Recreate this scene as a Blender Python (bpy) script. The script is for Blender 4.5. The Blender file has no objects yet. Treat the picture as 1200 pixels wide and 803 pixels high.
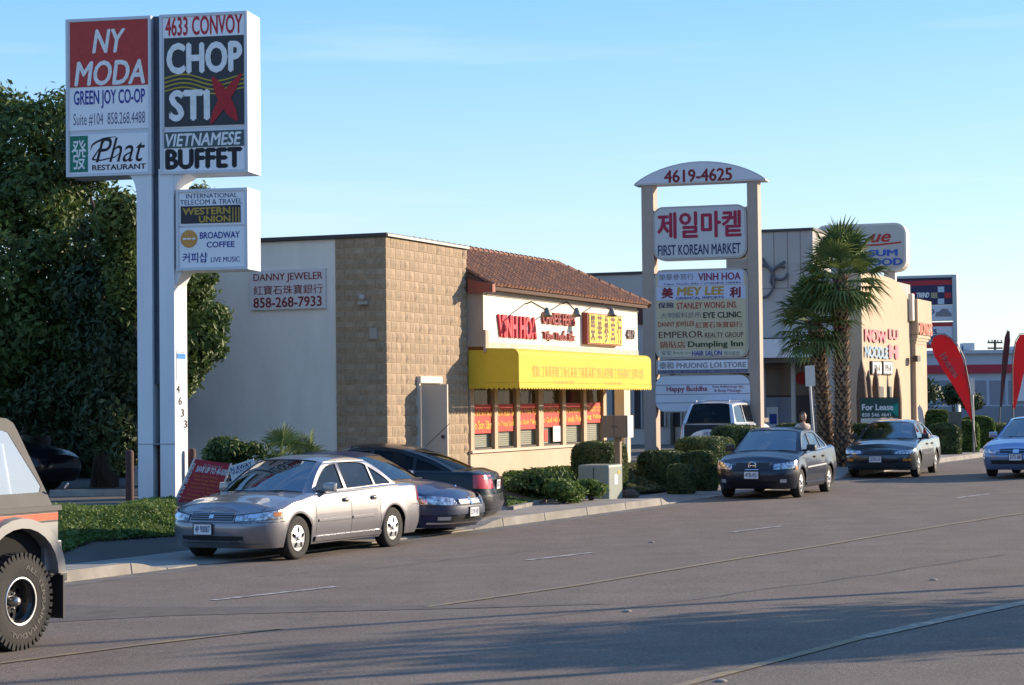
import bpy, bmesh, math, random
from mathutils import Vector, Matrix, noise as mnoise
from mathutils.geometry import tessellate_polygon
random.seed(7)
PI = math.pi; R = math.radians
scene = bpy.context.scene
col = scene.collection

# ------------------------------------------------------------------ camera, light, exposure
F = 2500.0                       # focal length in photograph pixels (1200 wide)
EYE = Vector((0, 0, 2.1))
PITCH = math.atan(73.0 / F)
CAM_ROT = Matrix.Rotation(PI/2 + PITCH, 3, 'X') @ Matrix.Rotation(-0.011, 3, 'Z')
cd = bpy.data.cameras.new('camera'); cam = bpy.data.objects.new('camera', cd); col.objects.link(cam)
cam.location = EYE; cam.rotation_euler = CAM_ROT.to_euler()
cd.sensor_width = 36; cd.lens = 36 * F / 1200; cd.clip_end = 5000; cd.clip_start = .1
scene.camera = cam
SUN_AZ = math.atan2(1.0, 2.2)    # angle of the sun from +X towards +Y
SUN_EL = R(17)
sd = bpy.data.lights.new('sun', 'SUN'); sd.energy = 3.9; sd.angle = R(.55); sd.color = (1, .83, .62)
sun = bpy.data.objects.new('sun', sd); col.objects.link(sun)
sv = Vector((math.cos(SUN_EL)*math.cos(SUN_AZ), math.cos(SUN_EL)*math.sin(SUN_AZ), math.sin(SUN_EL)))
sun.rotation_euler = sv.to_track_quat('Z', 'Y').to_euler(); sun.location = (30, 10, 30)
w = bpy.data.worlds.new('World'); scene.world = w; w.use_nodes = True
nt = w.node_tree; bg = nt.nodes['Background']
sky = nt.nodes.new('ShaderNodeTexSky'); sky.sky_type = 'NISHITA'; sky.sun_disc = False
sky.sun_elevation = SUN_EL; sky.sun_rotation = PI/2 - SUN_AZ
sky.air_density = 1.0; sky.dust_density = .6; sky.ozone_density = 2.2; sky.altitude = 100
# pale even blue of a clear late-afternoon sky laid over the physical sky, with faint cirrus streaks
tc = nt.nodes.new('ShaderNodeTexCoord'); sx_ = nt.nodes.new('ShaderNodeSeparateXYZ'); nt.links.new(tc.outputs['Generated'], sx_.inputs[0])
gr = nt.nodes.new('ShaderNodeValToRGB'); e = gr.color_ramp.elements
e[0].position = 0; e[0].color = (.52, .58, .61, 1); e[1].position = 1; e[1].color = (.06, .20, .55, 1)
for ps, cc in ((.035, (.48, .57, .64, 1)), (.085, (.345, .515, .69, 1)), (.14, (.225, .435, .73, 1)), (.20, (.125, .35, .73, 1)), (.45, (.12, .30, .62, 1))):
    q = gr.color_ramp.elements.new(ps); q.color = cc
nt.links.new(sx_.outputs['Z'], gr.inputs[0])
sc_ = nt.nodes.new('ShaderNodeMixRGB'); sc_.blend_type = 'MULTIPLY'; sc_.inputs['Fac'].default_value = 1; sc_.inputs['Color2'].default_value = (4.4, 4.4, 4.4, 1)
nt.links.new(gr.outputs[0], sc_.inputs['Color1'])
m0 = nt.nodes.new('ShaderNodeMixRGB'); m0.inputs['Fac'].default_value = .82; nt.links.new(sky.outputs[0], m0.inputs['Color1']); nt.links.new(sc_.outputs[0], m0.inputs['Color2'])
mp = nt.nodes.new('ShaderNodeMapping'); mp.inputs['Scale'].default_value = (1.3, 1.3, 16)
nz = nt.nodes.new('ShaderNodeTexNoise'); nz.inputs['Scale'].default_value = 3.2; nz.inputs['Detail'].default_value = 5
rp = nt.nodes.new('ShaderNodeValToRGB'); rp.color_ramp.elements[0].position = .54; rp.color_ramp.elements[1].position = .85
rp.color_ramp.elements[1].color = (.25, .25, .25, 1)
mx = nt.nodes.new('ShaderNodeMixRGB'); mx.inputs['Color2'].default_value = (3.3, 3.5, 3.7, 1)
nt.links.new(tc.outputs['Generated'], mp.inputs[0]); nt.links.new(mp.outputs[0], nz.inputs['Vector'])
nt.links.new(nz.outputs['Fac'], rp.inputs[0]); nt.links.new(rp.outputs[0], mx.inputs['Fac'])
nt.links.new(m0.outputs[0], mx.inputs['Color1']); nt.links.new(mx.outputs[0], bg.inputs['Color'])
bg.inputs['Strength'].default_value = .15
scene.view_settings.view_transform = 'Standard'; scene.view_settings.look = 'None'
scene.view_settings.exposure = 1.2; scene.view_settings.gamma = 1
scene.render.engine = 'CYCLES'
scene.cycles.max_bounces = 8; scene.cycles.transparent_max_bounces = 12

# ------------------------------------------------------------------ surveying helpers (photo pixel -> place in the world)
def ray(px, py):
    return CAM_ROT @ Vector(((px-600)/F, -(py-401.5)/F, -1))
def at(px, py, Y):
    d = ray(px, py); return EYE + d*(Y/d.y)
def onplane(px, py, o, a):
    """u along the wall direction and height z where the sight line meets the vertical plane through o with heading a"""
    d = ray(px, py); n = Vector((math.sin(a), -math.cos(a), 0))
    t = (Vector((o[0], o[1], 0)) - Vector((EYE.x, EYE.y, 0))).dot(n) / d.dot(n)
    p = EYE + d*t
    return (p.x-o[0])*math.cos(a) + (p.y-o[1])*math.sin(a), p.z
def sm(a, b, x):
    t = min(1, max(0, (x-a)/(b-a))); return t*t*(3-2*t)
CURB = [(-22, -12), (-17.5, 0), (-11.2, 14), (-4.95, 27.06), (-.35, 35.9), (3.3, 43), (7.6, 52), (12.2, 62.5), (14.9, 68), (21, 82), (36, 118), (70, 200), (230, 600)]
def curbx(y):
    P = CURB
    for i in range(len(P)-1):
        if y <= P[i+1][1] or i == len(P)-2:
            y0, y1 = P[i][1], P[i+1][1]; t = (y-y0)/(y1-y0)
            m0 = (P[i+1][0]-P[max(i-1, 0)][0])/(P[i+1][1]-P[max(i-1, 0)][1]); k = min(i+2, len(P)-1)
            m1 = (P[k][0]-P[i][0])/(P[k][1]-P[i][1]); h = y1-y0
            if t < 0 or t > 1: return P[i][0]+(P[i+1][0]-P[i][0])*t
            return (2*t**3-3*t*t+1)*P[i][0]+(t**3-2*t*t+t)*h*m0+(-2*t**3+3*t*t)*P[i+1][0]+(t**3-t*t)*h*m1
def cd_(x, y):            # signed distance to the kerb: + on the road
    s = (curbx(y+.5)-curbx(y-.5)); return (x-curbx(y))/math.sqrt(1+s*s)
def rise(y): return .0070*max(0, min(y, 140)-30)
def drive_a(y):            # 1 where the kerb is dropped for a driveway
    return max(sm(27.2, 27.9, y)*(1-sm(35.3, 36.2, y)), sm(42.2, 42.6, y)*(1-sm(53, 54, y)))
def road_z(x, y): return rise(y) + .10*sm(0, 9, cd_(x, y))
def gz(x, y):
    d = cd_(x, y)
    if d >= 0: return road_z(x, y)
    k = drive_a(y); walk = .14*(1-k)+.03*k
    q = 1-sm(-3.4, -1.7, d)
    return rise(y)*(1-.7*q) + walk + (.56-walk)*q
def ground(px, py):
    d = ray(px, py); z = 0
    for i in range(30):
        t = (z-EYE.z)/d.z; p = EYE+d*t; z = z*.4+.6*gz(p.x, p.y)
    return Vector((p.x, p.y, gz(p.x, p.y)))

# ------------------------------------------------------------------ object helpers
def tag(o, label=None, cat=None, group=None, kind=None):
    if label: o['label'] = label
    if cat: o['category'] = cat
    if group: o['group'] = group
    if kind: o['kind'] = kind
    return o
def empty(name, loc, rz=0, label=None, cat=None, group=None, parent=None):
    o = bpy.data.objects.new(name, None); col.objects.link(o); o.location = loc; o.rotation_euler = (0, 0, rz)
    o.empty_display_size = .3
    if parent: o.parent = parent
    return tag(o, label, cat, group)
def copy_tree(o, parent=None):
    c = o.copy(); col.objects.link(c)
    if parent: c.parent = parent
    for ch in [q for q in bpy.data.objects if q.parent == o]: copy_tree(ch, c)
    return c

class MB:
    def __init__(s): s.v = []; s.f = []; s.m = []
    def face(s, pts, m=0):
        n = len(s.v); s.v += [tuple(p) for p in pts]; s.f.append(tuple(range(n, n+len(pts)))); s.m.append(m)
    def raw(s, vs, fs, m=0):
        n = len(s.v); s.v += [tuple(p) for p in vs]; s.f += [tuple(i+n for i in f) for f in fs]; s.m += [m]*len(fs); return s
    def box(s, x0, x1, y0, y1, z0, z1, m=0, rot=0, at=None):
        vs = [(x, y, z) for z in (z0, z1) for x, y in ((x0, y0), (x1, y0), (x1, y1), (x0, y1))]
        if rot or at:
            c, sn = math.cos(rot), math.sin(rot); ax, ay, az = at or (0, 0, 0)
            vs = [(x*c-y*sn+ax, x*sn+y*c+ay, z+az) for x, y, z in vs]
        return s.raw(vs, [(3, 2, 1, 0), (4, 5, 6, 7), (0, 1, 5, 4), (1, 2, 6, 5), (2, 3, 7, 6), (3, 0, 4, 7)], m)
    def prism(s, poly, y0, y1, m=0, ax='y'):
        """2D polygon (a,b) extruded; ax='y': a->x b->z; ax='z': a->x b->y ; ax='x': a->y b->z"""
        def P(a, b, c): return (a, c, b) if ax == 'y' else ((a, b, c) if ax == 'z' else (c, a, b))
        n = len(poly); vs = [P(a, b, y0) for a, b in poly]+[P(a, b, y1) for a, b in poly]
        fs = [tuple(range(n)), tuple(range(2*n-1, n-1, -1))]+[(i, i+n, (i+1) % n+n, (i+1) % n) for i in range(n)]
        return s.raw(vs, fs, m)
    def tube(s, pts, r, n=8, m=0, r1=None, cap=True):
        pts = [Vector(p) for p in pts]; rings = []; L = len(pts); up = None
        for i, p in enumerate(pts):
            t = (pts[min(i+1, L-1)]-pts[max(i-1, 0)])
            if t.length < 1e-9: t = Vector((0, 0, 1))
            t.normalize()
            if up is None: up = t.orthogonal().normalized()
            a = (up-t*up.dot(t)).normalized(); up = a; b = t.cross(a)
            rr = r[i] if isinstance(r, (list, tuple)) else (r if r1 is None else r+(r1-r)*i/(L-1))
            rings.append([p+(a*math.cos(2*PI*k/n)+b*math.sin(2*PI*k/n))*rr for k in range(n)])
        vs = [q for g in rings for q in g]; fs = []
        for i in range(L-1):
            for k in range(n): fs.append((i*n+k, i*n+(k+1) % n, (i+1)*n+(k+1) % n, (i+1)*n+k))
        if cap: fs += [tuple(range(n-1, -1, -1)), tuple((L-1)*n+k for k in range(n))]
        return s.raw(vs, fs, m)
    def lathe(s, prof, c=(0, 0, 0), n=24, ax='z', m=0):
        """prof: (r, h) pairs round an axis"""
        vs = []
        for r, h in prof:
            for k in range(n):
                a = 2*PI*k/n; u, v = r*math.cos(a), r*math.sin(a)
                vs.append({'z': (u, v, h), 'y': (u, h, v), 'x': (h, u, v)}[ax])
        vs = [(x+c[0], y+c[1], z+c[2]) for x, y, z in vs]
        fs = [(i*n+k, i*n+(k+1) % n, (i+1)*n+(k+1) % n, (i+1)*n+k) for i in range(len(prof)-1) for k in range(n)]
        return s.raw(vs, fs, m)
    def tess(s, outer, holes, fn, m=0):
        polys = [[Vector((a, b, 0)) for a, b in outer]]+[[Vector((a, b, 0)) for a, b in h] for h in holes]
        flat = [p for q in polys for p in q]
        tr = tessellate_polygon(polys)
        return s.raw([fn(p.x, p.y) for p in flat], [tuple(t) for t in tr], m)
    def build(s, name, mats, parent=None, smooth=False, sharp=None, loc=None, bevel=0, **kw):
        used = sorted({i for f in s.f for i in f})
        if len(used) < len(s.v):
            ix = {o: n for n, o in enumerate(used)}; s.v = [s.v[i] for i in used]; s.f = [tuple(ix[i] for i in f) for f in s.f]
        me = bpy.data.meshes.new(name); me.from_pydata(s.v, [], s.f)
        if not isinstance(mats, (list, tuple)): mats = [mats]
        for q in mats: me.materials.append(q)
        me.polygons.foreach_set('material_index', s.m)
        if kw.pop('merge', False) or sharp is not None or bevel:
            bm = bmesh.new(); bm.from_mesh(me); bmesh.ops.remove_doubles(bm, verts=bm.verts, dist=.0004)
            bmesh.ops.dissolve_degenerate(bm, edges=bm.edges, dist=.0002)
            if kw.pop('normals', True): bmesh.ops.recalc_face_normals(bm, faces=bm.faces)
            if bevel:
                es = [e for e in bm.edges if len(e.link_faces) == 2 and e.calc_face_angle(0) > R(35)]
                bmesh.ops.bevel(bm, geom=es, offset=bevel, segments=2, affect='EDGES', profile=.6)
            bm.to_mesh(me); bm.free()
        if smooth or sharp is not None:
            me.polygons.foreach_set('use_smooth', [True]*len(me.polygons))
            if sharp is not None: me.set_sharp_from_angle(angle=R(sharp))
        me.update()
        o = bpy.data.objects.new(name, me); col.objects.link(o)
        if parent: o.parent = parent
        if loc is not None: o.location = loc
        return tag(o, **kw)
def inst(o, loc, rz=0, parent=None, **kw):
    c = o.copy(); col.objects.link(c); c.location = loc; c.rotation_euler = (0, 0, rz)
    if parent: c.parent = parent
    return tag(c, **kw)
def rrect(x0, z0, x1, z1, r, n=5):
    pts = []
    for cx, cz, a0 in ((x1-r, z0+r, -90), (x1-r, z1-r, 0), (x0+r, z1-r, 90), (x0+r, z0+r, 180)):
        for k in range(n+1):
            a = R(a0+90*k/n); pts.append((cx+r*math.cos(a), cz+r*math.sin(a)))
    return pts

# ------------------------------------------------------------------ materials
MATS = {}
def mat(name, c=(.5, .5, .5), rough=.6, metal=0, var=0, scale=4, bump=0, bscale=60, c2=None, coat=0, spec=.5, rnd=0, trans=0, stretch=None, detail=4, lo=.35, hi=.65):
    if name in MATS: return MATS[name]
    m = bpy.data.materials.new(name); m.use_nodes = True; n = m.node_tree; b = n.nodes['Principled BSDF']; L = n.links.new
    b.inputs['Roughness'].default_value = rough; b.inputs['Metallic'].default_value = metal
    b.inputs['Coat Weight'].default_value = coat; b.inputs['Coat Roughness'].default_value = .03; b.inputs['Specular IOR Level'].default_value = spec
    base = (*c, 1); b.inputs['Base Color'].default_value = base; out = None
    tc = n.nodes.new('ShaderNodeTexCoord')
    vec = tc.outputs['Object']
    if stretch:
        mp = n.nodes.new('ShaderNodeMapping'); mp.inputs['Scale'].default_value = stretch; L(vec, mp.inputs[0]); vec = mp.outputs[0]
    if c2 is not None or var:
        if c2 is None: c2 = tuple(max(0, q*(1-var)) for q in c)
        nz = n.nodes.new('ShaderNodeTexNoise'); nz.inputs['Scale'].default_value = scale; nz.inputs['Detail'].default_value = detail; nz.inputs['Roughness'].default_value = .62
        L(vec, nz.inputs['Vector'])
        mr = n.nodes.new('ShaderNodeMapRange'); mr.inputs[1].default_value = lo; mr.inputs[2].default_value = hi; L(nz.outputs['Fac'], mr.inputs[0])
        mx = n.nodes.new('ShaderNodeMixRGB'); mx.inputs['Color1'].default_value = base; mx.inputs['Color2'].default_value = (*c2, 1)
        L(mr.outputs[0], mx.inputs['Fac']); out = mx.outputs[0]
    if rnd:
        oi = n.nodes.new('ShaderNodeObjectInfo'); hs = n.nodes.new('ShaderNodeHueSaturation')
        mr = n.nodes.new('ShaderNodeMapRange'); mr.inputs[3].default_value = 1-rnd; mr.inputs[4].default_value = 1+rnd
        L(oi.outputs['Random'], mr.inputs[0]); L(mr.outputs[0], hs.inputs['Value'])
        if out: L(out, hs.inputs['Color'])
        else: hs.inputs['Color'].default_value = base
        out = hs.outputs[0]
    if out: L(out, b.inputs['Base Color'])
    if bump:
        nz = n.nodes.new('ShaderNodeTexNoise'); nz.inputs['Scale'].default_value = bscale; nz.inputs['Detail'].default_value = 6; L(vec, nz.inputs['Vector'])
        bp = n.nodes.new('ShaderNodeBump'); bp.inputs['Strength'].default_value = bump; bp.inputs['Distance'].default_value = .02
        L(nz.outputs['Fac'], bp.inputs['Height']); L(bp.outputs[0], b.inputs['Normal'])
    if trans:
        tr = n.nodes.new('ShaderNodeBsdfTranslucent'); ms = n.nodes.new('ShaderNodeMixShader'); ms.inputs[0].default_value = trans
        if out: L(out, tr.inputs[0])
        else: tr.inputs[0].default_value = base
        o = n.nodes['Material Output']; L(b.outputs[0], ms.inputs[1]); L(tr.outputs[0], ms.inputs[2]); L(ms.outputs[0], o.inputs['Surface'])
    MATS[name] = m; return m
def glass(name, tint=(.35, .4, .38), refl=1.0):
    if name in MATS: return MATS[name]
    m = bpy.data.materials.new(name); m.use_nodes = True; n = m.node_tree; L = n.links.new
    n.nodes.remove(n.nodes['Principled BSDF']); o = n.nodes['Material Output']
    t = n.nodes.new('ShaderNodeBsdfTransparent'); t.inputs[0].default_value = (*tint, 1)
    g = n.nodes.new('ShaderNodeBsdfGlossy'); g.inputs['Roughness'].default_value = .02
    fr = n.nodes.new('ShaderNodeFresnel'); fr.inputs[0].default_value = 1.5
    mu = n.nodes.new('ShaderNodeMath'); mu.operation = 'MULTIPLY'; mu.inputs[1].default_value = refl; mu.use_clamp = True
    ms = n.nodes.new('ShaderNodeMixShader')
    L(fr.outputs[0], mu.inputs[0]); L(mu.outputs[0], ms.inputs[0]); L(t.outputs[0], ms.inputs[1]); L(g.outputs[0], ms.inputs[2]); L(ms.outputs[0], o.inputs['Surface'])
    MATS[name] = m; return m
def paint(name, c, metal=.35, rough=.38):
    return mat(name, c, rough, metal, coat=1, var=.12, scale=1.5, spec=.5)
def ink(name, c): return mat('ink_'+name, c, .55, spec=.3, var=.15, scale=9)
RED = ink('red', (.42, .03, .03)); BLUE = ink('blue', (.035, .05, .28)); BLACK = ink('black', (.015, .015, .02)); WHITE = ink('white', (.8, .8, .8))
YEL = ink('yellow', (.75, .45, .04)); NAVY = ink('navy', (.02, .03, .12)); PINK = ink('pink', (.75, .16, .2)); GREEN = ink('green', (.02, .19, .13)); GREY = ink('grey', (.2, .2, .2)); ORANGE = ink('orange', (.75, .25, .06))

# ------------------------------------------------------------------ lettering
def text(s, parent, box, y, m, bold=0, shear=0, name='lettering', res=3, curve=None):
    """flat letters filling box (x0, z0, x1, z1) in the parent's local x-z plane at depth y, facing -y"""
    c = bpy.data.curves.new('t', 'FONT'); c.body = s; c.resolution_u = res;  c.align_x = 'CENTER'
    if '\n' in s: c.space_line = .95
    o = bpy.data.objects.new('t', c); col.objects.link(o)
    if any(ord(ch) > 0x2000 for ch in s): c.resolution_u = 2
    dg = bpy.context.evaluated_depsgraph_get(); me = bpy.data.meshes.new_from_object(o.evaluated_get(dg))
    bpy.data.objects.remove(o); bpy.data.curves.remove(c); lay = {}
    if bold > .004:          # heavier strokes: the same outlines laid over one another, each a hair in front of the last
        V0 = [tuple(v.co) for v in me.vertices]; F0 = [tuple(p.vertices) for p in me.polygons]; V = []; Fa = []; b2 = bold*.95
        sh = ((0, 0), (-b2, 0), (b2, 0), (0, b2*.7), (0, -b2*.7)) if bold > .015 else ((-b2, 0), (b2, 0))
        for i, (dx, dy) in enumerate(sh):
            n0 = len(V); V += [(a+dx, b_+dy, 0) for a, b_, _ in V0]; Fa += [tuple(k+n0 for k in f) for f in F0]
            for k in range(n0, len(V)): lay[k] = i
        bpy.data.meshes.remove(me); me = bpy.data.meshes.new('t'); me.from_pydata(V, [], Fa)
    xs = [v.co.x+shear*v.co.y for v in me.vertices]; ys = [v.co.y for v in me.vertices]
    if not xs: return None
    a0, a1, b0, b1 = min(xs), max(xs), min(ys), max(ys); x0, z0, x1, z1 = box
    for v, xx in zip(me.vertices, xs):
        u = (xx-a0)/(a1-a0); t = (v.co.y-b0)/(b1-b0); zz = z0+(z1-z0)*t
        if curve: zz += curve*4*u*(1-u)
        v.co = (x0+(x1-x0)*u, y-.0004*lay.get(v.index, 0), zz)
    me.materials.clear(); me.materials.append(m); me.name = name
    t = bpy.data.objects.new(name, me); col.objects.link(t); t.parent = parent
    return t
# ================================================================== THE SETTING
ASPH = mat('asphalt', (.205, .165, .135), .95, var=.16, scale=1.1, bump=.5, bscale=90, detail=8, spec=.12)
LOT = mat('lot_asphalt', (.12, .105, .09), .95, var=.35, scale=.8, bump=.4, bscale=70, detail=8)
CONC = mat('concrete', (.30, .27, .235), .85, var=.35, scale=2.2, bump=.3, bscale=50, rnd=.10, detail=8)
SOIL = mat('soil', (.09, .065, .045), 1, var=.5, scale=8, bump=.6)
def asphalt_detail():
    m = ASPH; n = m.node_tree; L = n.links.new; b = n.nodes['Principled BSDF']; src = b.inputs['Base Color'].links[0].from_socket
    g = n.nodes.new('ShaderNodeTexCoord')
    # fine aggregate speckle
    v = n.nodes.new('ShaderNodeTexNoise'); v.inputs['Scale'].default_value = 38; v.inputs['Detail'].default_value = 3; L(g.outputs['Object'], v.inputs['Vector'])
    r = n.nodes.new('ShaderNodeMapRange'); r.inputs[1].default_value = .3; r.inputs[2].default_value = .7; r.inputs[3].default_value = .70; r.inputs[4].default_value = 1.30; L(v.outputs['Fac'], r.inputs[0])
    # long wear streaks along the lanes
    mp = n.nodes.new('ShaderNodeMapping'); mp.inputs['Rotation'].default_value = (0, 0, R(26)); mp.inputs['Scale'].default_value = (.9, .035, 1); L(g.outputs['Object'], mp.inputs[0])
    w_ = n.nodes.new('ShaderNodeTexNoise'); w_.inputs['Scale'].default_value = 1.0; w_.inputs['Detail'].default_value = 5; L(mp.outputs[0], w_.inputs['Vector'])
    r2 = n.nodes.new('ShaderNodeMapRange'); r2.inputs[1].default_value = .3; r2.inputs[2].default_value = .7; r2.inputs[3].default_value = .93; r2.inputs[4].default_value = 1.06; L(w_.outputs['Fac'], r2.inputs[0])
    mu = n.nodes.new('ShaderNodeMath'); mu.operation = 'MULTIPLY'; L(r.outputs[0], mu.inputs[0]); L(r2.outputs[0], mu.inputs[1])
    hs = n.nodes.new('ShaderNodeHueSaturation'); L(src, hs.inputs['Color']); L(mu.outputs[0], hs.inputs['Value']); L(hs.outputs[0], b.inputs['Base Color'])
asphalt_detail()
def strip_sheet(name, d0, d1, ys, nd, zf, m, parent=None, **kw):
    mb = MB(); vs = []; fs = []
    for y in ys:
        s = curbx(y+.5)-curbx(y-.5); k = math.sqrt(1+s*s)
        for j in range(nd+1):
            d = d0+(d1-d0)*j/nd; x = curbx(y)+d*k; vs.append((x, y, zf(x, y)))
    n = nd+1
    for i in range(len(ys)-1):
        for j in range(nd): fs.append((i*n+j, i*n+j+1, (i+1)*n+j+1, (i+1)*n+j))
    mb.raw(vs, fs); return mb.build(name, m, parent, smooth=True, **kw)
def frange(a, b, s):
    o = []; x = a
    while x < b-1e-6: o.append(x); x += s
    return o+[b]
YS = frange(-12, 60, 1)+frange(62, 110, 4)+frange(120, 300, 20)+[400, 600]
strip_sheet('road', 0, 45, YS, 30, road_z, ASPH, kind='structure')
# the ground behind the kerb: lot asphalt out to the horizon (a few cm lower under the paving)
mbg = MB(); D = [0, -.02, -.3, -1.2, -1.7, -2.1, -2.6, -3.0, -3.4, -4.5, -7, -11, -20, -40, -90, -200, -500, -1000]
YG = frange(-12, 26, 2)+frange(26.5, 56, .5)+frange(57, 110, 3)+frange(120, 300, 20)+[400, 600]
vs = []; fs = []
for y in YG:
    s = curbx(y+.5)-curbx(y-.5); k = math.sqrt(1+s*s)
    for d in D:
        x = curbx(y)+d*k; z = gz(x, y)-(.05 if d > -1.71 else 0); vs.append((x, y, z if d < -.01 else rise(y)-.2))
n = len(D)
for i in range(len(YG)-1):
    for j in range(n-1): fs.append((i*n+j+1, i*n+j, (i+1)*n+j, (i+1)*n+j+1))
mbg.raw(vs, fs); mbg.build('ground', LOT, smooth=True, kind='structure')

sw = empty('sidewalk', (0, 0, 0)); sw['kind'] = 'structure'
cb = empty('curb', (0, 0, 0)); cb['kind'] = 'structure'
def para(y0, y1, d0, d1, top0, top1, thick, name, m, parent, gap=.012, n=1, slope=0):
    """a piece of paving following the kerb line from y0 to y1, d0 (road side) to d1"""
    mb = MB(); y0 += gap; y1 -= gap; rows = []
    for i in range(n+1):
        y = y0+(y1-y0)*i/n; s = curbx(y+.5)-curbx(y-.5); k = math.sqrt(1+s*s); r = []
        for d, tp in ((d0, top0), (d1, top1)):
            x = curbx(y)+d*k; r.append((x, y, rise(y)+(tp(y) if callable(tp) else tp)))
        rows.append(r)
    for i in range(n):
        a, b = rows[i]; c, e = rows[i+1]
        lo = lambda p: (p[0], p[1], p[2]-thick)
        a2 = (a[0]+slope, a[1], a[2]-thick); c2 = (c[0]+slope, c[1], c[2]-thick)
        mb.face([a, c, e, b]); mb.face([a2, a, b, lo(b)]) if i == 0 else None
        mb.face([c, c2, lo(e), e]) if i == n-1 else None
        mb.face([a2, c2, c, a]); mb.face([b, e, lo(e), lo(b)])
    return mb.build(name, m, parent)
def topz(y): return .142*(1-drive_a(y))+.022*drive_a(y)
rc = random.Random(3)
ys = frange(16, 27.2, 2.8)+[27.9, 29.8, 31.7, 33.6, 35.3, 36.2]+frange(37.6, 42.2, 1.53)+[42.6, 44.7, 47, 49.3, 51.6, 53, 54]+frange(57, 81, 3)
for a, b in zip(ys, ys[1:]):
    if b-a < .05: continue
    para(a, b, .0, -.17, topz, lambda y: topz(y)+.004, .16, 'curb_segment', CONC, cb, n=3 if b-a < 1 else 2, slope=.02)
for a, b in zip(frange(16, 82, 1.5), frange(16, 82, 1.5)[1:]):
    f = lambda y: topz(y)+.003+rc.uniform(-.001, .001)
    para(a, b, -.18, -1.68, f, f, .05, 'slab', CONC, sw, n=3 if 25 < a < 37 or 41 < a < 55 else 1)
strip_sheet('gutter', .0, .42, [q for q in YS if 10 <= q <= 110], 1, lambda x, y: road_z(x, y)+.004, mat('gutter_concrete', (.17, .15, .13), .9, var=.5, scale=3, bump=.3, detail=8), kind='structure')

def marking(name, pts, wd, m, **kw):
    P = [ground(*p) for p in pts]; mb = MB(); Q = []
    for i in range(len(P)-1):
        k = max(1, int((P[i+1]-P[i]).length/1.5))
        for j in range(k): Q.append(P[i].lerp(P[i+1], j/k))
    Q.append(P[-1])
    for i in range(len(Q)-1):
        t = (Q[i+1]-Q[i]); t.z = 0; t.normalize(); nn = Vector((-t.y, t.x, 0))*wd/2
        f = lambda p: (p.x, p.y, road_z(p.x, p.y)+.008)
        mb.face([f(Q[i]-nn), f(Q[i+1]-nn), f(Q[i+1]+nn), f(Q[i]+nn)])
    return mb.build(name, m, **kw)
def worn(name, c, amt):
    return mat(name, c, .8, c2=(.16, .13, .11), scale=9, lo=amt-.12, hi=amt+.12, detail=8)
YP = worn('worn_yellow_paint', (.28, .20, .09), .50); WP = worn('worn_white_paint', (.5, .48, .45), .50); YP2 = worn('pale_yellow_paint', (.36, .31, .22), .5)
marking('yellow_line', [(-60, 786), (0, 778), (160, 757), (330, 737)], .10, YP, kind='structure')
marking('yellow_line', [(500, 712), (680, 686), (860, 656), (1020, 630), (1170, 606), (1300, 588)], .10, YP, kind='structure')
marking('yellow_line', [(790, 806), (950, 764), (1010, 748)], .11, YP, kind='structure')
marking('pale_line', [(1010, 748), (1110, 726), (1215, 704), (1400, 668)], .16, YP2, kind='structure')
for pts in ([(250, 704), (395, 688)], [(618, 657), (695, 648)], [(858, 624), (915, 617)], [(1120, 584), (1160, 579)]):
    marking('lane_dash', pts, .10, WP, kind='structure')
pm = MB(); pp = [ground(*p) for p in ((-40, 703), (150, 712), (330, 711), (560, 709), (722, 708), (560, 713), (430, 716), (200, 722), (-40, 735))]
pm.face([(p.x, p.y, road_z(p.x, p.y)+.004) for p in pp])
pm.build('asphalt_patch', mat('dark_patch', (.135, .105, .088), .9, var=.35, scale=3, bump=.4, bscale=80, detail=8), kind='structure')  # long dark wedge on the road surface, tapering to the right
DOT = mat('road_dot', (.26, .23, .19), .8)
for px, py, lb in ((764, 636, 'pale road marker dot farthest up the road, in the middle lane'), (1094, 680, 'pale road marker dot near the right edge of the road'), (735, 717, 'pale road marker dot in the middle of the asphalt, right of the dark patch'), (845, 799, 'nearest pale road marker dot at the very bottom by the yellow line')):
    g = ground(px, py); mb = MB(); mb.lathe([(.045, 0), (.04, .008), (.025, .013), (0, .014)], n=12)
    mb.build('road_marker', DOT, loc=(g.x, g.y, g.z+.004), smooth=True, label=lb, cat='road marker', group='raised marker dots on the road')

TAR = mat('crack_tar', (.035, .03, .028), .6)
rk = random.Random(17)
for pts in ([(300, 676), (430, 668), (560, 652), (700, 640)], [(430, 735), (620, 726), (820, 702), (1010, 676), (1180, 650)]):
    Q = []
    for (a, b), (c, d) in zip(pts, pts[1:]):
        for k in range(8): Q.append((a+(c-a)*k/8+rk.uniform(-3, 3), b+(d-b)*k/8+rk.uniform(-.7, .7)))
    marking('tar_crack', Q+[pts[-1]], .018, TAR, kind='structure')
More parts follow.
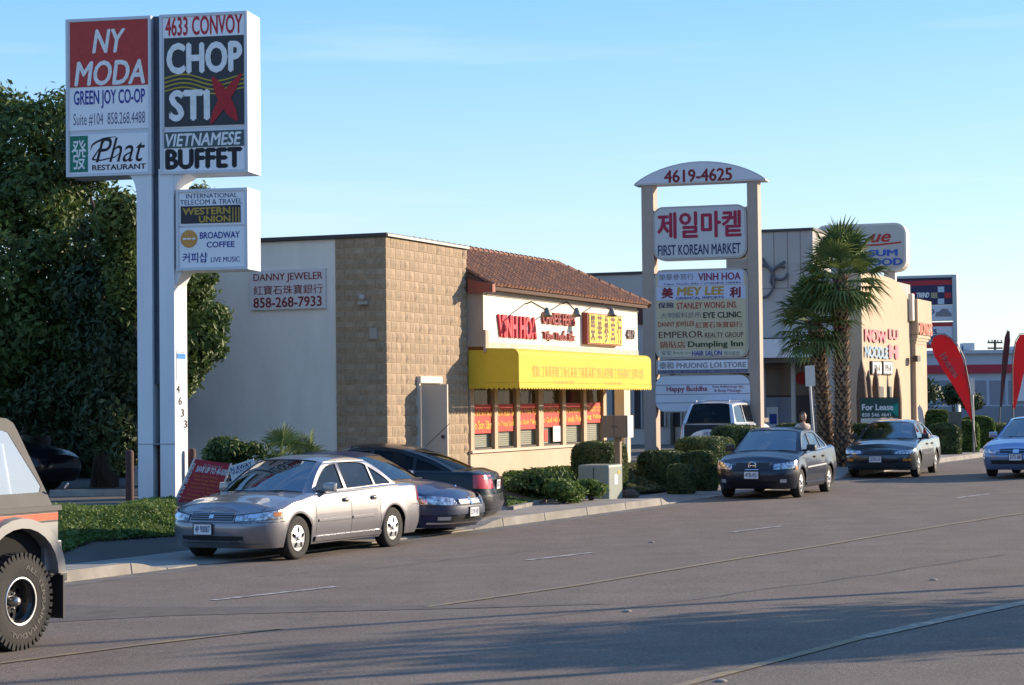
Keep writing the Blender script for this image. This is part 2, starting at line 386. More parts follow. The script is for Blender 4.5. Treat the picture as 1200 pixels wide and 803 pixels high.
# ------------------------------------------------------------------ foliage helpers
def leafmat(name, c, c2, tr=.25): return mat(name, c, .55, c2=c2, scale=1.7, lo=.4, hi=.6, trans=tr, spec=.35)
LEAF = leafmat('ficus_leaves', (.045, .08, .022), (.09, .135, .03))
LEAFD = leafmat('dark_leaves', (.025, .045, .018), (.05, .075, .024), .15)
HEDGE = leafmat('hedge_leaves', (.07, .10, .035), (.15, .18, .06), .2)
COVER = leafmat('cover_leaves', (.08, .14, .03), (.15, .21, .05), .3)
DRYCOV = leafmat('dry_cover_leaves', (.10, .12, .05), (.17, .17, .07), .3)
BARK = mat('bark', (.10, .075, .055), .9, var=.5, scale=9, bump=.8, bscale=25, stretch=(1, 1, .25))
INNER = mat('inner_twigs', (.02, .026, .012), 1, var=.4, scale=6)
def leaf(mb, p, s, rnd, n=None):
    """one small folded leaf (two triangles)"""
    d = Vector((rnd.gauss(0, 1), rnd.gauss(0, 1), rnd.gauss(0, .7)))
    if n is not None: d = d*.8+n*1.0
    if d.length < 1e-5: d = Vector((0, 0, 1))
    d.normalize(); a = d.orthogonal().normalized(); th = rnd.uniform(0, 6.28); b = d.cross(a)
    u = a*math.cos(th)+b*math.sin(th); v = d.cross(u); w_ = s*rnd.uniform(.35, .55)
    k = len(mb.v); mb.v += [tuple(p-u*s), tuple(p+v*w_+d*w_*.3), tuple(p+u*s), tuple(p-v*w_+d*w_*.3)]
    mb.f += [(k, k+1, k+2), (k, k+2, k+3)]; mb.m += [0, 0]
def blob_crown(name, blobs, nleaf, size, m, parent, seed, inner=.0, shell=.55):
    rnd = random.Random(seed); mb = MB(); tot = sum(b[1]*b[2] for b in blobs)
    for c, rx, rz in blobs:
        k = int(nleaf*rx*rz/tot); c = Vector(c)
        for i in range(k):
            d = Vector((rnd.gauss(0, 1), rnd.gauss(0, 1), rnd.gauss(0, 1))).normalized(); r = shell+(1-shell)*rnd.random()**.6+(rnd.random()**6)*.35
            nv = mnoise.noise((c+d*rx)*1.6)
            r *= 1+.42*nv
            if nv < -.2 and rnd.random() < .75: continue
            p = c+Vector((d.x*rx, d.y*rx, d.z*rz))*r
            leaf(mb, p, size*rnd.uniform(.6, 1.25), rnd, d)
    return mb.build(name, m, parent)
def tree(x, y, blobs, h, nleaf, size, m, label, seed, r0=.22, limbs=7, group=None):
    z = gz(x, y); root = empty('tree', (x, y, z), 0, label, 'tree', group); rnd = random.Random(seed)
    t = MB(); top = Vector((rnd.uniform(-.3, .3), rnd.uniform(-.3, .3), h*.62)); f = Vector((rnd.uniform(-.15, .15), rnd.uniform(-.1, .1), h*.28))
    t.tube([(0, 0, -.15), (f.x*.3, 0, h*.1), f, top], [r0*1.35, r0, r0*.8, r0*.35], 10)
    for i in range(limbs):
        b = blobs[i % len(blobs)][0]; s0 = f.lerp(top, rnd.uniform(0, .7)); e = Vector(b)*.9+Vector((0, 0, -.2))
        mid = s0.lerp(e, .5)+Vector((rnd.uniform(-.3, .3), rnd.uniform(-.3, .3), -.15))
        t.tube([s0, mid, e], [r0*.42, r0*.26, r0*.1], 7)
    t.build('trunk', BARK, root, smooth=True)
    blob_crown('crown', blobs, nleaf, size, m, root, seed)
    return root
def hedge(c, sx, sy, h, rz, name, label, cat='hedge', n=9000, size=.035, m=None, r=.25, seed=1, group=None):
    """a clipped box hedge: dark twig core plus a dense shell of small leaves, soft corners"""
    root = empty(name, c, rz, label, cat, group); rnd = random.Random(seed); mb = MB(); core = MB()
    k = .86
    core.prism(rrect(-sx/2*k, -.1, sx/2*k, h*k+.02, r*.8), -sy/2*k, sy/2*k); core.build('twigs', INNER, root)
    e = 5
    for i in range(n):
        d = Vector((rnd.gauss(0, 1), rnd.gauss(0, 1), rnd.gauss(0, 1)))
        d = Vector((d.x*sx, d.y*sy, d.z*h*1.4)); q = (abs(d.x/(sx/2))**e+abs(d.y/(sy/2))**e+abs(d.z/(h*.55))**e)**(-1/e)
        p = d*q; p.z += h*.45
        if p.z < -.02: continue
        nv = mnoise.noise(Vector((p.x+c[0], p.y+c[1], p.z))*2.1); p = Vector((p.x, p.y, p.z))*(1+.03*nv+rnd.uniform(-.04, .015))
        leaf(mb, p, size*rnd.uniform(.6, 1.4), rnd, d.normalized())
    mb.build('foliage', m or HEDGE, root); return root
def cover(name, poly, n, h, size, m, seed, label=None, mound=0):
    """ground cover over a ground polygon given in photo pixels"""
    rnd = random.Random(seed); P = [ground(*p) for p in poly]; mb = MB()
    xs = [p.x for p in P]; ys_ = [p.y for p in P]
    def inside(x, y):
        c = False; j = len(P)-1
        for i in range(len(P)):
            a, b = P[i], P[j]
            if (a.y > y) != (b.y > y) and x < (b.x-a.x)*(y-a.y)/(b.y-a.y)+a.x: c = not c
            j = i
        return c
    k = 0; tries = 0
    while k < n and tries < n*20:
        tries += 1; x = rnd.uniform(min(xs), max(xs)); y = rnd.uniform(min(ys_), max(ys_))
        if not inside(x, y): continue
        k += 1; nv = mnoise.noise(Vector((x, y, 0))*1.3); hh = h*(.55+.6*nv+.25)+mound*max(0, nv)
        leaf(mb, Vector((x, y, gz(x, y)+hh*rnd.random()**.5)), size*rnd.uniform(.5, 1.4), rnd, Vector((0, 0, 1)))
    sb = MB(); sb.tess([(p.x, p.y) for p in P], [], lambda x, y: (x, y, gz(x, y)+.03)); sb.build('planting_bed', SOIL, kind='structure')
    return tag(mb.build(name, m), label, None, None, 'stuff')
# ================================================================== THE SHOP BUILDING
class Frame:
    """a vertical reference frame standing in the world: local x runs along the wall, local -y faces the viewer"""
    def __init__(s, x, y, z, a): s.o = (x, y); s.z = z; s.a = a
    def q(s, px, py, yc=0):
        o = (s.o[0]-math.sin(s.a)*yc, s.o[1]+math.cos(s.a)*yc); u, z = onplane(px, py, o, s.a); return u, z-s.z
    def box(s, x0, y0, x1, y1, yc=0):   # pixel box -> (x0,z0,x1,z1) local, measured through its centre lines
        xm, ym = (x0+x1)/2, (y0+y1)/2
        return (s.q(x0, ym, yc)[0], s.q(xm, y1, yc)[1], s.q(x1, ym, yc)[0], s.q(xm, y0, yc)[1])
    def side(s, px, xc):                # local y of the point on plane local x = xc at that pixel column
        o = (s.o[0]+math.cos(s.a)*xc, s.o[1]+math.sin(s.a)*xc); u, z = onplane(px, 400, o, s.a-PI/2); return -u
    def sidez(s, px, py, xc):
        o = (s.o[0]+math.cos(s.a)*xc, s.o[1]+math.sin(s.a)*xc); u, z = onplane(px, py, o, s.a-PI/2); return -u, z-s.z
AF = math.atan2(.928, .371)
ZB = .52
AYY = 40.2; AX = at(453, 400, AYY).x
A = Frame(AX, AYY, ZB, AF)
bld = empty('shop_building', (AX, AYY, ZB), AF, 'single-storey shop with tan block corner, white fascia, yellow awning and brown tile mansard roof', 'building')
WALLW = mat('painted_wall', (.78, .75, .69), .85, var=.14, scale=1.6, bump=.3, bscale=30, stretch=(1, 1.6, .35), detail=8, lo=.3, hi=.75)
BLK = mat('split_block', (.38, .28, .185), .95, var=.24, scale=7, stretch=(2.2, 2.2, .5), bump=.4, bscale=45, rnd=.07)
MORT = mat('mortar', (.54, .42, .30), .95, var=.2, bump=.3)
STUC = mat('white_stucco', (.70, .66, .58), .8, var=.10, scale=1.5, bump=.15, bscale=50)
TRIM = mat('tan_trim', (.44, .34, .26), .8, var=.15, scale=3, bump=.15)
PEACH = mat('peach_stucco', (.56, .43, .31), .85, var=.12, scale=1.2, bump=.2)
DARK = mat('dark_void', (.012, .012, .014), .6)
METD = mat('dark_metal', (.05, .045, .04), .5, .4)
H = A.q(453, 281)[1]+.06
U1 = A.q(548, 400)[0]; print('block wall length', U1, 'height check', A.q(453, 281), A.q(548, 295))
YW = 1.07; YE = 5.7
mb = MB(); mb.box(.012, U1, .012, YW-.01, -.3, H-.02)                       # masonry core behind the blocks
mb.build('mortar_wall', MORT, bld)
mb = MB(); mb.box(.03, 8.5, YW, YE, -.3, H-.01); wl = mb.build('painted_wall', WALLW, bld)
# blocks
def block_mesh(ln, seed, h=.195, dp=.10):
    rnd = random.Random(seed); g = .007; nx, nz = max(3, round(ln/.075)), 2; vs = []; fs = []; cz = [rnd.choice((.004, .008, .013, .02)) for _ in range(nx+1)]
    for j in range(nz+1):
        for i in range(nx+1):
            e = (i in (0, nx)) or (j in (0, nz)); vs.append((g+(ln-2*g)*i/nx, (0 if e else -cz[i]-rnd.uniform(0, .006)), g+(h-2*g)*j/nz))
    n = nx+1
    for j in range(nz):
        for i in range(nx): fs.append((j*n+i, j*n+i+1, (j+1)*n+i+1, (j+1)*n+i))
    k = len(vs); vs += [(g, dp, g), (ln-g, dp, g), (ln-g, dp, h-g), (g, dp, h-g)]
    b = [0, nx, nz*n+nx, nz*n]
    fs += [tuple([k, k+1]+list(range(nx, -1, -1))), tuple([k+1, k+2]+[j*n+nx for j in range(nz, -1, -1)]), tuple([k+2, k+3]+[nz*n+i for i in range(0, nx+1)]), tuple([k+3, k]+[j*n for j in range(0, nz+1)])]
    me = bpy.data.meshes.new('block'); me.from_pydata(vs, [], fs); me.materials.append(BLK); return me
NR = 24; hh = H/NR; BL = .432
full = [block_mesh(BL, i, hh) for i in range(5)]; half = [block_mesh(BL/2, 20+i, hh) for i in range(3)]
edge = None
DU0 = A.q(488.5, 470)[0]; DU1 = DU0+1.05; DH = A.q(489, 449)[1]
print('door', DU0, DU1, DH)
def put_block(me, x, y, z, rz):
    o = bpy.data.objects.new('block', me); col.objects.link(o); o.parent = bld; o.location = (x, y, z); o.rotation_euler = (0, 0, rz); return o
rb = random.Random(5)
for r in range(NR):
    z = r*hh; x = 0
    if r % 2: put_block(half[r % 3], 0, .0, z, 0); x = BL/2
    while x < U1-.03:
        ln = min(BL, U1-x)
        if not (x+ln/2 > DU0 and x+ln/2 < DU1 and z+hh/2 < DH):
            if ln > BL-.02: put_block(rb.choice(full), x, 0, z, 0)
            elif ln > BL/2: put_block(edge if edge else full[0], x, 0, z, 0).scale = (ln/ (U1-8*BL if edge else BL), 1, 1)
            else: put_block(half[0], x, 0, z, 0).scale = (ln/(BL/2), 1, 1)
        x += ln
    # the return of the corner, facing the camera's left
    y = .0 if True else 0
    segs = [BL, BL, YW-2*BL] if r % 2 == 0 else [BL/2, BL, YW-1.5*BL]
    y = 0
    for sgl in segs:
        me = rb.choice(full) if sgl > .3 else half[r % 3]; ref = BL if sgl > .3 else BL/2
        o = put_block(me, 0, y+sgl, z, -PI/2); o.scale = (sgl/ref, 1, 1); y += sgl
COP = mat('dark_coping', (.05, .045, .045), .6, .2)
mb = MB(); mb.box(-.05, U1, -.05, .02, H, H+.07); mb.box(-.05, .02, .02, YE, H, H+.07); mb.box(0, U1, 0, YE, H-.005, H+.01)
mb.build('coping', COP, bld)
LC = mat('light_coping', (.5, .47, .42), .6); mb = MB(); mb.box(-.02, U1, -.065, -.052, H+.005, H+.05); mb.build('coping_flashing', LC, bld)
# security light on the block return
ly, lz = A.sidez(427, 354, 0)
mb = MB(); mb.box(-.10, -.02, ly-.09, ly+.09, lz-.05, lz+.02); mb.lathe([(0, -.14), (.05, -.12), (.06, -.06)], c=(-.08, ly-.02, lz+.08), n=10, ax='x'); mb.build('security_light', mat('light_housing', (.4, .38, .34), .5), bld)
py_, pz_ = A.sidez(438, 391, 0); mb = MB(); mb.box(-.035, .0, py_-.08, py_+.08, pz_-.1, pz_+.1); mb.build('vent_cover', mat('vent_grey', (.34, .31, .27), .7), bld)
# jeweller's sign on the painted wall
W_ = Frame(AX, AYY, ZB, AF-PI/2)        # frame of the side wall: x runs towards the corner from the left
js = empty('wall_sign', (AX, AYY, ZB), AF-PI/2, 'white jeweler wall sign with dark red letters on the painted side wall', 'sign')
yc = .0
jb = W_.box(294, 316, 382, 362.5, yc); mb = MB(); mb.box(jb[0], jb[2], -.03, .026, jb[1], jb[3]); mb.build('sign_board', mat('sign_white', (.62, .6, .6), .6), js)
DR = ink('dark_red', (.22, .02, .03))
text('DANNY JEWELER', js, W_.box(298, 320, 379, 331, yc), -.036, DR, .012); text('紅寶石珠寶銀行', js, W_.box(298, 334, 379, 345, yc), -.036, DR, .004)
text('858-268-7933', js, W_.box(298, 348, 378, 360, yc), -.036, DR, .02)
# door
mb = MB(); WD = mat('door_cream', (.62, .56, .47), .6); BD = mat('door_beige', (.50, .44, .36), .6, var=.1, scale=1)
mb.box(DU0, DU0+.06, -.06, .1, -.1, DH); mb.box(DU1-.06, DU1, -.06, .1, -.1, DH); mb.box(DU0-.0, DU1, -.09, .1, DH, DH+.13); mb.build('door_frame', WD, bld)
dr = MB(); DLX = DU0+.07; DW = .60
dr.box(DLX, DLX+.045, -DW, -.061, -.02, DH-.03); dr.box(DLX-.004, DLX+.049, -DW-.012, -DW, -.02, DH-.03); drr = dr.build('door', BD, bld)
mb = MB(); mb.lathe([(0, -.07), (.03, -.06), (.035, -.03), (.015, -.02), (.015, .0)], c=(DLX, -DW+.07, .98), n=10, ax='x'); mb.build('handle', METD, drr)
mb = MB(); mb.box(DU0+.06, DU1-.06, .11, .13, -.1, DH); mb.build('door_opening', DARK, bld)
# ---------------- storefront part
UE = A.q(747, 380, -.35)[0]; FZ1 = A.q(566, 343, -.35)[1]; FZ0 = A.q(566, 406, -.35)[1]; print('storefront', UE, FZ0, FZ1, A.q(747, 357, -.35), A.q(747, 415, -.35))
US = U1; FY = -.35
mb = MB(); mb.box(US, UE, FY, YE-.06, FZ0, FZ1+.12); fas = mb.build('fascia', STUC, bld)
mb = MB(); mb.box(US-.004, US+.02-.004, FY-.004, .3, FZ0-.0, FZ1+.1)
mb.build('fascia_end', TRIM, bld)  # end of the white fascia coloured tan to carry its shade
mb = MB(); mb.box(US-.02, US+.16, FY-.06, FY-.004, FZ0-.12, FZ0+.34); mb.build('corner_trim', TRIM, bld)
mb = MB(); mb.box(US+.16, UE+.02, FY-.03, FY-.003, FZ1-.04, FZ1-.0); mb.build('gutter_line', mat('shadow_trim', (.45, .38, .3), .7), bld)  # plain tan strip along the top of the fascia
mb = MB(); mb.box(US, UE, FY-.02, FY-.003, FZ0-.07, FZ0+.10); mb.build('lower_band', mat('lower_band', (.58, .5, .4), .8, var=.3, scale=6), bld)
# mansard roof
TILE = mat('roof_tile', (.27, .115, .06), .85, c2=(.13, .055, .035), scale=5, rnd=.0, bump=.5, bscale=40, detail=8)
EZ = FZ1+.12; EY = FY-.22; RY = 1.15; RZ = A.q(548, 295, RY)[1]; RU = A.q(652, 305, RY)[0]; print('roof', EZ, RZ, RU, RZ-EZ)
def surf(u, t):     # on the street slope: t 0 eave .. 1 ridge
    return Vector((u, EY+(RY-EY)*t, EZ+(RZ-EZ)*t))
UEE = UE+.25
mb = MB(); mb.face([surf(US-.1, 0), surf(UEE, 0), surf(RU, 1), surf(US-.1, 1)])
hipb = Vector((UEE, RY+(RY-EY), EZ)); mb.face([surf(UEE, 0), hipb, Vector((RU, RY, RZ))]); mb.face([surf(US-.1, 1), Vector((RU, RY, RZ)), hipb, Vector((US-.1, RY+(RY-EY), EZ))])
mb.face([surf(US-.1, 1), Vector((US-.1, RY+(RY-EY), EZ)), surf(US-.1, 0)]); mb.box(US-.1, UEE, EY, RY+(RY-EY), EZ-.07, EZ-.002)
rf = mb.build('roof', mat('roof_deck', (.09, .05, .035), .9), bld)
mb = MB(); slen = math.hypot(RY-EY, RZ-EZ); nrow = int(slen/.155); nrm = Vector((0, -(RZ-EZ), RY-EY)).normalized(); rt = random.Random(9)
def barrel(mb, p0, ax, up, nn, ln, r, k=5):
    vs = []; fs = []
    for e, rr in ((0, r*1.08), (1, r*.86)):
        for i in range(k+1):
            a = PI*i/k; vs.append(p0+up*ln*e+ax*math.cos(a)*rr+nn*(math.sin(a)*rr*.85))
    for i in range(k): fs.append((i, i+1, k+2+i, k+1+i))
    fs.append(tuple(range(k, -1, -1))); mb.raw(vs, fs)
upv = (surf(0, 1)-surf(0, 0)).normalized()
for r in range(nrow+1):
    t = r/nrow; u = US-.05; umax = UEE+(RU-UEE)*t
    while u < umax-.06:
        barrel(mb, surf(u+.09, min(t, .97))+nrm*(.018+rt.uniform(0, .012))+Vector((rt.uniform(-.008, .008), 0, 0)), Vector((1, 0, 0)), upv, nrm, .19, .085)
        u += .205
hd = (hipb-surf(UEE, 0)); hl = hd.length; hd.normalize(); hu = (Vector((RU, RY, RZ))-surf(UEE, 0).lerp(hipb, .5)).normalized(); hn = hd.cross(hu)
for r in range(nrow+1):
    t = r/nrow; a, b = hl/2*t, hl-hl/2*t; s_ = a
    while s_ < b-.05:
        barrel(mb, surf(UEE, 0)+hd*(s_+.09)+hu*slen*.99*t+hn*.02, hd, hu, hn, .19, .085); s_ += .205
mb.build('roof_tiles', TILE, rf, kind='stuff')
mb = MB()
for a, b in ((surf(US-.1, 1), Vector((RU, RY, RZ))), (Vector((RU, RY, RZ)), surf(UEE, 0)), (Vector((RU, RY, RZ)), hipb)):
    k = int((b-a).length/.3); 
    for i in range(k): mb.tube([a.lerp(b, i/k)+Vector((0, 0, .035)), a.lerp(b, (i+1.1)/k)+Vector((0, 0, .03))], [.105, .085], 8)
mb.build('ridge_tiles', TILE, rf, kind='stuff')
mb = MB(); mb.prism([(EY-.05, EZ-.12), (EY+.5, EZ-.12), (EY+.5, EZ+.16), (EY-.05, EZ+.04)], US-.13, US+.02, ax='x'); mb.build('eave_end_cap', mat('red_cap', (.30, .08, .05), .7, var=.3), bld)
# awning: cloth skin over a frame, quarter-round shoulder and a scalloped valance
AW = mat('yellow_canvas', (.74, .52, .035), .75, var=.14, scale=1.2, trans=.12, bump=.9, bscale=2.2)
AY = -1.12; AU0 = US+.02; AZ0 = A.q(615, 456, AY)[1]; AZT = A.q(566, 409, FY)[1]+.02; AU1 = A.q(763, 435, AY)[0]; print('awning', AU0, AU1, AZ0, AZT, A.q(615, 455, AY))
prof = [(FY-.004, AZT)]+[(AY+.15-.15*math.sin(PI/2*i/6), AZT-.17+.15*math.cos(PI/2*i/6)) for i in range(7)]+[(AY, AZ0+.14)]
mb = MB(); nu = 44
for i in range(nu):
    u0, u1 = AU0+(AU1-AU0)*i/nu, AU0+(AU1-AU0)*(i+1)/nu
    sg = lambda u: 0
    for a, b in zip(prof, prof[1:]):
        mb.face([(u0, a[0], a[1]+sg(u0)), (u0, b[0], b[1]), (u1, b[0], b[1]), (u1, a[0], a[1]+sg(u1))])
skin = mb.build('awning', AW, bld, smooth=True)
mb = MB()
for u in (AU0, AU1):
    mb = MB(); mb.face([(u, y, z) for y, z in prof]+[(u, FY, AZ0+.14)]); mb.face([(u, FY, AZ0+.02), (u, FY, FZ0-.075), (u, -.005, FZ0-.075), (u, -.005, AZ0+.02)]); mb.build('awning_end', AW, skin)
mb = MB(); ns = 56
def scal(p0, p1, n):
    for i in range(n):
        a, b = p0.lerp(p1, i/n), p0.lerp(p1, (i+1)/n); pts = [a+Vector((0, 0, .135)), a+Vector((0, 0, .04))]
        for k in range(1, 5): pts.append(a.lerp(b, k/5)+Vector((0, 0, .04-.045*math.sin(PI*k/5))))
        pts += [b+Vector((0, 0, .04)), b+Vector((0, 0, .135))]; mb.face(pts)
scal(Vector((AU0, AY-.006, AZ0)), Vector((AU1, AY-.006, AZ0)), ns); scal(Vector((AU0-.006, FY, AZ0)), Vector((AU0-.006, AY, AZ0)), 7); scal(Vector((AU1+.006, FY, AZ0)), Vector((AU1+.006, AY, AZ0)), 7)
mb.build('valance', AW, skin)
PLT = ink('pale_red', (.62, .36, .06)); PLT2 = ink('pale_orange', (.68, .42, .08))
text('營業: 丁蔘茸燕窩 丁香七花鹿 丁蔘蓮人蔘丁野山花旗蔘 丁茶莊藥補丁皇牌北耆', skin, (A.q(624, 432, AY)[0], A.q(690, 443, AY)[1], A.q(754, 436, AY)[0], A.q(690, 430, AY)[1]), AY-.012, PLT, 0)
text('Tel: (858) 634-0283', skin, A.box(649, 446, 673, 451, AY), AY-.016, PLT2, 0); text('Fax: (858) 634-0886', skin, A.box(709, 447, 729, 452, AY), AY-.016, PLT2, 0)
# window wall
SZ = A.q(570, 527, -.05)[1]; HZ = AZT-.1; WX = [(556, 576.2), (583.6, 602.8), (609.8, 628.5), (637.2, 656.6), (663.4, 681.6), (687.8, 706.5)]
wu = [(A.q(a, 500, .0)[0], A.q(b, 500, 0)[0]) for a, b in WX]; PEND = A.q(711, 500, 0)[0]; print('sill', SZ, wu)
mb = MB(); mb.box(US, PEND, -.04, .25, -.4, SZ-.0); mb.build('stem_wall', PEACH, bld)
mb = MB(); mb.box(US-.01, PEND, -.09, -.042, SZ-.06, SZ-.005); mb.build('window_sill', mat('sill', (.55, .46, .36), .8), bld)
mb = MB(); mb.box(US, UE, .04, .3, HZ, FZ0+.02); mb.build('header', TRIM, bld)
PIL = mat('pillar_wood', (.52, .38, .25), .75, var=.2, scale=4, stretch=(1, 1, .3))
for p0, p1 in ((552, 556), (580, 583.6), (605.8, 609.8), (631.8, 637.2), (659.6, 663.4), (684.4, 687.8), (707.5, 711)):
    m2 = MB(); m2.box(A.q(p0, 500, -.03)[0], A.q(p1, 500, -.03)[0], -.03, .25, SZ-.01, HZ-.002); m2.build('pillar', PIL, bld)
wu = [(A.q(a-2, 500, .05)[0], A.q(b+1, 500, .05)[0]) for a, b in WX]
POST = ink('poster_red', (.55, .035, .02)); BLIND = mat('blind', (.55, .51, .40), .6)
gl = glass('shop_glass', (.85, .87, .85), .45)
rows = [('lá Bắt Sơn Nhung', 'o Son Sâm'), ('Đơn Hoàn Tán', 'm Trung Quốc'), ('m Hoa Kỳ', 'a Danh Tiếng'), ('m Cao Ly', 'o Quả Hải Vị'), ('a-Lonzone', 'í seda Polo'), ('Các Loài Chim\nNấm Chi', 'ng Nhan')]
for i, ((a, b), (px0, px1)) in enumerate(zip(wu, WX)):
    zt = A.q((px0+px1)/2, 474-i*.4, .05)[1]; zb = A.q((px0+px1)/2, 508-i*2.5, .05)[1]
    wn = MB(); wn.box(a, b, .06, .075, SZ, HZ); wn.box(a, a+.03, .03, .06, SZ, HZ); wn.box(b-.03, b, .03, .06, SZ, HZ); wn.box(a+.03, b-.03, .03, .06, SZ, SZ+.04)
    wno = wn.build('window', [METD], bld); 
    # frame only: replace the solid by four bars
    bpy.data.objects.remove(wno)
    wn = MB(); wn.box(a, a+.035, .02, .09, SZ, HZ); wn.box(b-.035, b, .02, .09, SZ, HZ); wn.box(a+.035, b-.035, .02, .09, SZ, SZ+.04); wn.box(a+.035, b-.035, .02, .09, HZ-.04, HZ)
    wno = wn.build('window', METD, bld)
    pn = MB(); pn.face([(a+.03, .055, SZ+.03), (b-.03, .055, SZ+.03), (b-.03, .055, HZ-.03), (a+.03, .055, HZ-.03)]); pn.build('pane', gl, wno)
    ps = MB(); ps.box(a+.02, b-.02, .035, .045, zb, zt); ps.build('poster', POST, wno)
    zr = (zt-zb); t1, t2 = rows[i]
    text(t1, wno, (a+.05, zb+zr*.56, b-.08, zb+zr*.84), .028, ink('poster_gold', (.85, .45, .06)), .03); text(t2, wno, (a+.05, zb+zr*.14, b-.08, zb+zr*.44), .028, ink('poster_gold', (.85, .45, .06)), .03)
    bs = MB(); k = 0; z = SZ+.05
    while z < zb-.02: bs.face([(a+.04, .10, z), (b-.04, .10, z), (b-.04, .115, z+.038), (a+.04, .115, z+.038)]); z += .045
    bs.build('blind_slats', BLIND, wno, kind='stuff')
    if i == 3:
        nb = MB(); nb.box((a+b)/2, b-.06, .015, .03, SZ+.08, zb+.02); nb.build('notice', mat('notice_white', (.6, .58, .55), .5), wno)
        nb = MB(); nb.box(a+.05, a+.26, .015, .03, SZ+.1, zb-.06); nb.build('notice', POST, wno)
mb = MB(); mb.box(US+.05, PEND-.05, .9, 1.0, -.2, HZ); mb.build('shop_interior', mat('interior_wall', (.12, .11, .10), .9, var=.4, scale=3), bld)
mb = MB(); mb.box(US+.05, PEND-.05, .26, .9, -.02, .0); mb.build('shop_floor', mat('interior_floor', (.1, .09, .08), .6), bld)
# recessed entry at the far end: two posts and a back wall
PE0 = A.q(711, 500, 0)[0]; e1 = A.q(726, 500, 0)[0]; e2 = A.q(733, 500, 0)[0]
mb = MB(); mb.box(PEND, e2, .7, .8, -.4, HZ); mb.box(PEND+.0, PEND+.05, .25, .7, -.4, HZ); mb.build('entry_wall', PEACH, bld)
mb = MB(); mb.box(e1, e2, -.13, .12, -.4, HZ-.002); mb.build('pillar', mat('pillar_light', (.6, .5, .38), .8), bld)
mb = MB(); mb.box(e2, UE, 1.2, 6, -.4, FZ0-.01); mb.box(US+.1, PEND, 1.05, 6, -.4, FZ0-.01); mb.build('back_wall', TRIM, bld)
# fascia lettering, the raised letters stand 4 cm off the wall
def ftext(s, b, m, y=FY-.05, bold=.02, sh=0, thick=.04, name='raised_lettering'):
    o = text(s, bld, b, y, m, bold, sh, name); me = o.data; bm = bmesh.new(); bm.from_mesh(me)
    r = bmesh.ops.extrude_face_region(bm, geom=list(bm.faces)); 
    for v in [g for g in r['geom'] if isinstance(g, bmesh.types.BMVert)]: v.co.y += thick
    bm.to_mesh(me); bm.free(); return o
ftext('VINH HOA', A.box(582, 370, 627, 397, FY), ink('fascia_red', (.6, .03, .06)), bold=.045)
DRK = ink('brown_red', (.34, .06, .06))
ftext('CHINESE HERBS', A.box(634, 367, 672, 381, FY), DRK, bold=.02); ftext('Tiệm Thuốc Bắc', A.box(635, 387, 672, 401, FY), DRK, bold=.02)
ftext('4619', A.box(733, 386.5, 742, 397.5, FY), ink('number_grey', (.22, .15, .15)), bold=.03)
yb = A.box(683, 370, 722, 403, FY); mb = MB(); mb.box(yb[0]-.05, yb[2], FY-.14, FY-.002, yb[1]-.03, yb[3]+.03); yc_ = mb.build('sign_case', mat('case_red', (.3, .06, .04), .6), bld)
k5 = (yb[2]-yb[0])/5
for i, ch in enumerate('榮華參茸行'):
    x0 = yb[0]+k5*i; mb = MB(); mb.box(x0+.015, x0+k5-.02, FY-.165, FY-.141, yb[1], yb[3]); mb.build('yellow_panel', mat('sign_yellow', (.75, .55, .04), .5), yc_)
    zc = (yb[1]+yb[3])/2; text(ch, yc_, (x0+.07, zc-.32, x0+k5-.08, zc+.34), FY-.17, ink('dark_olive', (.12, .04, .02)), .02)
# three goose-neck lamps
for px, qx in ((617, 641), (659, 676), (700, 717)):
    u, z = A.q(px, 356, FY); u2, z2 = A.q(qx, 366, FY-.75)
    mb = MB(); mb.tube([(u, FY, z), (u+.02, FY-.1, z+.04), (u2-.1, FY-.7, z2+.08), (u2, FY-.78, z2+.02)], .016, 6); lm = mb.build('lamp_arm', METD, bld)
    mb = MB(); ax0 = Vector((u2, FY-.75, z2)); mb.lathe([(.03, .10), (.05, .06), (.09, -.02), (.125, -.10), (.1, -.09), (0, -.02)], c=ax0, n=12); mb.build('lamp_shade', mat('lamp_metal', (.22, .2, .17), .45, .5), lm, smooth=True)

# ================================================================== PYLON SIGN 4633
a1 = -R(11); sx, sy = at(190, 587, 36)[0:2]; sz = gz(sx, sy)
S1 = Frame(sx, sy, sz, a1)
s1 = empty('pylon_sign', (sx, sy, sz), a1, 'tall blue-grey twin-post pylon sign topped by the 4633 Convoy and Chop Stix panels', 'pylon sign')
PW = mat('sign_white_metal', (.72, .74, .77), .45, var=.12, scale=2.5, stretch=(1, 1, .15), detail=8); PB = mat('post_gap', (.03, .035, .06), .6)
def sbox(fr, parent, name, px, y0, y1, m, bevel=0):
    b = fr.box(*px, y0); mb = MB(); mb.box(b[0], b[2], y0, y1, b[1], b[3]); return mb.build(name, m, parent, bevel=bevel)
pz0 = -.15; L0 = S1.q(161, 400)[0]; L1 = S1.q(178.5, 400)[0]; R0 = S1.q(187, 400)[0]; R1 = S1.q(204.5, 400)[0]; ZT = S1.q(190, 205)[1]
for (x0, x1, s_) in ((L0, L1, -1), (R0, R1, 1)):
    mb = MB(); mb.box(x0, x1, 0, .62, pz0, ZT+.1)
    # flared bracket under the cabinet
    w_ = .30 if s_ > 0 else .17; xe = x1 if s_ > 0 else x0
    pts = [(xe, ZT+.02), (xe+s_*w_, ZT+.02)]+[(xe+s_*w_*(1-math.sin(PI/2*i/5)), ZT+.02-.42*(1-math.cos(PI/2*i/5))) for i in range(1, 6)]
    mb.prism(pts if s_ > 0 else pts[::-1], .01, .61); mb.build('post', PW, s1)
mb = MB(); mb.box(L1+.002, R0-.002, .12, .5, ZT-8, ZT+2.7); pzz = S1.q(182, 450)[1]
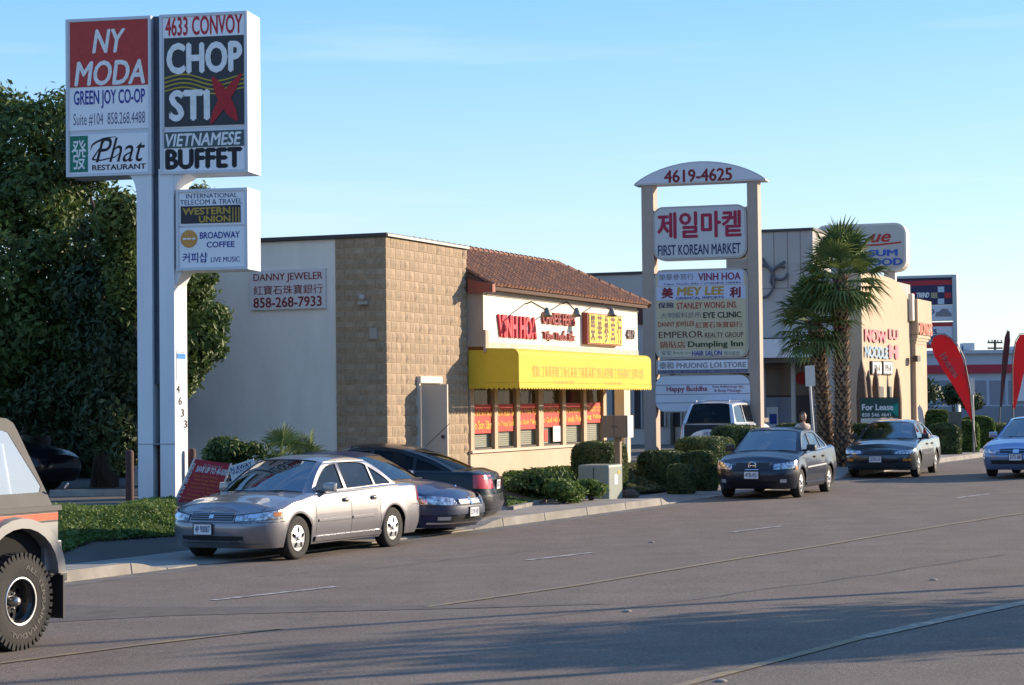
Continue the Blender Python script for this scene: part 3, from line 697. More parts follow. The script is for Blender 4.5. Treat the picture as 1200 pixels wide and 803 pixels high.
mb = MB(); mb.box(L1+.002, R0-.002, .10, .5, pzz, S1.q(182, 18)[1]); mb.build('post_gap_panel', mat('gap_navy', (.05, .06, .10), .5, var=.3), s1)
mb = MB(); mb.tube([((L1+R0)/2, .25, -.1), ((L1+R0)/2, .25, S1.q(182, 520)[1])], .065, 10); mb.build('steel_pipe', mat('rust_red', (.16, .045, .035), .7, var=.3), s1, smooth=True)
mb = MB(); mb.box(L0-.004, R1+.004, -.006, .626, S1.q(190, 521)[1], S1.q(190, 520)[1]); mb.build('post_seam', mat('seam_grey', (.3, .31, .34), .6), s1)
mb = MB(); g0, g1 = -.15, pzz+.2; mb.box(L1+.003, R0-.003, .45, .5, g0, g1); mb.build('post_gap_panel', PB, s1)
def cabinet(fr, parent, name, px, depth, mframe, y0=0, fw=.05):
    b = fr.box(*px, y0-.03); mb = MB(); mb.box(b[0], b[2], y0, y0+depth, b[1], b[3])
    for q in ((b[0], b[2], b[3]-fw, b[3]), (b[0], b[2], b[1], b[1]+fw)): mb.box(q[0], q[1], y0-.03, y0-.0005, q[2], q[3])
    for q in ((b[0], b[0]+fw), (b[2]-fw, b[2])): mb.box(q[0], q[1], y0-.03, y0-.0005, b[1]+fw+.0005, b[3]-fw-.0005)
    return mb.build(name, mframe, parent)
FR = mat('cabinet_frame', (.50, .53, .58), .4, .1); PNL = mat('panel_white', (.76, .76, .79), .5, spec=.4)
def panel(fr, par, px, y, m, name='sign_panel', th=.008): 
    b = fr.box(*px, y); mb = MB(); mb.box(b[0], b[2], y-th, y+.0, b[1], b[3]); return mb.build(name, m, par)
def T(fr, par, s, px, y, m, bold=0, sh=0, curve=None): return text(s, par, fr.box(*px, y), y, m, bold, sh, curve=curve)
DP = .68
c1 = cabinet(S1, s1, 'left_cabinet', (77, 20.5, 177, 206), DP, FR); y = -.012
panel(S1, c1, (80, 24, 174, 152), -.002, PNL); panel(S1, c1, (80, 157, 174, 203), -.002, PNL)
panel(S1, c1, (82, 24.5, 173.5, 101), y, ink('sign_red', (.46, .05, .045)))
T(S1, c1, 'NY', (108, 34, 147, 62), -.024, WHITE, .03, .22); T(S1, c1, 'MODA', (87, 70.5, 170, 100), -.024, WHITE, .03, .18)
T(S1, c1, 'GREEN JOY CO-OP', (86.5, 105, 170, 127), y, BLUE, .03); T(S1, c1, 'Suite #104  858.268.4488', (86, 132, 170, 147), y, ink('slate', (.10, .10, .2)), .0)
panel(S1, c1, (82, 159.5, 103, 202), y, GREEN, th=.004); T(S1, c1, '發', (84, 164, 101, 199), -.02, WHITE, .01)
T(S1, c1, 'Phat', (112, 161, 170, 190), y, BLACK, .0, .35); T(S1, c1, 'RESTAURANT', (108, 192.5, 171, 199), y, BLACK, .03)
sb_ = MB(); b = S1.box(105, 160, 140, 186, y); 
def swash(fr, par, pts, y, m, r=.02):
    P = [fr.q(px, py, y) for px, py in pts]; mb = MB()
    for i in range(len(P)-1):
        (x0, z0), (x1, z1) = P[i], P[i+1]; dx, dz = x1-x0, z1-z0; l = math.hypot(dx, dz) or 1
        w0 = r*(1-abs(2*i/(len(P)-1)-1)**2*.8); w1 = r*(1-abs(2*(i+1)/(len(P)-1)-1)**2*.8); nx, nz = -dz/l, dx/l
        mb.face([(x0-nx*w0, y, z0-nz*w0), (x1-nx*w1, y, z1-nz*w1), (x1+nx*w1, y, z1+nz*w1), (x0+nx*w0, y, z0+nz*w0)])
    return mb.build('swash', m, par)
swash(S1, c1, [(106, 176), (108, 170), (114, 166), (124, 162), (136, 160)], y-.001, BLACK, .018)
swash(S1, c1, [(124, 163), (118, 172), (112, 181), (108, 187), (118, 188), (135, 184), (142, 178)], y-.001, BLACK, .014)
c2 = cabinet(S1, s1, 'right_cabinet', (187, 15, 290, 203), DP, FR)
panel(S1, c2, (190, 18, 287, 149), -.002, PNL); panel(S1, c2, (190, 153, 287, 200), -.002, PNL)
CH = ink('charcoal', (.045, .05, .06)); GOLD = ink('gold', (.45, .34, .04))
panel(S1, c2, (192.5, 43, 286, 147.5), y, CH); T(S1, c2, '4633 CONVOY', (193.5, 18.5, 284, 41), y, ink('crimson', (.5, .03, .05)), .03)
for i in range(4):
    pts = [(192.5+93.5*k/24, 91+i*5+3.8*math.sin(k/24*2*PI*1.25+2.8)+3*(k/24)*0) for k in range(25)]
    P = [S1.q(px, py, -.022) for px, py in pts]; m3 = MB()
    for (x0, z0), (x1, z1) in zip(P, P[1:]): m3.face([(x0, -.022, z0-.012), (x1, -.022, z1-.012), (x1, -.022, z1+.012), (x0, -.022, z0+.012)])
    m3.build('wavy_stripe', GOLD, c2)
T(S1, c2, 'CHOP', (195, 49, 284, 86), -.026, WHITE, .05); T(S1, c2, 'STI', (198, 105, 246, 142), -.026, WHITE, .05)
swash(S1, c2, [(249, 90), (256, 103), (264, 118), (272, 132), (278, 141)], -.03, ink('brush_red', (.42, .02, .03)), .11)
swash(S1, c2, [(283, 86), (273, 101), (262, 118), (254, 131), (247, 145)], -.033, ink('brush_red', (.42, .02, .03)), .09)
panel(S1, c2, (192.5, 153.5, 286, 172.5), y, ink('teal_dark', (.07, .11, .12))); T(S1, c2, 'VIETNAMESE', (194, 155.5, 283, 171), -.024, WHITE, .03, .2)
T(S1, c2, 'BUFFET', (193.5, 173.5, 284, 198), y, BLACK, .06)
c3 = cabinet(S1, s1, 'lower_cabinet', (206, 221, 290, 316.5), DP, FR)
panel(S1, c3, (209, 224, 287, 264), -.002, PNL); panel(S1, c3, (209, 266.5, 287, 314), -.002, PNL)
INK2 = ink('ink_navy', (.03, .04, .12))
T(S1, c3, 'INTERNATIONAL', (218, 226.5, 278, 232), y, INK2, .01); T(S1, c3, 'TELECOM & TRAVEL', (211, 233.5, 284, 239.5), y, INK2, .01)
panel(S1, c3, (212, 241, 282, 261.5), y, ink('dark_band', (.04, .035, .05))); T(S1, c3, 'WESTERN', (214, 243, 270, 251.5), -.024, ink('amber', (.5, .33, .06)), .04); T(S1, c3, 'UNION', (233, 252.5, 270, 260.5), -.024, ink('amber', (.5, .33, .06)), .04)
for px in (273, 276.5, 280): panel(S1, c3, (px-.6, 243, px+.6, 260.5), -.022, ink('amber', (.5, .33, .06)), 'stripe', .003)
cx, cz = S1.q(221.5, 280, y); m3 = MB(); m3.lathe([(0, -.012), (.135, -.010), (.15, 0)], c=(cx, y, cz), n=28, ax='y'); m3.build('round_logo', ink('logo_orange', (.62, .30, .08)), c3)
T(S1, c3, '— — —', (214, 279, 229, 281), y-.014, WHITE, .02)
T(S1, c3, 'BROADWAY', (234, 271.5, 281, 279.5), y, BLUE, .03); T(S1, c3, 'COFFEE', (242, 283, 275, 290), y, BLUE, .03)
T(S1, c3, '커피샵', (214, 296, 243, 308), y, BLUE, .02); T(S1, c3, 'LIVE MUSIC', (247, 301, 281, 307), y, BLUE, .015)
mb = MB(); q = S1.q(219, 300, .3); zt_, zb_ = S1.q(212, 316)[1], S1.q(212, 335)[1]
mb.prism([(R1, zb_), (R1+.16, zt_+.02), (R1, zt_+.02)], .05, .55); mb.build('bracket', PW, s1)
# lit side of the right post: notice and the four numerals one below another (they face local +x)
sp = empty('number_plate', (sx+R1*math.cos(a1), sy+R1*math.sin(a1), sz), a1+PI/2, 'street number 4633 running down the lit side of the tall pylon post', 'street number')
S1s = Frame(sx+R1*math.cos(a1), sy+R1*math.sin(a1), sz, a1+PI/2)
for ch, px, py in (('4', 208.5, 456), ('6', 211, 470), ('3', 213.5, 484), ('3', 217, 497)):
    text(ch, sp, S1s.box(px-2.1, py-4.6, px+2.1, py+4.6, 0), -.006, BLACK, .02, name='numeral')
nb = S1s.box(206.5, 411, 216.5, 446, 0); 
wn_ = tag(empty('notice', (sx+R1*math.cos(a1), sy+R1*math.sin(a1), sz), a1+PI/2), 'small white parking notice with blue top on the lit side of the pylon post', 'notice')
mb = MB(); mb.box(nb[0], nb[2], -.012, -.001, nb[1], nb[3]); mb.build('notice_board', mat('notice_board', (.7, .7, .68), .5), wn_)
mb = MB(); mb.box(nb[0]+.01, nb[2]-.01, -.02, -.0125, nb[3]-.14, nb[3]-.05); mb.build('blue_band', ink('notice_blue', (.03, .2, .6)), wn_)
text('NO PARKING', wn_, (nb[0]+.03, nb[3]-.04, nb[2]-.03, nb[3]-.015), -.014, BLUE)
for i in range(7): text('customer parking only all others', wn_, (nb[0]+.03, nb[3]-.19-.05*i, nb[2]-.03, nb[3]-.165-.05*i), -.014, GREY)

# ================================================================== PYLON SIGN 4619-4625
sx2, sy2 = at(822, 400, 64)[0:2]; sz2 = gz(sx2, sy2); a2 = -R(17)
S2 = Frame(sx2, sy2, sz2, a2); print('sign2 ground py check', S2.q(757, 531), sz2)
s2 = empty('pylon_sign', (sx2, sy2, sz2), a2, 'two-post tan pylon sign with an arched 4619-4625 top and a directory of shop names', 'pylon sign')
TAN = mat('tan_post', (.40, .31, .25), .75, var=.1, scale=2, bump=.1)
z0_ = min(-.2, S2.q(757, 533)[1])
for p0, p1 in ((753, 767), (877, 889.5)):
    x0, x1 = S2.q(p0, 350)[0], S2.q(p1, 350)[0]; mb = MB(); mb.box(x0, x1, 0, .55, z0_, S2.q(822, 214)[1]); mb.build('post', TAN, s2)
xa, za = S2.q(743, 217, -.05); xb, zb2 = S2.q(897, 212, -.05); xm, zm = S2.q(820, 190.5, -.05); 
zb0 = (za+zb2)/2; pts = [(xa, zb0), (xb, zb0)]
hw_ = (xb-xa)/2; cxm = (xa+xb)/2; sag = zm-zb0
arc = [(cxm+hw_*math.cos(PI*i/20), zb0+.04+sag*(1-(math.cos(PI*i/20))**2)**.85) for i in range(0, 21)]
mb = MB(); mb.prism(pts+arc, -.05, .6); ar = mb.build('arch_cabinet', mat('arch_trim', (.5, .47, .45), .5), s2)
mb = MB(); inn = [(cxm+(x-cxm)*.955, zb0+.05+(z-zb0-.04)*.90) for x, z in arc]; mb.prism(inn, -.06, -.0505); mb.build('arch_face', mat('arch_face', (.58, .57, .62), .5), ar)
T(S2, ar, '4619-4625', (778, 198, 858, 213), -.066, DR, .03)
def rcab(fr, par, px, y0, y1, m, mt, r=.25, name='cabinet', inset=.06):
    b = fr.box(*px, y0); mb = MB(); mb.prism(rrect(b[0], b[1], b[2], b[3], r), y0, y1); o = mb.build(name, m, par, bevel=0)
    mb = MB(); mb.prism(rrect(b[0]+inset, b[1]+inset, b[2]-inset, b[3]-inset, r*.8), y0-.01, y0-.0005); mb.build('face_panel', mt, o); return o
CBF = mat('cabinet_tan', (.42, .37, .33), .6); FP1 = mat('face_grey', (.52, .50, .50), .5); FP2 = mat('face_lavender', (.50, .52, .66), .5); FPY = mat('face_cream', (.55, .46, .29), .5); FPW = mat('face_white', (.62, .64, .70), .5)
k1 = rcab(S2, s2, (765.5, 241, 875, 304), -.02, .5, CBF, FP1, .3, 'korean_market_cabinet')
T(S2, k1, '제일마켙', (770, 247.5, 869, 279), -.036, ink('berry', (.36, .02, .06)), .035); T(S2, k1, 'FIRST KOREAN MARKET', (771, 286, 868, 298.5), -.036, NAVY, .02)
b = S2.box(851, 304.5, 877, 315, .0); mb = MB(); mb.box(b[0], b[2], .05, .5, b[1]-.01, b[3]-.01); mb.build('cross_block', TAN, s2)
k2 = rcab(S2, s2, (767, 315, 877, 420.5), -.02, .5, CBF, FPY, .3, 'directory_cabinet')
def strip2(par, py0, py1, m, x0=769.5, x1=873.5): return panel(S2, par, (x0, py0, x1, py1), -.031, m, 'name_panel', .008)
strip2(k2, 318, 334.3, FP2, 771.5, 871.5); strip2(k2, 335.3, 351, FP2)
for q0, q1 in ((352.3, 363), (364, 374.7), (375.7, 386), (387, 397.4), (398.4, 409)): strip2(k2, q0, q1, FPY)
strip2(k2, 410, 417.5, mat('face_cream_pale', (.58, .54, .42), .5), 772, 871)
yy = -.045
T(S2, k2, '榮華參茸行', (772, 321, 813, 328.5), yy, GREY, .01); T(S2, k2, 'VINH HOA', (818, 319.5, 868, 328.5), yy, ink('plum', (.25, .03, .08)), .03); T(S2, k2, 'Tiệm Thuốc Bắc • CHINESE HERBS', (777, 330.5, 868, 333.8), yy, INK2, .01)
T(S2, k2, '美', (775, 337, 789, 350), yy, DR, .05); T(S2, k2, '利', (855, 336, 868, 349), yy, DR, .05); T(S2, k2, 'MEY LEE', (793, 336, 849, 346), yy, ink('mustard', (.5, .3, .06)), .05, .1); T(S2, k2, 'ORIENTAL IMPORTS', (792, 347.5, 848, 350.6), yy, INK2, .02)
T(S2, k2, '保險', (771, 354.5, 790, 361.5), yy, NAVY, .02); T(S2, k2, 'STANLEY WONG INS.', (793, 354, 864, 361.5), yy, RED, .02)
T(S2, k2, '大明眼科診所', (774, 366, 822, 373), yy, GREY, .01); T(S2, k2, 'EYE CLINIC', (824, 365.5, 869, 372.5), yy, BLACK, .03)
T(S2, k2, 'DANNY JEWELER', (771, 377, 814, 384.5), yy, ink('rust', (.42, .06, .03)), .02); T(S2, k2, '紅寶石珠寶銀行', (815, 377, 870, 384), yy, ink('rust', (.42, .06, .03)), .01)
T(S2, k2, 'EMPEROR', (772, 388.5, 824, 396), yy, ink('brown', (.12, .03, .03)), .01); T(S2, k2, 'REALTY GROUP', (826, 389.5, 871, 395.5), yy, ink('brown', (.12, .03, .03)), .01)
T(S2, k2, '鍋貼店', (773, 400, 803, 408), yy, ink('rust', (.42, .06, .03)), .01); T(S2, k2, 'Dumpling Inn', (806, 399.5, 871, 408.5), yy, ink('deep_green', (.03, .08, .03)), .035)
T(S2, k2, '安安', (775, 411, 787, 416.5), yy, GREY, .01); T(S2, k2, 'Beauty Line', (789, 411.5, 810, 416), yy, ink('olive', (.3, .26, .1)), .0); T(S2, k2, 'HAIR SALON', (811, 410.8, 846, 417), yy, BLUE, .03); T(S2, k2, '헤어룸살', (848, 411.5, 867, 416.5), yy, GREY, .01)
k3 = sbox(S2, s2, 'store_cabinet', (769, 421.5, 878, 438), 0, .45, CBF); panel(S2, k3, (771, 422.5, 876, 433), -.004, PNL); panel(S2, k3, (771, 433.6, 876, 437), -.004, ink('navy_band', (.06, .07, .16)))
T(S2, k3, '泰和 PHUONG LOI STORE', (772.5, 423.5, 874.5, 432), -.018, mat('letter_shade', (.3, .29, .3), .6), .05); T(S2, k3, 'NATURAL HERBS TEA GIFTS BOOKS VIDEO FASHION AND MORE', (772, 434.2, 875, 436.4), -.018, mat('letter_pale', (.4, .42, .5), .6), .0)
k4 = rcab(S2, s2, (767.5, 439.5, 880, 483), -.02, .45, CBF, FPW, .35, 'lower_directory', .03)
for i, pyy in enumerate((450.5, 461.5, 471.5)): panel(S2, k4, (768, pyy, 879, pyy+.8), -.031, mat('thin_line', (.2, .2, .25), .6), 'divider', .003)
T(S2, k4, 'Happy Buddha', (781, 452.5, 829, 460.5), -.04, ink('maroon', (.3, .04, .08)), .02); T(S2, k4, 'Foot Reflexology Spa', (835, 451.5, 871, 455.3), -.04, ink('maroon', (.3, .04, .08)), .005); T(S2, k4, '& Body Massage', (837, 456, 868, 460.3), -.04, ink('maroon', (.3, .04, .08)), .005)
for px_, pz_ in ((874, 247), (874, 300), (875, 320), (875, 415), (877, 445)):
    x0, z0 = S2.q(px_, pz_, .2); mb = MB(); mb.box(x0, x0+.16, .1, .45, z0-.1, z0+.12); mb.build('bracket', mat('bracket_cream', (.6, .52, .42), .6), s2)
# ================================================================== VEHICLES
TYRE = mat('tyre_rubber', (.022, .021, .02), .85, var=.3, scale=9, bump=.2)
ALLOY = mat('alloy', (.62, .62, .64), .32, .75); HUBW = mat('wheel_silver', (.66, .66, .68), .35, .5)
BLKP = mat('black_plastic', (.02, .02, .022), .5); BLKW = mat('wheel_well', (.008, .008, .008), 1)
CHR = mat('chrome', (.75, .75, .77), .12, 1); LENS = mat('lamp_lens', (.58, .58, .60), .12, .45, coat=1); AMB = mat('amber_lens', (.60, .2, .03), .2, coat=1)
TAIL = mat('tail_red', (.5, .015, .02), .2, coat=1); SEAT = mat('seat_cloth', (.16, .155, .15), .9); SEATD = mat('seat_dark', (.035, .035, .04), .9)
PLATE = mat('plate_white', (.72, .72, .74), .4); GLS = glass('car_glass', (.26, .29, .28), .38); GLR = glass('side_glass', (.2, .23, .23), 1.5); GLD = glass('tinted_glass', (.06, .07, .08), .6); SEAM = mat('seam', (.012, .012, .014), .7)
LCL = mat('lamp_clear', (.85, .85, .88), .12, .75, c2=(.10, .10, .12), scale=16, coat=1, bump=.35, bscale=26)  # light and dark mottling painted in for reflections in the lens facets
def lerp(a, b, t): return a+(b-a)*t
def interp(P, x):
    if x <= P[0][0]: return P[0][1]
    for (a, b), (c, d) in zip(P, P[1:]):
        if x <= c: t = (x-a)/(c-a); t = t*t*(3-2*t)*.5+t*.5; return b+(d-b)*t
    return P[-1][1]
class Car:
    """A saloon body: x runs from the front (0) to the rear (L), -y is the driver's side, z up; wheels stand on z = 0."""
    def __init__(s, name, loc, heading, label, cat, P, scale=1.0):
        s.P = P; s.root = empty(name, loc, math.atan2(-heading[1], -heading[0]), label, cat); s.root.scale = (scale,)*3
        s.L, s.W = P['L'], P['W']; s.hw = s.W/2; s.off = -s.L/2
        s.outline()
    # --- plan outline, arc length q from the front centre along the -y side
    def outline(s):
        L, hw = s.L, s.hw; rf, rr = s.P.get('rf', .42), s.P.get('rr', .34); pts = []
        for i in range(9): pts.append((0, -(hw-rf)*i/8))
        for i in range(1, 11): a = PI/2*i/10; pts.append((rf*(1-math.cos(a))**1.0*1.15, -(hw-rf)-rf*math.sin(a)))
        x0 = rf*1.15; x1 = L-rr*1.1; n = int((x1-x0)/.045)
        for i in range(1, n+1): pts.append((x0+(x1-x0)*i/n, -hw))
        for i in range(1, 9): a = PI/2*i/8; pts.append((x1+rr*1.1*math.sin(a), -(hw-rr)-rr*math.cos(a)))
        for i in range(1, 7): pts.append((L, -(hw-rr)*(1-i/6)))
        s.pts = pts; s.q = [0]
        for a, b in zip(pts, pts[1:]): s.q.append(s.q[-1]+math.hypot(b[0]-a[0], b[1]-a[1]))
    def out(s, q):
        sg = 1 if q >= 0 else -1; q = min(abs(q), s.q[-1]-1e-6)
        for i in range(len(s.q)-1):
            if q <= s.q[i+1]: break
        t = (q-s.q[i])/(s.q[i+1]-s.q[i]); a, b = s.pts[i], s.pts[i+1]
        x, y = lerp(a[0], b[0], t), lerp(a[1], b[1], t); dx, dy = b[0]-a[0], b[1]-a[1]; l = math.hypot(dx, dy)
        nx, ny = dy/l, -dx/l        # outward for the -y side
        return x, y*sg, nx, ny*sg
    def zb(s, x):
        P = s.P; z = P.get('sill', .2); r = P['ra']
        for wx in (P['xf'], P['xr']):
            if abs(x-wx) < r: z = max(z, P['rw']*.95+math.sqrt(max(0, r*r-(x-wx)**2)))
        return z
    def inset(s, z, x=2):
        if z > .55: i = .055*((z-.55)/.45)**2
        else: i = .06*((.55-z)/.35)**2
        for wx in (s.P['xf'], s.P['xr']):       # swollen arches
            d = math.hypot(x-wx, z-s.P['rw']); i -= .018*max(0, 1-abs(d-s.P['ra']-.02)/.12)
        return i
    def warp(s, x, y, z):
        wf = max(0, 1-x/.8)**1.4; wr = max(0, 1-(s.L-x)/.6)**1.4
        x2 = x+wf*(interp(s.P['nose'], z)+.13*(abs(y)/s.hw)**2)-wr*(interp(s.P['tail'], z)+.08*(abs(y)/s.hw)**2)
        return (x2+s.off, y, z)
    def surf(s, q, z, off=0):
        x, y, nx, ny = s.out(q); i = -s.inset(z, x)+off; return s.warp(x+nx*i, y+ny*i, z)
    def side(s, x, z, sg=1, off=0):
        return s.surf(sg*(s.qx(x)), z, off)
    def qx(s, x):
        for i in range(9, len(s.pts)-1):
            if s.pts[i+1][0] >= x: return s.q[i]+(x-s.pts[i][0])/(s.pts[i+1][0]-s.pts[i][0]+1e-9)*(s.q[i+1]-s.q[i])
        return s.q[-1]
    def body(s, m):
        P = s.P; V = [0, .10, .22, .36, .52, .68, .82, .93, 1.0]; T = [.025, .07, .14, .25, .42, .65, .85, 1.0]
        cols = []; N = len(s.pts)
        for i in range(N):
            q = s.q[i]; x, y, nx, ny = s.out(q+(1e-5 if i < N-1 else -1e-5)); zt = interp(P['shoulder'], x); zb = s.zb(x) if abs(y) > s.hw*.8 else P.get('sill', .2); zc = interp(P['spine'], x); c = []
            for v in V:
                z = zb+(zt-.03-zb)*v; j = -s.inset(z, x); c.append(s.warp(x+nx*j, y+ny*j, z))
            j = -s.inset(zt-.03, x); bx, by = x+nx*j, y+ny*j
            for t in T:
                yy = by*(1-t); z = zt-.03+.03*min(1, (t/.07))**.6+(zc-zt)*(1-(1-t)**2.0); xx = bx-(nx*.02*min(1, t/.07) if abs(nx) > .3 else 0)
                c.append(s.warp(xx, yy, z))
            cols.append((x, c))
        R_ = len(V)+len(T); mb = MB()
        for sg in (1, -1):
            vs = [(p[0], p[1]*sg, p[2]) for _, c in cols for p in c]; fs = []
            for i in range(N-1):
                xm = (cols[i][0]+cols[i+1][0])/2
                for j in range(R_-1):
                    if j >= len(V)+1 and P['cab'][0] < xm < P['cab'][1]: continue
                    f = (i*R_+j, (i+1)*R_+j, (i+1)*R_+j+1, i*R_+j+1); fs.append(f if sg > 0 else f[::-1])
            mb.raw(vs, fs)
        s.bodyo = mb.build('body', m, s.root, sharp=38)
        # sills, floor and wheel wells
        ub = MB(); hw = s.hw; o = s.off; xs = [.35, P['xf']-P['ra'], P['xf']+P['ra'], P['xr']-P['ra'], P['xr']+P['ra'], s.L-.3]
        for a, b, yy in ((0, 1, hw-.2), (1, 2, hw-.3), (2, 3, hw-.09), (3, 4, hw-.3), (4, 5, hw-.2)): ub.box(xs[a]+o, xs[b]+o, -yy, yy, .19, .42)
        for wx in (P['xf'], P['xr']):
            for sg in (1, -1):
                pr = []
                for k in range(13):
                    a = PI*k/12; pr.append((wx+o+math.cos(a)*P['ra']*1.02, P['rw']*.95+math.sin(a)*P['ra']*1.02))
                vs = []; 
                for (a, b) in pr: vs += [(a, sg*(hw-.035), b), (a, sg*(hw-.32), b)]
                fs = [(2*k, 2*k+1, 2*k+3, 2*k+2) for k in range(12)]+[tuple(2*k+1 for k in range(13))]
                ub.raw(vs, fs)
        ub.build('underbody', BLKW, s.root)
    def patch(s, name, m, q0, q1, z0, z1, off=.006, n=8, parent=None, bulge=0, nz=2):
        """a lamp, grille or trim piece following the body between q0..q1; z0, z1 numbers or functions of t in 0..1"""
        f0 = z0 if callable(z0) else (lambda t: z0); f1 = z1 if callable(z1) else (lambda t: z1); mb = MB(); vs = []; fs = []
        for i in range(n+1):
            t = i/n; q = lerp(q0, q1, t)
            for j in range(nz+1):
                z = lerp(f0(t), f1(t), j/nz); b = bulge*math.sin(PI*max(.02, min(.98, t)))*math.sin(PI*max(.05, min(.95, j/nz))); vs.append(s.surf(q, z, off+b))
        k = nz+1
        for i in range(n):
            for j in range(nz): fs.append((i*k+j, (i+1)*k+j, (i+1)*k+j+1, i*k+j+1) if q1 > q0 else (i*k+j, i*k+j+1, (i+1)*k+j+1, (i+1)*k+j))
        # rim so the piece has thickness
        nv = len(vs); rim = [i*k for i in range(n+1)]+[n*k+j for j in range(1, k)]+[i*k+nz for i in range(n-1, -1, -1)]+[j for j in range(nz-1, 0, -1)]
        for r in rim:
            i, j = divmod(r, k); t = i/n; vs.append(s.surf(lerp(q0, q1, t), lerp(f0(t), f1(t), j/nz), -.01))
        for a in range(len(rim)): b = (a+1) % len(rim); fs.append((rim[a], rim[b], nv+b, nv+a))
        mb.raw(vs, fs); return mb.build(name, m, parent or s.bodyo, sharp=40)
    def cabin(s, m, glassm=None, seat=None, tint=None):
        P = s.P; g = glassm or GLS; hw = s.hw; o = s.off
        xa0, xat, xct, xc0 = P['wind'][0], P['wind'][1], P['rear'][0], P['rear'][1]; zr = P['roof']; rx = P.get('yr', .60)
        bowl, bowu = P.get('bow', .26), .10
        zbelt = lambda x: interp(P['shoulder'], x)-.005; yb = lambda x: hw-.085-P.get('belt_in', .02)
        zroof = lambda x: zr-.055*(abs((x-(xat+xct)/2)/((xct-xat)/2)))**2.2-.01
        ax0, axt = xa0+bowl, xat; cx0, cxt = xc0-P.get('rbow', .2), xct
        zA, zC = zbelt(ax0), zbelt(cx0)
        def yz(x, z):
            zb_ = zbelt(min(max(x, ax0), cx0)); t = max(0, min(1, (z-zb_)/(zroof(min(max(x, axt), cxt))-zb_)))
            ye = yb(x); return lerp(ye, rx, t**1.15*.92+.08*t)
        def fn(sg, off=0): return lambda x, z: (x+o, sg*(-1)*(yz(x, z)+off), z)
        def aline(x): return zA+(zroof(axt)-zA)*((x-ax0)/(axt-ax0))
        def cline(x): return zC+(zroof(cxt)-zC)*((cx0-x)/(cx0-cxt))
        def arc_a(x):        # pillars bow slightly outward
            t = max(0, min(1, (x-ax0)/(axt-ax0))); return aline(x)+.045*math.sin(PI*t)
        def arc_c(x):
            t = max(0, min(1, (cx0-x)/(cx0-cxt))); return cline(x)+.035*math.sin(PI*t)
        def top(x):
            if x < axt: return arc_a(x)
            if x > cxt: return arc_c(x)
            return zroof(x)
        nn = 60; xs = [ax0+(cx0-ax0)*i/nn for i in range(nn+1)]
        outer = [(x, zbelt(x)-.02) for x in xs]+[(x, max(top(x), zbelt(x)-.01)) for x in reversed(xs)]
        holes = []; wins = []
        for (w0, w1) in P['win']:
            up = []; 
            xx = w0
            def lim(x):
                v = zroof(x)-.055 if axt <= x <= cxt else 9
                sa = (zroof(axt)-zA)/(axt-ax0); sc = (zroof(cxt)-zC)/(cx0-cxt)
                return min(v, zroof(min(max(x, axt), cxt))-.05, arc_a(x)-.055*math.sqrt(1+sa*sa) if x < axt+.15 else 9, arc_c(x)-P.get('cp', .07)*math.sqrt(1+sc*sc) if x > cxt-.15 else 9)
            pts = [w0+(w1-w0)*i/16 for i in range(17)]; ok = [x for x in pts if lim(x) > zbelt(x)+.035]
            if len(ok) < 3: continue
            h = [(x, zbelt(x)+.02) for x in ok]+[(x, lim(x)) for x in reversed(ok)]
            holes.append(h); wins.append(h)
        for sg in (1, -1):
            mb = MB(); mb.tess(outer, holes, fn(sg)); mb.build('side_frame', m, s.bodyo, smooth=True)
            for h in wins:
                # dark rubber edge and pane
                gm = MB(); gm.tess(h, [], fn(sg, -.012)); gm.build('side_window', tint or GLR, s.bodyo, smooth=True)
                rb_ = MB(); f = fn(sg, .002); L_ = len(h); cxx = sum(p[0] for p in h)/L_; czz = sum(p[1] for p in h)/L_
                for i in range(L_):
                    a, b = h[i], h[(i+1) % L_]; inn = lambda p: (p[0]+(cxx-p[0])*.035, p[1]+(czz-p[1])*.06)
                    rb_.face([f(*a), f(*b), f(*inn(b)), f(*inn(a))])
                rb_.build('window_trim', SEAM, s.bodyo)
        # roof
        mb = MB(); vs = []; fs = []; nx_, ny_ = 24, 12; rows = []
        for i in range(nx_+1):
            x = xat+(xct-xat)*i/nx_
            for j in range(ny_+1):
                v = -1+2*j/ny_; e = (abs(v))**4; xx = x-bowu*(1-v*v)*(1-i/nx_)+bowu*.6*(1-v*v)*(i/nx_)
                vs.append((xx+o, v*rx, zroof(x)+.055*(1-e*.9-.1*v*v)+(-.0055)))
        k = ny_+1
        for i in range(nx_):
            for j in range(ny_): fs.append((i*k+j, (i+1)*k+j, (i+1)*k+j+1, i*k+j+1))
        mb.raw(vs, fs); s.roof = mb.build('roof', m, s.bodyo, smooth=True)
        # gap closers between roof skin and side frames are 3 mm lips
        # windscreens
        def screen(name, xb, bow, xt, bt, zb0, parent):
            up = 10; uv = 14; vs = []
            for i in range(up+1):
                t = i/up
                for j in range(uv+1):
                    v = -1+2*j/uv; yl = lerp(yb(xb), rx, t); zl = lerp(zb0, zroof(xt), t); 
                    bx = lerp(xb-bow*(1-v*v), xt-bt*(1-v*v), t); 
                    zz = zl+(.055*(1-abs(v)**4*.9-.1*v*v)-.006)*t+ (interp(P['spine'], xb-bow)-zb0)*(1-v*v)*(1-t)*.8
                    bulge = .03*math.sin(PI*t)
                    vs.append((bx+o, v*yl, zz+bulge*.8))
            k = uv+1; G = MB(); fg = []; fp = []; fb = []
            for i in range(up):
                for j in range(uv):
                    f = (i*k+j, i*k+j+1, (i+1)*k+j+1, (i+1)*k+j)
                    (fp if j == 0 else fb if j == uv-1 else fg).append(f)
            G.raw(vs, fg); go = G.build(name, g, parent, smooth=True)
            
            for fx_ in (fp, fb): Q = MB(); Q.raw(vs, fx_); Q.build('pillar', m, parent, smooth=True)
            # frit bands
            B = MB()
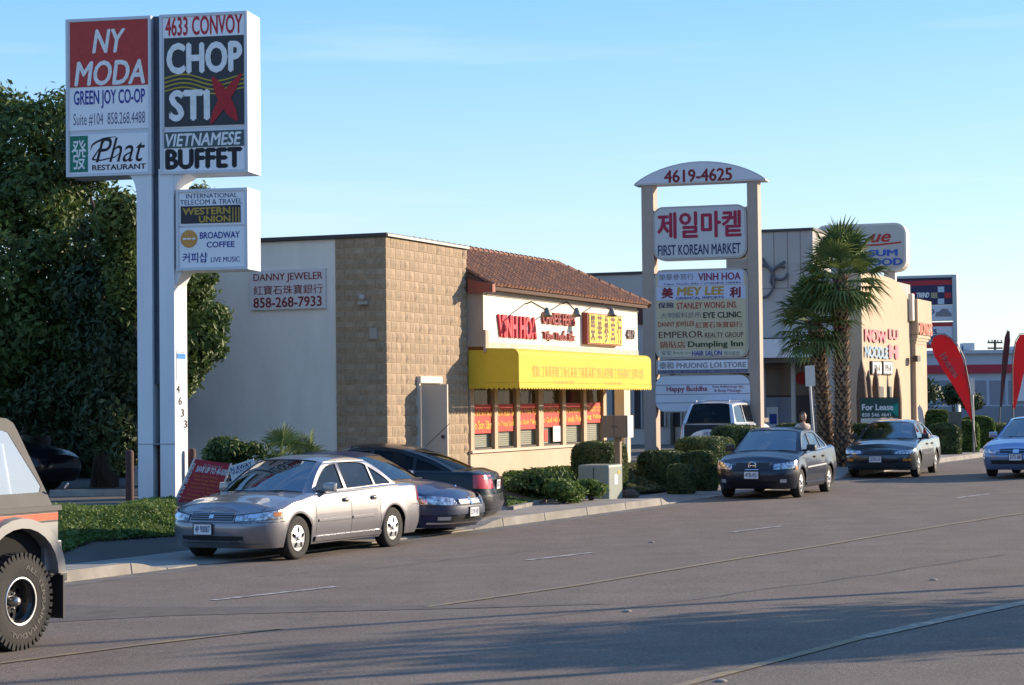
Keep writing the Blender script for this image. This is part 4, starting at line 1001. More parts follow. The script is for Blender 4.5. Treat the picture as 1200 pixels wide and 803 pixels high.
            for j in range(1, uv-1):
                for i, a, b in ((0, 0, .35), (up-1, .55, 1)):
                    p0, p1, p2, p3 = (Vector(vs[i*k+j]), Vector(vs[i*k+j+1]), Vector(vs[(i+1)*k+j+1]), Vector(vs[(i+1)*k+j]))
                    nrm_ = (p1-p0).cross(p3-p0).normalized()*.003; 
                    if nrm_.z < 0: nrm_ = -nrm_
                    B.face([p0.lerp(p3, a)+nrm_, p1.lerp(p2, a)+nrm_, p1.lerp(p2, b)+nrm_, p0.lerp(p3, b)+nrm_])
            B.build('screen_edge', SEAM, parent)
            return vs, k
        zcl = zA
        s.wv, s.wk = screen('windshield', ax0, bowl, xat, bowu, zA, s.bodyo)
        screen('rear_window', cx0, -P.get('rbow', .2), xct, -bowu*.6, zC, s.bodyo)
        # interior
        st = seat or SEAT; zs = .52; mb = MB()
        def chair(x, y, wd, hh):
            q = MB(); q.box(x, x+.5, y-wd/2, y+wd/2, .28, zs+.02); vs_ = [(x+.42, y-wd/2, zs), (x+.56, y-wd/2, zs), (x+.56, y+wd/2, zs), (x+.42, y+wd/2, zs), (x+.60, y-wd*.42, zs+.58), (x+.69, y-wd*.42, zs+.56), (x+.69, y+wd*.42, zs+.56), (x+.60, y+wd*.42, zs+.58)]
            q.raw(vs_, [(3, 2, 1, 0), (4, 5, 6, 7), (0, 1, 5, 4), (1, 2, 6, 5), (2, 3, 7, 6), (3, 0, 4, 7)])
            q.box(x+.62, x+.71, y-.13, y+.13, zs+.61, zs+.78); return q.build('seat', st, s.root, bevel=.025, loc=(o, 0, 0))
        xs0 = xat-.25+P.get('seat_dx', 0)
        chair(xs0, -.36, .46, 0); chair(xs0, .36, .46, 0)
        q = MB(); q.box(xs0+.85, xs0+1.3, -.6, .6, .28, zs+.02); q.box(xs0+1.25, xs0+1.4, -.6, .6, .3, zs+.5); q.build('rear_seat', st, s.root, bevel=.04, loc=(o, 0, 0))
        q = MB(); q.box(ax0-.25, ax0+.12, -hw+.12, hw-.12, .55, zA-.035); q.box(xs0+1.42, xc0, -hw+.15, hw-.15, .5, zC-.04); q.build('dashboard', SEATD, s.root, bevel=.03, loc=(o, 0, 0))
        q = MB(); ctr = Vector((ax0+.28, -.36, zA-.02)); q.lathe([(.17+.014*math.cos(2*PI*k_/8), .014*math.sin(2*PI*k_/8)) for k_ in range(9)], c=(0, 0, 0), n=20, ax='x'); q.box(-.01, .01, -.16, .16, -.02, .02)
        rot = Matrix.Rotation(R(-22), 3, 'Y'); q.v = [tuple(rot @ Vector(v)+ctr) for v in q.v]; q.build('steering_wheel', SEATD, s.root, smooth=True, loc=(o, 0, 0))
        # mirrors
        for sg in (1, -1):
            mb = MB(); bx, bz = ax0+.24, zbelt(ax0+.24)+.07
            mb.raw([(bx+o+dx, -sg*(yb(bx)+.0+dy), bz+dz) for dx, dy, dz in ((0, .04, -.05), (.10, .04, -.06), (.10, .25, -.06), (.02, .23, -.05), (.0, .06, .07), (.10, .05, .09), (.10, .25, .08), (.03, .22, .06))], [(3, 2, 1, 0), (4, 5, 6, 7), (0, 1, 5, 4), (1, 2, 6, 5), (2, 3, 7, 6), (3, 0, 4, 7)])
            mb.box(bx+o+.02, bx+o+.09, min(-sg*(yb(bx)-.05), -sg*(yb(bx)+.08)), max(-sg*(yb(bx)-.05), -sg*(yb(bx)+.08)), bz-.06, bz-.02)
            mb.build('mirror', P.get('mirror_mat', m), s.bodyo, bevel=.012, smooth=True)
            mb = MB(); mb.box(bx+o+.101, bx+o+.105, *sorted((-sg*(yb(bx)+.07), -sg*(yb(bx)+.235))), bz-.045, bz+.07); mb.build('mirror_glass', CHR, s.bodyo)
        q = MB(); q.box(xat-.16, xat-.13, -.12, .12, zr-.17, zr-.11); q.build('rear_mirror', SEATD, s.root, loc=(o, 0, 0))
        for sy in (-.42, .12):
            q = MB(); xw0 = ax0-bowl+.03
            q.tube([(xw0+.02, sy+.3, zA+.045), (xw0+.04, sy, zA+.055), (xw0+.16, sy-.28, zA+.03)], .008, 5); q.build('wiper', SEAM, s.bodyo, loc=(o, 0, 0))
    def hood_seam(s, front=True):
        P = s.P; x0, x1 = (.16, P['wind'][0]+.05) if front else (P['rear'][1]-.02, s.L-.12)
        for sg in (1, -1):
            mb = MB(); pr = None
            for i in range(13):
                x = lerp(x0, x1, i/12); y = s.hw*(.80-.10*max(0, (.5-x))) if front else s.hw*.76; t = 1-y/(s.hw-.06); z = interp(P['shoulder'], x)+(interp(P['spine'], x)-interp(P['shoulder'], x))*(1-(1-max(t, .07))**2)+.0025
                q = (s.warp(x, sg*(y-.005), z), s.warp(x, sg*(y+.005), z))
                if pr: mb.face([pr[0], pr[1], q[1], q[0]])
                pr = q
            mb.build('panel_seam', SEAM, s.bodyo)
    def seam(s, x, z0, z1, w_=.010, name='door_seam', both=True):
        for sg in ((1, -1) if both else (1,)):
            mb = MB(); n = 8
            for i in range(n):
                a, b = lerp(z0, z1, i/n), lerp(z0, z1, (i+1)/n); X = x if not callable(x) else None
                xa, xb = (x, x) if X is not None else (x(a), x(b))
                mb.face([s.side(xa, a, sg, .0015), s.side(xa+w_, a, sg, .0015), s.side(xb+w_, b, sg, .0015), s.side(xb, b, sg, .0015)])
            mb.build(name, SEAM, s.bodyo)
    def rail(s, x0, x1, z, h, m, off=.012, name='side_moulding', n=12, slope=0):
        for sg in (1, -1):
            mb = MB()
            for i in range(n):
                a, b = lerp(x0, x1, i/n), lerp(x0, x1, (i+1)/n); za, zb_ = z+slope*(a-x0), z+slope*(b-x0)
                P4 = [s.side(a, za, sg, off), s.side(b, zb_, sg, off), s.side(b, zb_+h, sg, off), s.side(a, za+h, sg, off)]
                Q4 = [s.side(a, za, sg, 0), s.side(b, zb_, sg, 0), s.side(b, zb_+h, sg, 0), s.side(a, za+h, sg, 0)]
                mb.face(P4 if sg < 0 else P4[::-1]); mb.face([P4[0], P4[1], Q4[1], Q4[0]]); mb.face([P4[3], P4[2], Q4[2], Q4[3]])
            mb.build(name, m, s.bodyo)
    def handles(s, xs, z, m, dark=True):
        for x in xs:
            for sg in (1, -1):
                mb = MB(); 
                if dark:
                    mb.face([s.side(x, z-.03, sg, .003), s.side(x+.17, z-.03, sg, .003), s.side(x+.17, z+.04, sg, .003), s.side(x, z+.04, sg, .003)]); 
                    mb.build('handle_cup', SEAM, s.bodyo); mb = MB()
                p = [Vector(s.side(x+.01+.15*i/4, z+.012, sg, .004+.028*math.sin(PI*(.15+.7*i/4)))) for i in range(5)]
                mb.tube(p, .016, 6); mb.build('door_handle', m, s.bodyo, smooth=True)
    def wheels(s, style, rim=None, steer=0):
        P = s.P; rw = P['rw']; rim = rim or ALLOY; rr = P.get('rim', .2); wd = P.get('tw', .19)
        def wheel(x, y, sg, st=0):
            W0 = empty('wheel', (x+s.off, y, rw), (0 if sg < 0 else PI)+st, parent=s.root)
            t = MB(); prof = [(rr-.01, -.0), (rr+.012, .0), (rr+.03, .004), (rw-.05, .0-.006), (rw-.016, .006), (rw, .028), (rw, wd-.028), (rw-.016, wd-.006), (rw-.05, wd), (rr, wd)]
            t.lathe(prof, n=40, ax='y'); t.build('tyre', TYRE, W0, smooth=True)
            b = MB(); b.lathe([(0, .05), (rr*.96, .05), (rr, .02)], n=30, ax='y'); b.lathe([(0, wd-.02), (rr+.02, wd-.02)], n=20, ax='y'); b.build('brake_drum', BLKW, W0)
            m_ = MB(); f = lambda a, c: (a, .012+.0*(a*a+c*c)-.022*math.cos(min(1, math.hypot(a, c)/rr)*PI*.5), c)
            outer = [(rr*.985*math.cos(2*PI*k/40), rr*.985*math.sin(2*PI*k/40)) for k in range(40)]; holes = []
            if style == 'oval5':
                for k in range(5):
                    a0 = 2*PI*k/5+PI/2; c_ = (rr*.60*math.cos(a0), rr*.60*math.sin(a0)); e1, e2 = rr*.235, rr*.15
                    holes.append([(c_[0]+math.cos(a0)*e1*math.cos(u)-math.sin(a0)*e2*math.sin(u), c_[1]+math.sin(a0)*e1*math.cos(u)+math.cos(a0)*e2*math.sin(u)) for u in [2*PI*i/12 for i in range(12)]])
            elif style == 'spoke':
                n_ = P.get('nspoke', 7)
                for k in range(n_):
                    a0 = 2*PI*(k+.5)/n_; h = .5*2*PI/n_*.62
                    holes.append([(rr*.9*math.cos(a0+u), rr*.9*math.sin(a0+u)) for u in (-h, -h/2, 0, h/2, h)]+[(rr*.42*math.cos(a0+h*.75), rr*.42*math.sin(a0+h*.75)), (rr*.42*math.cos(a0-h*.75), rr*.42*math.sin(a0-h*.75))])
            elif style == 'cap':
                for k in range(10):
                    a0 = 2*PI*k/10; h = .13; holes.append([(rr*.82*math.cos(a0+u), rr*.82*math.sin(a0+u)) for u in (-h, 0, h)]+[(rr*.66*math.cos(a0+h*.8), rr*.66*math.sin(a0+h*.8)), (rr*.66*math.cos(a0-h*.8), rr*.66*math.sin(a0-h*.8))])
            m_.tess(outer, holes, f)
            for h in holes+[outer]:
                for i in range(len(h)):
                    a, b2 = h[i], h[(i+1) % len(h)]; pa, pb = f(*a), f(*b2); m_.face([pa, pb, (pb[0], pb[1]+.035, pb[2]), (pa[0], pa[1]+.035, pa[2])])
            m_.lathe([(0, -.022), (rr*.16, -.020), (rr*.2, -.006)], n=16, ax='y'); m_.build('rim', rim, W0, merge=True)
            return W0
        y = s.hw-.015
        wheel(P['xf'], -y, -1, steer); wheel(P['xf'], y, 1, steer); wheel(P['xr'], -y, -1); wheel(P['xr'], y, 1)
    def plate(s, txt, z, front=True, y=0, m=None, tilt=0):
        p = Vector(s.surf(0, z, .02)) if front else Vector(s.surf(s.q[-1]-.001, z, .02)); k = -1 if front else 1
        e = empty('license_plate', (p.x, y, z), -PI/2 if front else PI/2, parent=s.bodyo)
        mb = MB(); mb.box(-.155, .155, -.006, .006, -.078, .078); mb.build('plate_board', m or PLATE, e) if False else None
        bpy.data.objects.remove(e)
        mb = MB(); mb.box(p.x-.008, p.x+.008, y-.155, y+.155, z-.078, z+.078); po = mb.build('license_plate', m or PLATE, s.bodyo)
        fr_ = MB(); 
        for a, b, c, d in ((-.165, .165, .072, .086), (-.165, .165, -.086, -.072), (-.165, -.15, -.0715, .0715), (.15, .165, -.0715, .0715)): fr_.box(p.x-.012, p.x+.006, y+a, y+b, z+c, z+d)
        fr_.build('plate_frame', BLKP, s.bodyo)
        t = text(txt, s.bodyo, (-.125, -.045, .125, .05), 0, ink('plate_navy', (.04, .06, .22)), .02, name='plate_number')
        for v in t.data.vertices: a, b = v.co.x, v.co.z; v.co = (p.x+k*.0085*1.1, y-a if front else y+a, z+b) if not front else (p.x-.0095, y-a, z+b)
        for pl in t.data.polygons: pass
        return po
def place(fx, fy, rx, wb, xl, yl, guess=(-.43, -.9)):
    """heading and centre of a car from the sight lines of its near front and near rear tyre contacts"""
    G = ground(fx, fy); best = None
    def pcol(p):
        v = CAM_ROT.transposed() @ (Vector(p)-EYE); return 600+F*v.x/(-v.z)
    lo, hi = R(40), R(89); 
    for i in range(40):
        m = (lo+hi)/2; r = G+Vector((math.cos(m), math.sin(m), 0))*wb
        if pcol(r) > rx: lo = m
        else: hi = m
    h = Vector((-math.cos(m), -math.sin(m))); back = -h; left = Vector((-h.y, h.x))   # left of heading = towards the camera's right
    c = Vector((G.x, G.y))-back*xl-left*(-yl)
    return (c.x, c.y, G.z), h
def seat_on(x, y): return road_z(x, y)
BASE = dict(L=4.8, W=1.78, xf=.97, xr=3.68, rw=.315, ra=.372, rim=.2, roof=1.43, yr=.58,
    shoulder=[(0, .66), (.35, .76), (1.0, .87), (1.45, .93), (2.4, .95), (3.6, .98), (4.3, .97), (4.8, .93)],
    spine=[(0, .72), (.35, .85), (1.0, .95), (1.35, .99), (1.6, 1.0), (3.9, 1.03), (4.3, 1.05), (4.8, 1.0)],
    nose=[(.2, .12), (.3, .03), (.45, .0), (.55, .01), (.62, .05), (.8, .16)], tail=[(.2, .12), (.35, 0), (.55, 0), (.62, .035), (.9, .06), (1.05, .12)],
    cab=(1.72, 3.82), wind=(1.2, 2.12), rear=(3.30, 4.12), win=[(1.5, 2.40), (2.46, 3.27), (3.31, 3.9)])
def sedan(name, label, paintm, loc, h, P, scale=1, plate='', style='oval5', rim=None, head=None, gl=None, tint=None, seat=None, mir=None, steer=0):
    P = {**BASE, **P}; 
    if mir: P['mirror_mat'] = mir
    c = Car(name, loc, h, label, 'car', P, scale); c.body(paintm); c.cabin(paintm, gl, seat, tint); c.wheels(style, rim, steer)
    w1 = P['win'][0][1]+.03; sh = interp(P['shoulder'], w1)
    c.seam(P['win'][0][0]-.06, .28, interp(P['shoulder'], P['win'][0][0])-.04); c.seam(w1, .26, sh-.04)
    xr_ = P['win'][1][1]; rr = P['xr']-P['ra']-.03
    c.seam(lambda z: xr_ if z > .72 else xr_-(xr_-rr-.0)*min(1, (.72-z)/.25)*.9, .35, interp(P['shoulder'], xr_)-.04)
    c.hood_seam(); c.hood_seam(False)
    c.handles([w1-.24, xr_-.26], interp(P['shoulder'], w1)-.15, P.get('handle_mat', paintm))
    return c
# ---- silver saloon parked in front
SIL = paint('silver_paint', (.25, .245, .268), .6, .33)
P0 = dict(wind=(1.16, 2.1), bow=.28)
loc, h = place(350, 656, 461, 2.71*.955, (.97-2.4)*.955, -.875*.955)
print('silver', loc, h)
c = sedan('parked_car', 'silver sedan parked at the curb beside the red A-frame sign', SIL, loc, h, P0, .955)
for sg in (1, -1): hl_ = c.patch('headlight', GLS if False else LCL, sg*.40, sg*1.16, lambda t: .59+.03*t, lambda t: .668+.105*t-.03*t*t, .008, 12, bulge=.022); c.patch('headlight_edge', SEAM, sg*.385, sg*1.18, lambda t: .582+.03*t, lambda t: .678+.105*t-.03*t*t, .003, 12)
for sg in (1, -1):
    c.patch('turn_lamp', AMB, sg*.93, sg*1.10, .655, .71, .03, 5); c.patch('reflector', CHR, sg*.58, sg*.72, .64, .69, .028, 5)
c.patch('grille', BLKP, -.36, .36, .60, .70, .004, 10)
for z in (.62, .65, .68): c.patch('grille_bar', SIL, -.35, .35, z, z+.010, .010, 10, nz=1)
c.patch('emblem', CHR, -.035, .035, .635, .68, .016, 3)
c.patch('bumper_intake', BLKP, -.52, .52, .28, .38, .003, 10); c.patch('bumper_seam', SEAM, -1.25, 1.25, .566, .576, .002, 24, nz=1)
c.patch('bumper_lip', SIL, -.85, .85, .215, .26, .018, 14)
c.plate('4P 90087', .475, y=.10)
c.rail(1.5, 2.4, .52, .035, SIL, .014); c.rail(2.46, 3.1, .52, .035, SIL, .014, slope=0)
c.rail(1.4, 3.28, .235, .07, SIL, .03, 'sill_skirt')
c.rail(1.47, 3.9, .925, .014, BLKP, .004, 'belt_trim', 16, .012)
Q = c.q[-1]
for sg in (1, -1):
    c.patch('tail_lamp', TAIL, sg*(Q-1.06), sg*(Q-.45), .70, .92, .006, 10); c.patch('bumper_top_seam', SEAM, sg*(Q-1.28), sg*Q, .645, .655, .002, 12, nz=1)
mb = MB(); ph = Vector(c.side(2.0, .9, 1)); mb.box(1.63+c.off, 1.75+c.off, .2, .42, 1.0, 1.012); mb.build('dash_paper', PLATE, c.root)
# ---- dark blue saloon nosing out of the driveway
DBL = mat('dark_blue_paint', (.010, .020, .070), .3, .1, coat=.5, spec=.4); BL2 = mat('lexus_lower', (.045, .052, .085), .4, .2, coat=.4)
def by_wheel(G, P, y_sign, h, sc=1):
    P = {**BASE, **P}; h = Vector(h).normalized(); back = -h; left = Vector((-h.y, h.x)); lx = (P['xf']-P['L']/2)*sc; ly = y_sign*(P['W']/2-.1)*sc
    # local x = back; local -y = left
    return (G.x-back.x*lx+left.x*ly, G.y-back.y*lx+left.y*ly, G.z)
hL = Vector((.88, -.47)).normalized(); P1 = dict(roof=1.36, rf=.5, shoulder=[(0, .62), (.35, .74), (1.0, .86), (1.45, .92), (2.4, .94), (3.6, .97), (4.3, .96), (4.8, .9)], spine=[(0, .68), (.35, .82), (1.0, .94), (1.35, .98), (1.6, 1.0), (3.9, 1.02), (4.3, 1.03), (4.8, .97)])
loc = (-2.70, 35.17, .02)
c = sedan('moving_car', 'dark blue sedan nosing out of the driveway behind the silver car', DBL, loc, hL, P1, .96, steer=R(-18)); c.root.rotation_euler.y = R(-1.2)
for sg in (1, -1):
    c.patch('headlight', LCL, sg*.42, sg*1.18, lambda t: .58+.01*t, lambda t: .655+.075*math.sin(PI*min(1, t+.2)*.6), .008, 10, bulge=.025); c.patch('turn_lamp', AMB, sg*1.0, sg*1.16, .60, .69, .016, 5); c.patch('fog_lamp', LENS, sg*.55, sg*.78, .33, .39, .012, 5)
c.patch('grille', BLKP, -.33, .33, .58, .665, .006, 8)
for z in (.595, .625, .655): c.patch('grille_bar', ALLOY, -.33, .33, z, z+.013, .016, 8, nz=1)
c.patch('emblem', CHR, -.03, .03, .575, .69, .022, 3)
c.patch('bumper', BL2, -1.25, 1.25, .42, .565, .020, 24); c.patch('bumper_intake', BLKP, -.75, .75, .30, .40, .006, 12); c.patch('chrome_strip', CHR, -.98, .98, .265, .292, .018, 20, nz=1); c.patch('bumper_seam', SEAM, -1.25, 1.25, .567, .577, .006, 24, nz=1)
c.plate('3LYN 420', .455, y=-.04)
for v in (0,): 
    m3 = MB(); m3.lathe([(0, .06), (.012, .055), (.016, .03), (.008, .0)], c=(c.off+.33, 0, .83), n=8); m3.build('hood_ornament', CHR, c.bodyo)
# ---- black saloon turning into the lot
BLK_ = mat('black_paint', (.006, .007, .010), .25, 0, coat=.35, spec=.3)
hB = Vector((-.985, .17)).normalized(); P2 = dict(L=4.5, xr=3.52, roof=1.345, W=1.72, shoulder=[(0, .62), (.35, .72), (1.0, .84), (1.45, .9), (2.4, .93), (3.4, .97), (4.1, .99), (4.5, .94)], spine=[(0, .68), (.35, .8), (1.0, .92), (1.6, .97), (3.9, 1.04), (4.2, 1.05), (4.5, 1.0)], wind=(1.1, 2.0), rear=(3.0, 4.02), cab=(1.65, 3.7), win=[(1.45, 2.32), (2.38, 3.1), (3.14, 3.75)])
rc_ = Vector((-.26, 36.9)); cc = rc_+hB*2.25
c = sedan('moving_car', 'black sedan turning into the lot, its red tail lamp towards the storefront', BLK_, (cc.x, cc.y, .08), hB, P2, 1.0, tint=GLD, gl=GLD); c.root.rotation_euler.y = R(3.2)
Q = c.q[-1]
for sg in (1, -1): c.patch('tail_lamp', TAIL, sg*(Q-.98), sg*(Q-.36), .72, .95, .006, 10); c.patch('headlight', LCL, sg*.42, sg*1.1, .58, .68, .006, 8)
c.patch('bumper', mat('bumper_black', (.012, .012, .016), .35, coat=.4), Q-1.35, Q, .30, .62, .02, 14); c.patch('bumper', MATS['bumper_black'], -(Q-1.35), -Q, .30, .62, .02, 14)
c.plate('5KCR 713', .78, front=False); c.plate('5KCR 713', .42)
m3 = MB(); m3.tube([(3.15+c.off, 0, 1.37), (3.55+c.off, 0, 1.78)], .006, 5); m3.build('antenna', BLKP, c.roof)
# ---- black compact saloon at the kerb
BK2 = mat('midnight_paint', (.010, .013, .028), .3, .1, coat=.5, spec=.4); GBU = paint('green_grey_paint', (.045, .055, .065), .4, .28)
P3 = dict(L=4.45, W=1.70, xf=.88, xr=3.42, roof=1.41, rw=.3, ra=.355, shoulder=[(0, .66), (.35, .77), (.95, .88), (1.4, .94), (2.4, .96), (3.4, 1.0), (4.0, 1.02), (4.45, .98)], spine=[(0, .73), (.35, .87), (.95, .97), (1.5, 1.02), (3.7, 1.07), (4.1, 1.1), (4.45, 1.06)], wind=(1.0, 1.92), rear=(3.05, 3.85), cab=(1.6, 3.55), win=[(1.35, 2.2), (2.26, 3.05), (3.09, 3.6)], nspoke=5)
loc, h = place(940, 583, 972.5, 2.54, (.88-2.225), -.84); print('nissan', loc, h)
def crease(c, x0, x1, z): c.rail(x0, x1, z, .03, CHR, .012)
c = sedan('parked_car', 'black compact sedan parked at the curb in front of the twin palms', BK2, loc, h, P3, 1.0, style='oval5', mir=BLKP)
for sg in (1, -1):
    c.patch('headlight', LCL, sg*.44, sg*1.05, lambda t: .60+.03*t, lambda t: .74+.05*t-.03*(1-t), .008, 8, bulge=.03); c.patch('turn_lamp', AMB, sg*.95, sg*1.05, .60, .66, .02, 4); c.patch('fog_lamp', LENS, sg*.58, sg*.72, .33, .40, .01, 5)
c.patch('grille', BLKP, -.36, .36, .60, .74, .006, 8); c.patch('grille_rim', CHR, -.14, .14, .595, .61, .016, 6, nz=1)
m3 = MB(); pz = Vector(c.surf(0, .68, .02)); m3.lathe([(.075+.012*math.cos(2*PI*k/8), .012*math.sin(2*PI*k/8)) for k in range(9)], c=pz, n=20, ax='x'); m3.box(pz.x-.01, pz.x+.01, -.075, .075, pz.z-.012, pz.z+.012); m3.build('emblem', CHR, c.bodyo)
c.patch('bumper_intake', BLKW, -.5, .5, .27, .36, .004, 10); c.patch('bumper_seam', SEAM, -1.2, 1.2, .575, .585, .002, 20, nz=1)
c.plate('4YBU421', .49, y=.0); c.rail(1.35, 3.05, .60, .03, ALLOY, .014, slope=.015); c.rail(1.3, 3.05, .235, .06, BK2, .025, 'sill_skirt'); c.rail(1.32, 3.4, .93, .012, CHR, .004, 'belt_trim', 14, .03)
# ---- grey-green saloon further up the kerb
loc, h = place(1077, 559, 1096.5, 2.67, (.95-2.38), -.87); print('camry', loc, h)
P4 = dict(wind=(1.15, 2.05), roof=1.40, L=4.77, rear=(3.25, 4.1))
c = sedan('parked_car', 'grey green sedan with dark unpainted nose parked near the For Lease sign', GBU, loc, h, P4, 1.0, mir=BLKP, seat=SEATD)
for sg in (1, -1):
    c.patch('headlight', LCL, sg*.42, sg*1.15, lambda t: .60, lambda t: .68+.03*t, .008, 8, bulge=.02); c.patch('turn_lamp', AMB, sg*.62, sg*.85, .42, .48, .012, 5)
c.patch('bra', mat('bra_vinyl', (.012, .012, .012), .75), -.95, .95, .24, .60, .012, 20); c.patch('grille', BLKP, -.36, .36, .60, .68, .006, 8); c.plate('2ZVB 510', .47, y=.05)
c.rail(1.5, 3.2, .55, .03, CHR, .014); 
m3 = MB(); m3.box(1.78+c.off, 1.80+c.off, -.12, .62, .98, 1.22); m3.build('sun_shade', mat('shade_green', (.5, .6, .5), .7), c.root)
# ---- light blue saloon driving towards the camera
LBL = paint('light_blue_paint', (.16, .25, .45), .45, .3)
Yh = 51.0; Xh = at(1189, 480, Yh).x; hh_ = Vector((-.43, -.9)).normalized(); P5 = dict(roof=1.43)
cx_, cy_ = Xh-hh_.x*2.4, Yh-hh_.y*2.4
c = sedan('moving_car', 'light blue sedan driving down the road at the right edge', LBL, (cx_, cy_, road_z(Xh, Yh)+.02), hh_, P5, 1.0)
for sg in (1, -1):
    c.patch('headlight', LCL, sg*.40, sg*1.13, lambda t: .59+.035*t, lambda t: .665+.075*t, .008, 8, bulge=.02)
c.patch('grille', BLKP, -.38, .38, .60, .70, .004, 10); c.patch('grille_bar', LBL, -.35, .35, .65, .668, .012, 10, nz=1); c.patch('emblem', CHR, -.07, .07, .61, .69, .018, 3); c.patch('bumper_intake', BLKP, -.62, .62, .33, .43, .004, 12); c.patch('bumper_seam', SEAM, -1.2, 1.2, .565, .575, .002, 20, nz=1); c.plate('5XTR 088', .50, y=0)
# ---- white minivan in the lot, seen from behind
WHT = paint('white_paint', (.62, .64, .68), .05, .3)
P6 = dict(nose=BASE['nose'], L=4.7, W=1.85, xf=.95, xr=3.8, roof=1.68, rw=.33, ra=.38, yr=.66, rf=.5, rr=.16, shoulder=[(0, .75), (.5, .9), (1.0, 1.0), (1.3, 1.04), (4.6, 1.06), (4.7, 1.05)], spine=[(0, .8), (.5, .98), (1.0, 1.08), (1.3, 1.1), (4.6, 1.08), (4.7, 1.05)], wind=(.85, 1.9), rear=(4.3, 4.66), rbow=.03, cab=(1.5, 4.45), win=[(1.25, 2.3), (2.36, 3.3), (3.36, 4.4)], tail=[(.2, .05), (.5, 0), (1.1, .02)], seat_dx=.2)
hV = Vector((.36, .93)).normalized(); gv = at(828, 480, 61.5); cv = Vector((gv.x, gv.y))+hV*2.35
c = Car('parked_minivan', (cv.x, cv.y, .50), hV, 'white minivan parked tail outward behind the hedges by the market sign', 'van', P6, .95); c.body(WHT); c.cabin(WHT, GLD, SEATD, GLS); c.wheels('oval5'); Q = c.q[-1]
for sg in (1, -1): c.patch('tail_lamp', TAIL, sg*(Q-1.0), sg*(Q-.86), .62, 1.0, .01, 4); c.patch('rear_reflector', AMB, sg*(Q-1.0), sg*(Q-.86), .55, .61, .01, 4)
c.patch('plate_recess', BLKP, Q-.36, Q-.001, .93, .98, .012, 4, nz=1); c.patch('plate_recess', BLKP, -(Q-.36), -(Q-.001), .93, .98, .012, 4, nz=1); c.plate('6TRB 204', .74, front=False); c.seam(2.33, .3, 1.0); c.seam(1.2, .3, 1.0)
m3 = MB()
for sy in (-.52, .52): m3.tube([(2.3+c.off, sy, 1.71), (2.35+c.off, sy, 1.745), (4.1+c.off, sy, 1.745), (4.15+c.off, sy, 1.70)], .016, 6)
for sx_2 in (2.8, 3.6): m3.box(sx_2+c.off, sx_2+c.off+.04, -.52, .52, 1.735, 1.755)
m3.build('roof_rack', CHR, c.roof)
# ---- dark car standing in the shade of the trees at the left
P7 = dict(); hd = Vector((.93, -.37)).normalized(); gd = at(-42, 560, 40)
c = sedan('parked_car', 'dark car standing in the shade under the trees behind the jeep', BLK_, (gd.x, gd.y, gz(gd.x, gd.y)+.01), hd, {}, .95)

# ================================================================== THE JEEP
JB = mat('jeep_silver', (.275, .272, .27), .4, .3, coat=.5, var=.08, scale=2); JT = mat('jeep_soft_top', (.115, .11, .105), .8, var=.15, scale=3); JV = glass('vinyl_window', (.75, .75, .75), .55)
gj = ground(20, 762); hj = Vector((-.43, -.9)).normalized(); J = dict(L=3.75, W=1.62)
leftj = Vector((-hj.y, hj.x)); WBJ = 2.37; RWJ = .415
# local frame: x back, -y towards the camera side; rear axle at x = +WB/2
cj = Vector((gj.x, gj.y))+hj*(WBJ/2)-leftj*.80
jr = empty('jeep', (cj.x, cj.y, gj.z), math.atan2(-hj.y, -hj.x), 'tan and grey soft-top jeep with big off-road tires, cut by the left edge', 'jeep')
xr = WBJ/2; hwj = .76; FZ = .62; BZ = 1.16
def arch(x0, x1, zt, r, n=8):
    return [(x1, FZ), (x1-.02, FZ+.25)]+[((x0+x1)/2+(x1-x0-.04)/2*math.cos(PI*i/n), zt-r+r*math.sin(PI*i/n)+.0) for i in range(0, n+1)]+[(x0+.02, FZ+.25), (x0, FZ)]
# tub with square arch cut-outs
tub = [(-.75, .55), (-.75, BZ), (xr+.62, BZ), (xr+.62, .60), (xr+.52, .58)]
ar_ = [(xr+.50*math.cos(t), .62+.42*math.sin(t)) for t in [PI*i/12 for i in range(0, 13)]]
tub += ar_+[(xr-.62, .5), (-.7, .5)]
mb = MB(); mb.tess(tub, [], lambda x, z: (x, -hwj, z)); mb.tess(tub, [], lambda x, z: (x, hwj, z))
for i in range(len(tub)):
    a, b = tub[i], tub[(i+1) % len(tub)]
    if i == 1: continue
    mb.face([(a[0], -hwj, a[1]), (b[0], -hwj, b[1]), (b[0], hwj, b[1]), (a[0], hwj, a[1])])
jb_ = mb.build('body', JB, jr, merge=True)
mb = MB(); mb.box(-1.75, -.76, -.52, .52, .62, 1.12); mb.box(-1.76, -1.75, -.5, .5, .62, 1.1); mb.build('hood', JB, jr, bevel=.05)
mb = MB()
for sg in (1, -1):
    pts = [(-1.85, .95), (-1.75, 1.02), (-.95, 1.02), (-.75, .7), (-.80, .66), (-1.0, .94), (-1.7, .95)]; mb.prism(pts, *sorted((sg*.52, sg*.80)))
mb.build('front_fender', JB, jr)
# rear flare: body-colour raised arch with a black lip
mb = MB(); n = 14
for r0, r1, y0 in ((.50, .60, -hwj-.10),):
    for i in range(n):
        a, b = PI*i/n, PI*(i+1)/n; P_ = lambda r, t, y, e=1: (xr+r*math.cos(t), y, .62+r*.84*math.sin(t))
        mb.face([P_(r0, a, y0), P_(r0, b, y0), P_(r1, b, y0), P_(r1, a, y0)]); mb.face([P_(r1, a, y0), P_(r1, b, y0), P_(r1+.02, b, -hwj), P_(r1+.02, a, -hwj)]); mb.face([P_(r0, a, y0), P_(r0, b, y0), P_(r0, b, -hwj), P_(r0, a, -hwj)])
mb.build('fender_flare', JB, jr, sharp=40)
mb = MB(); mb.box(xr-.5, xr+.5, -hwj+.03, hwj-.03, .62, 1.0); mb.build('wheel_house', BLKW, jr); 
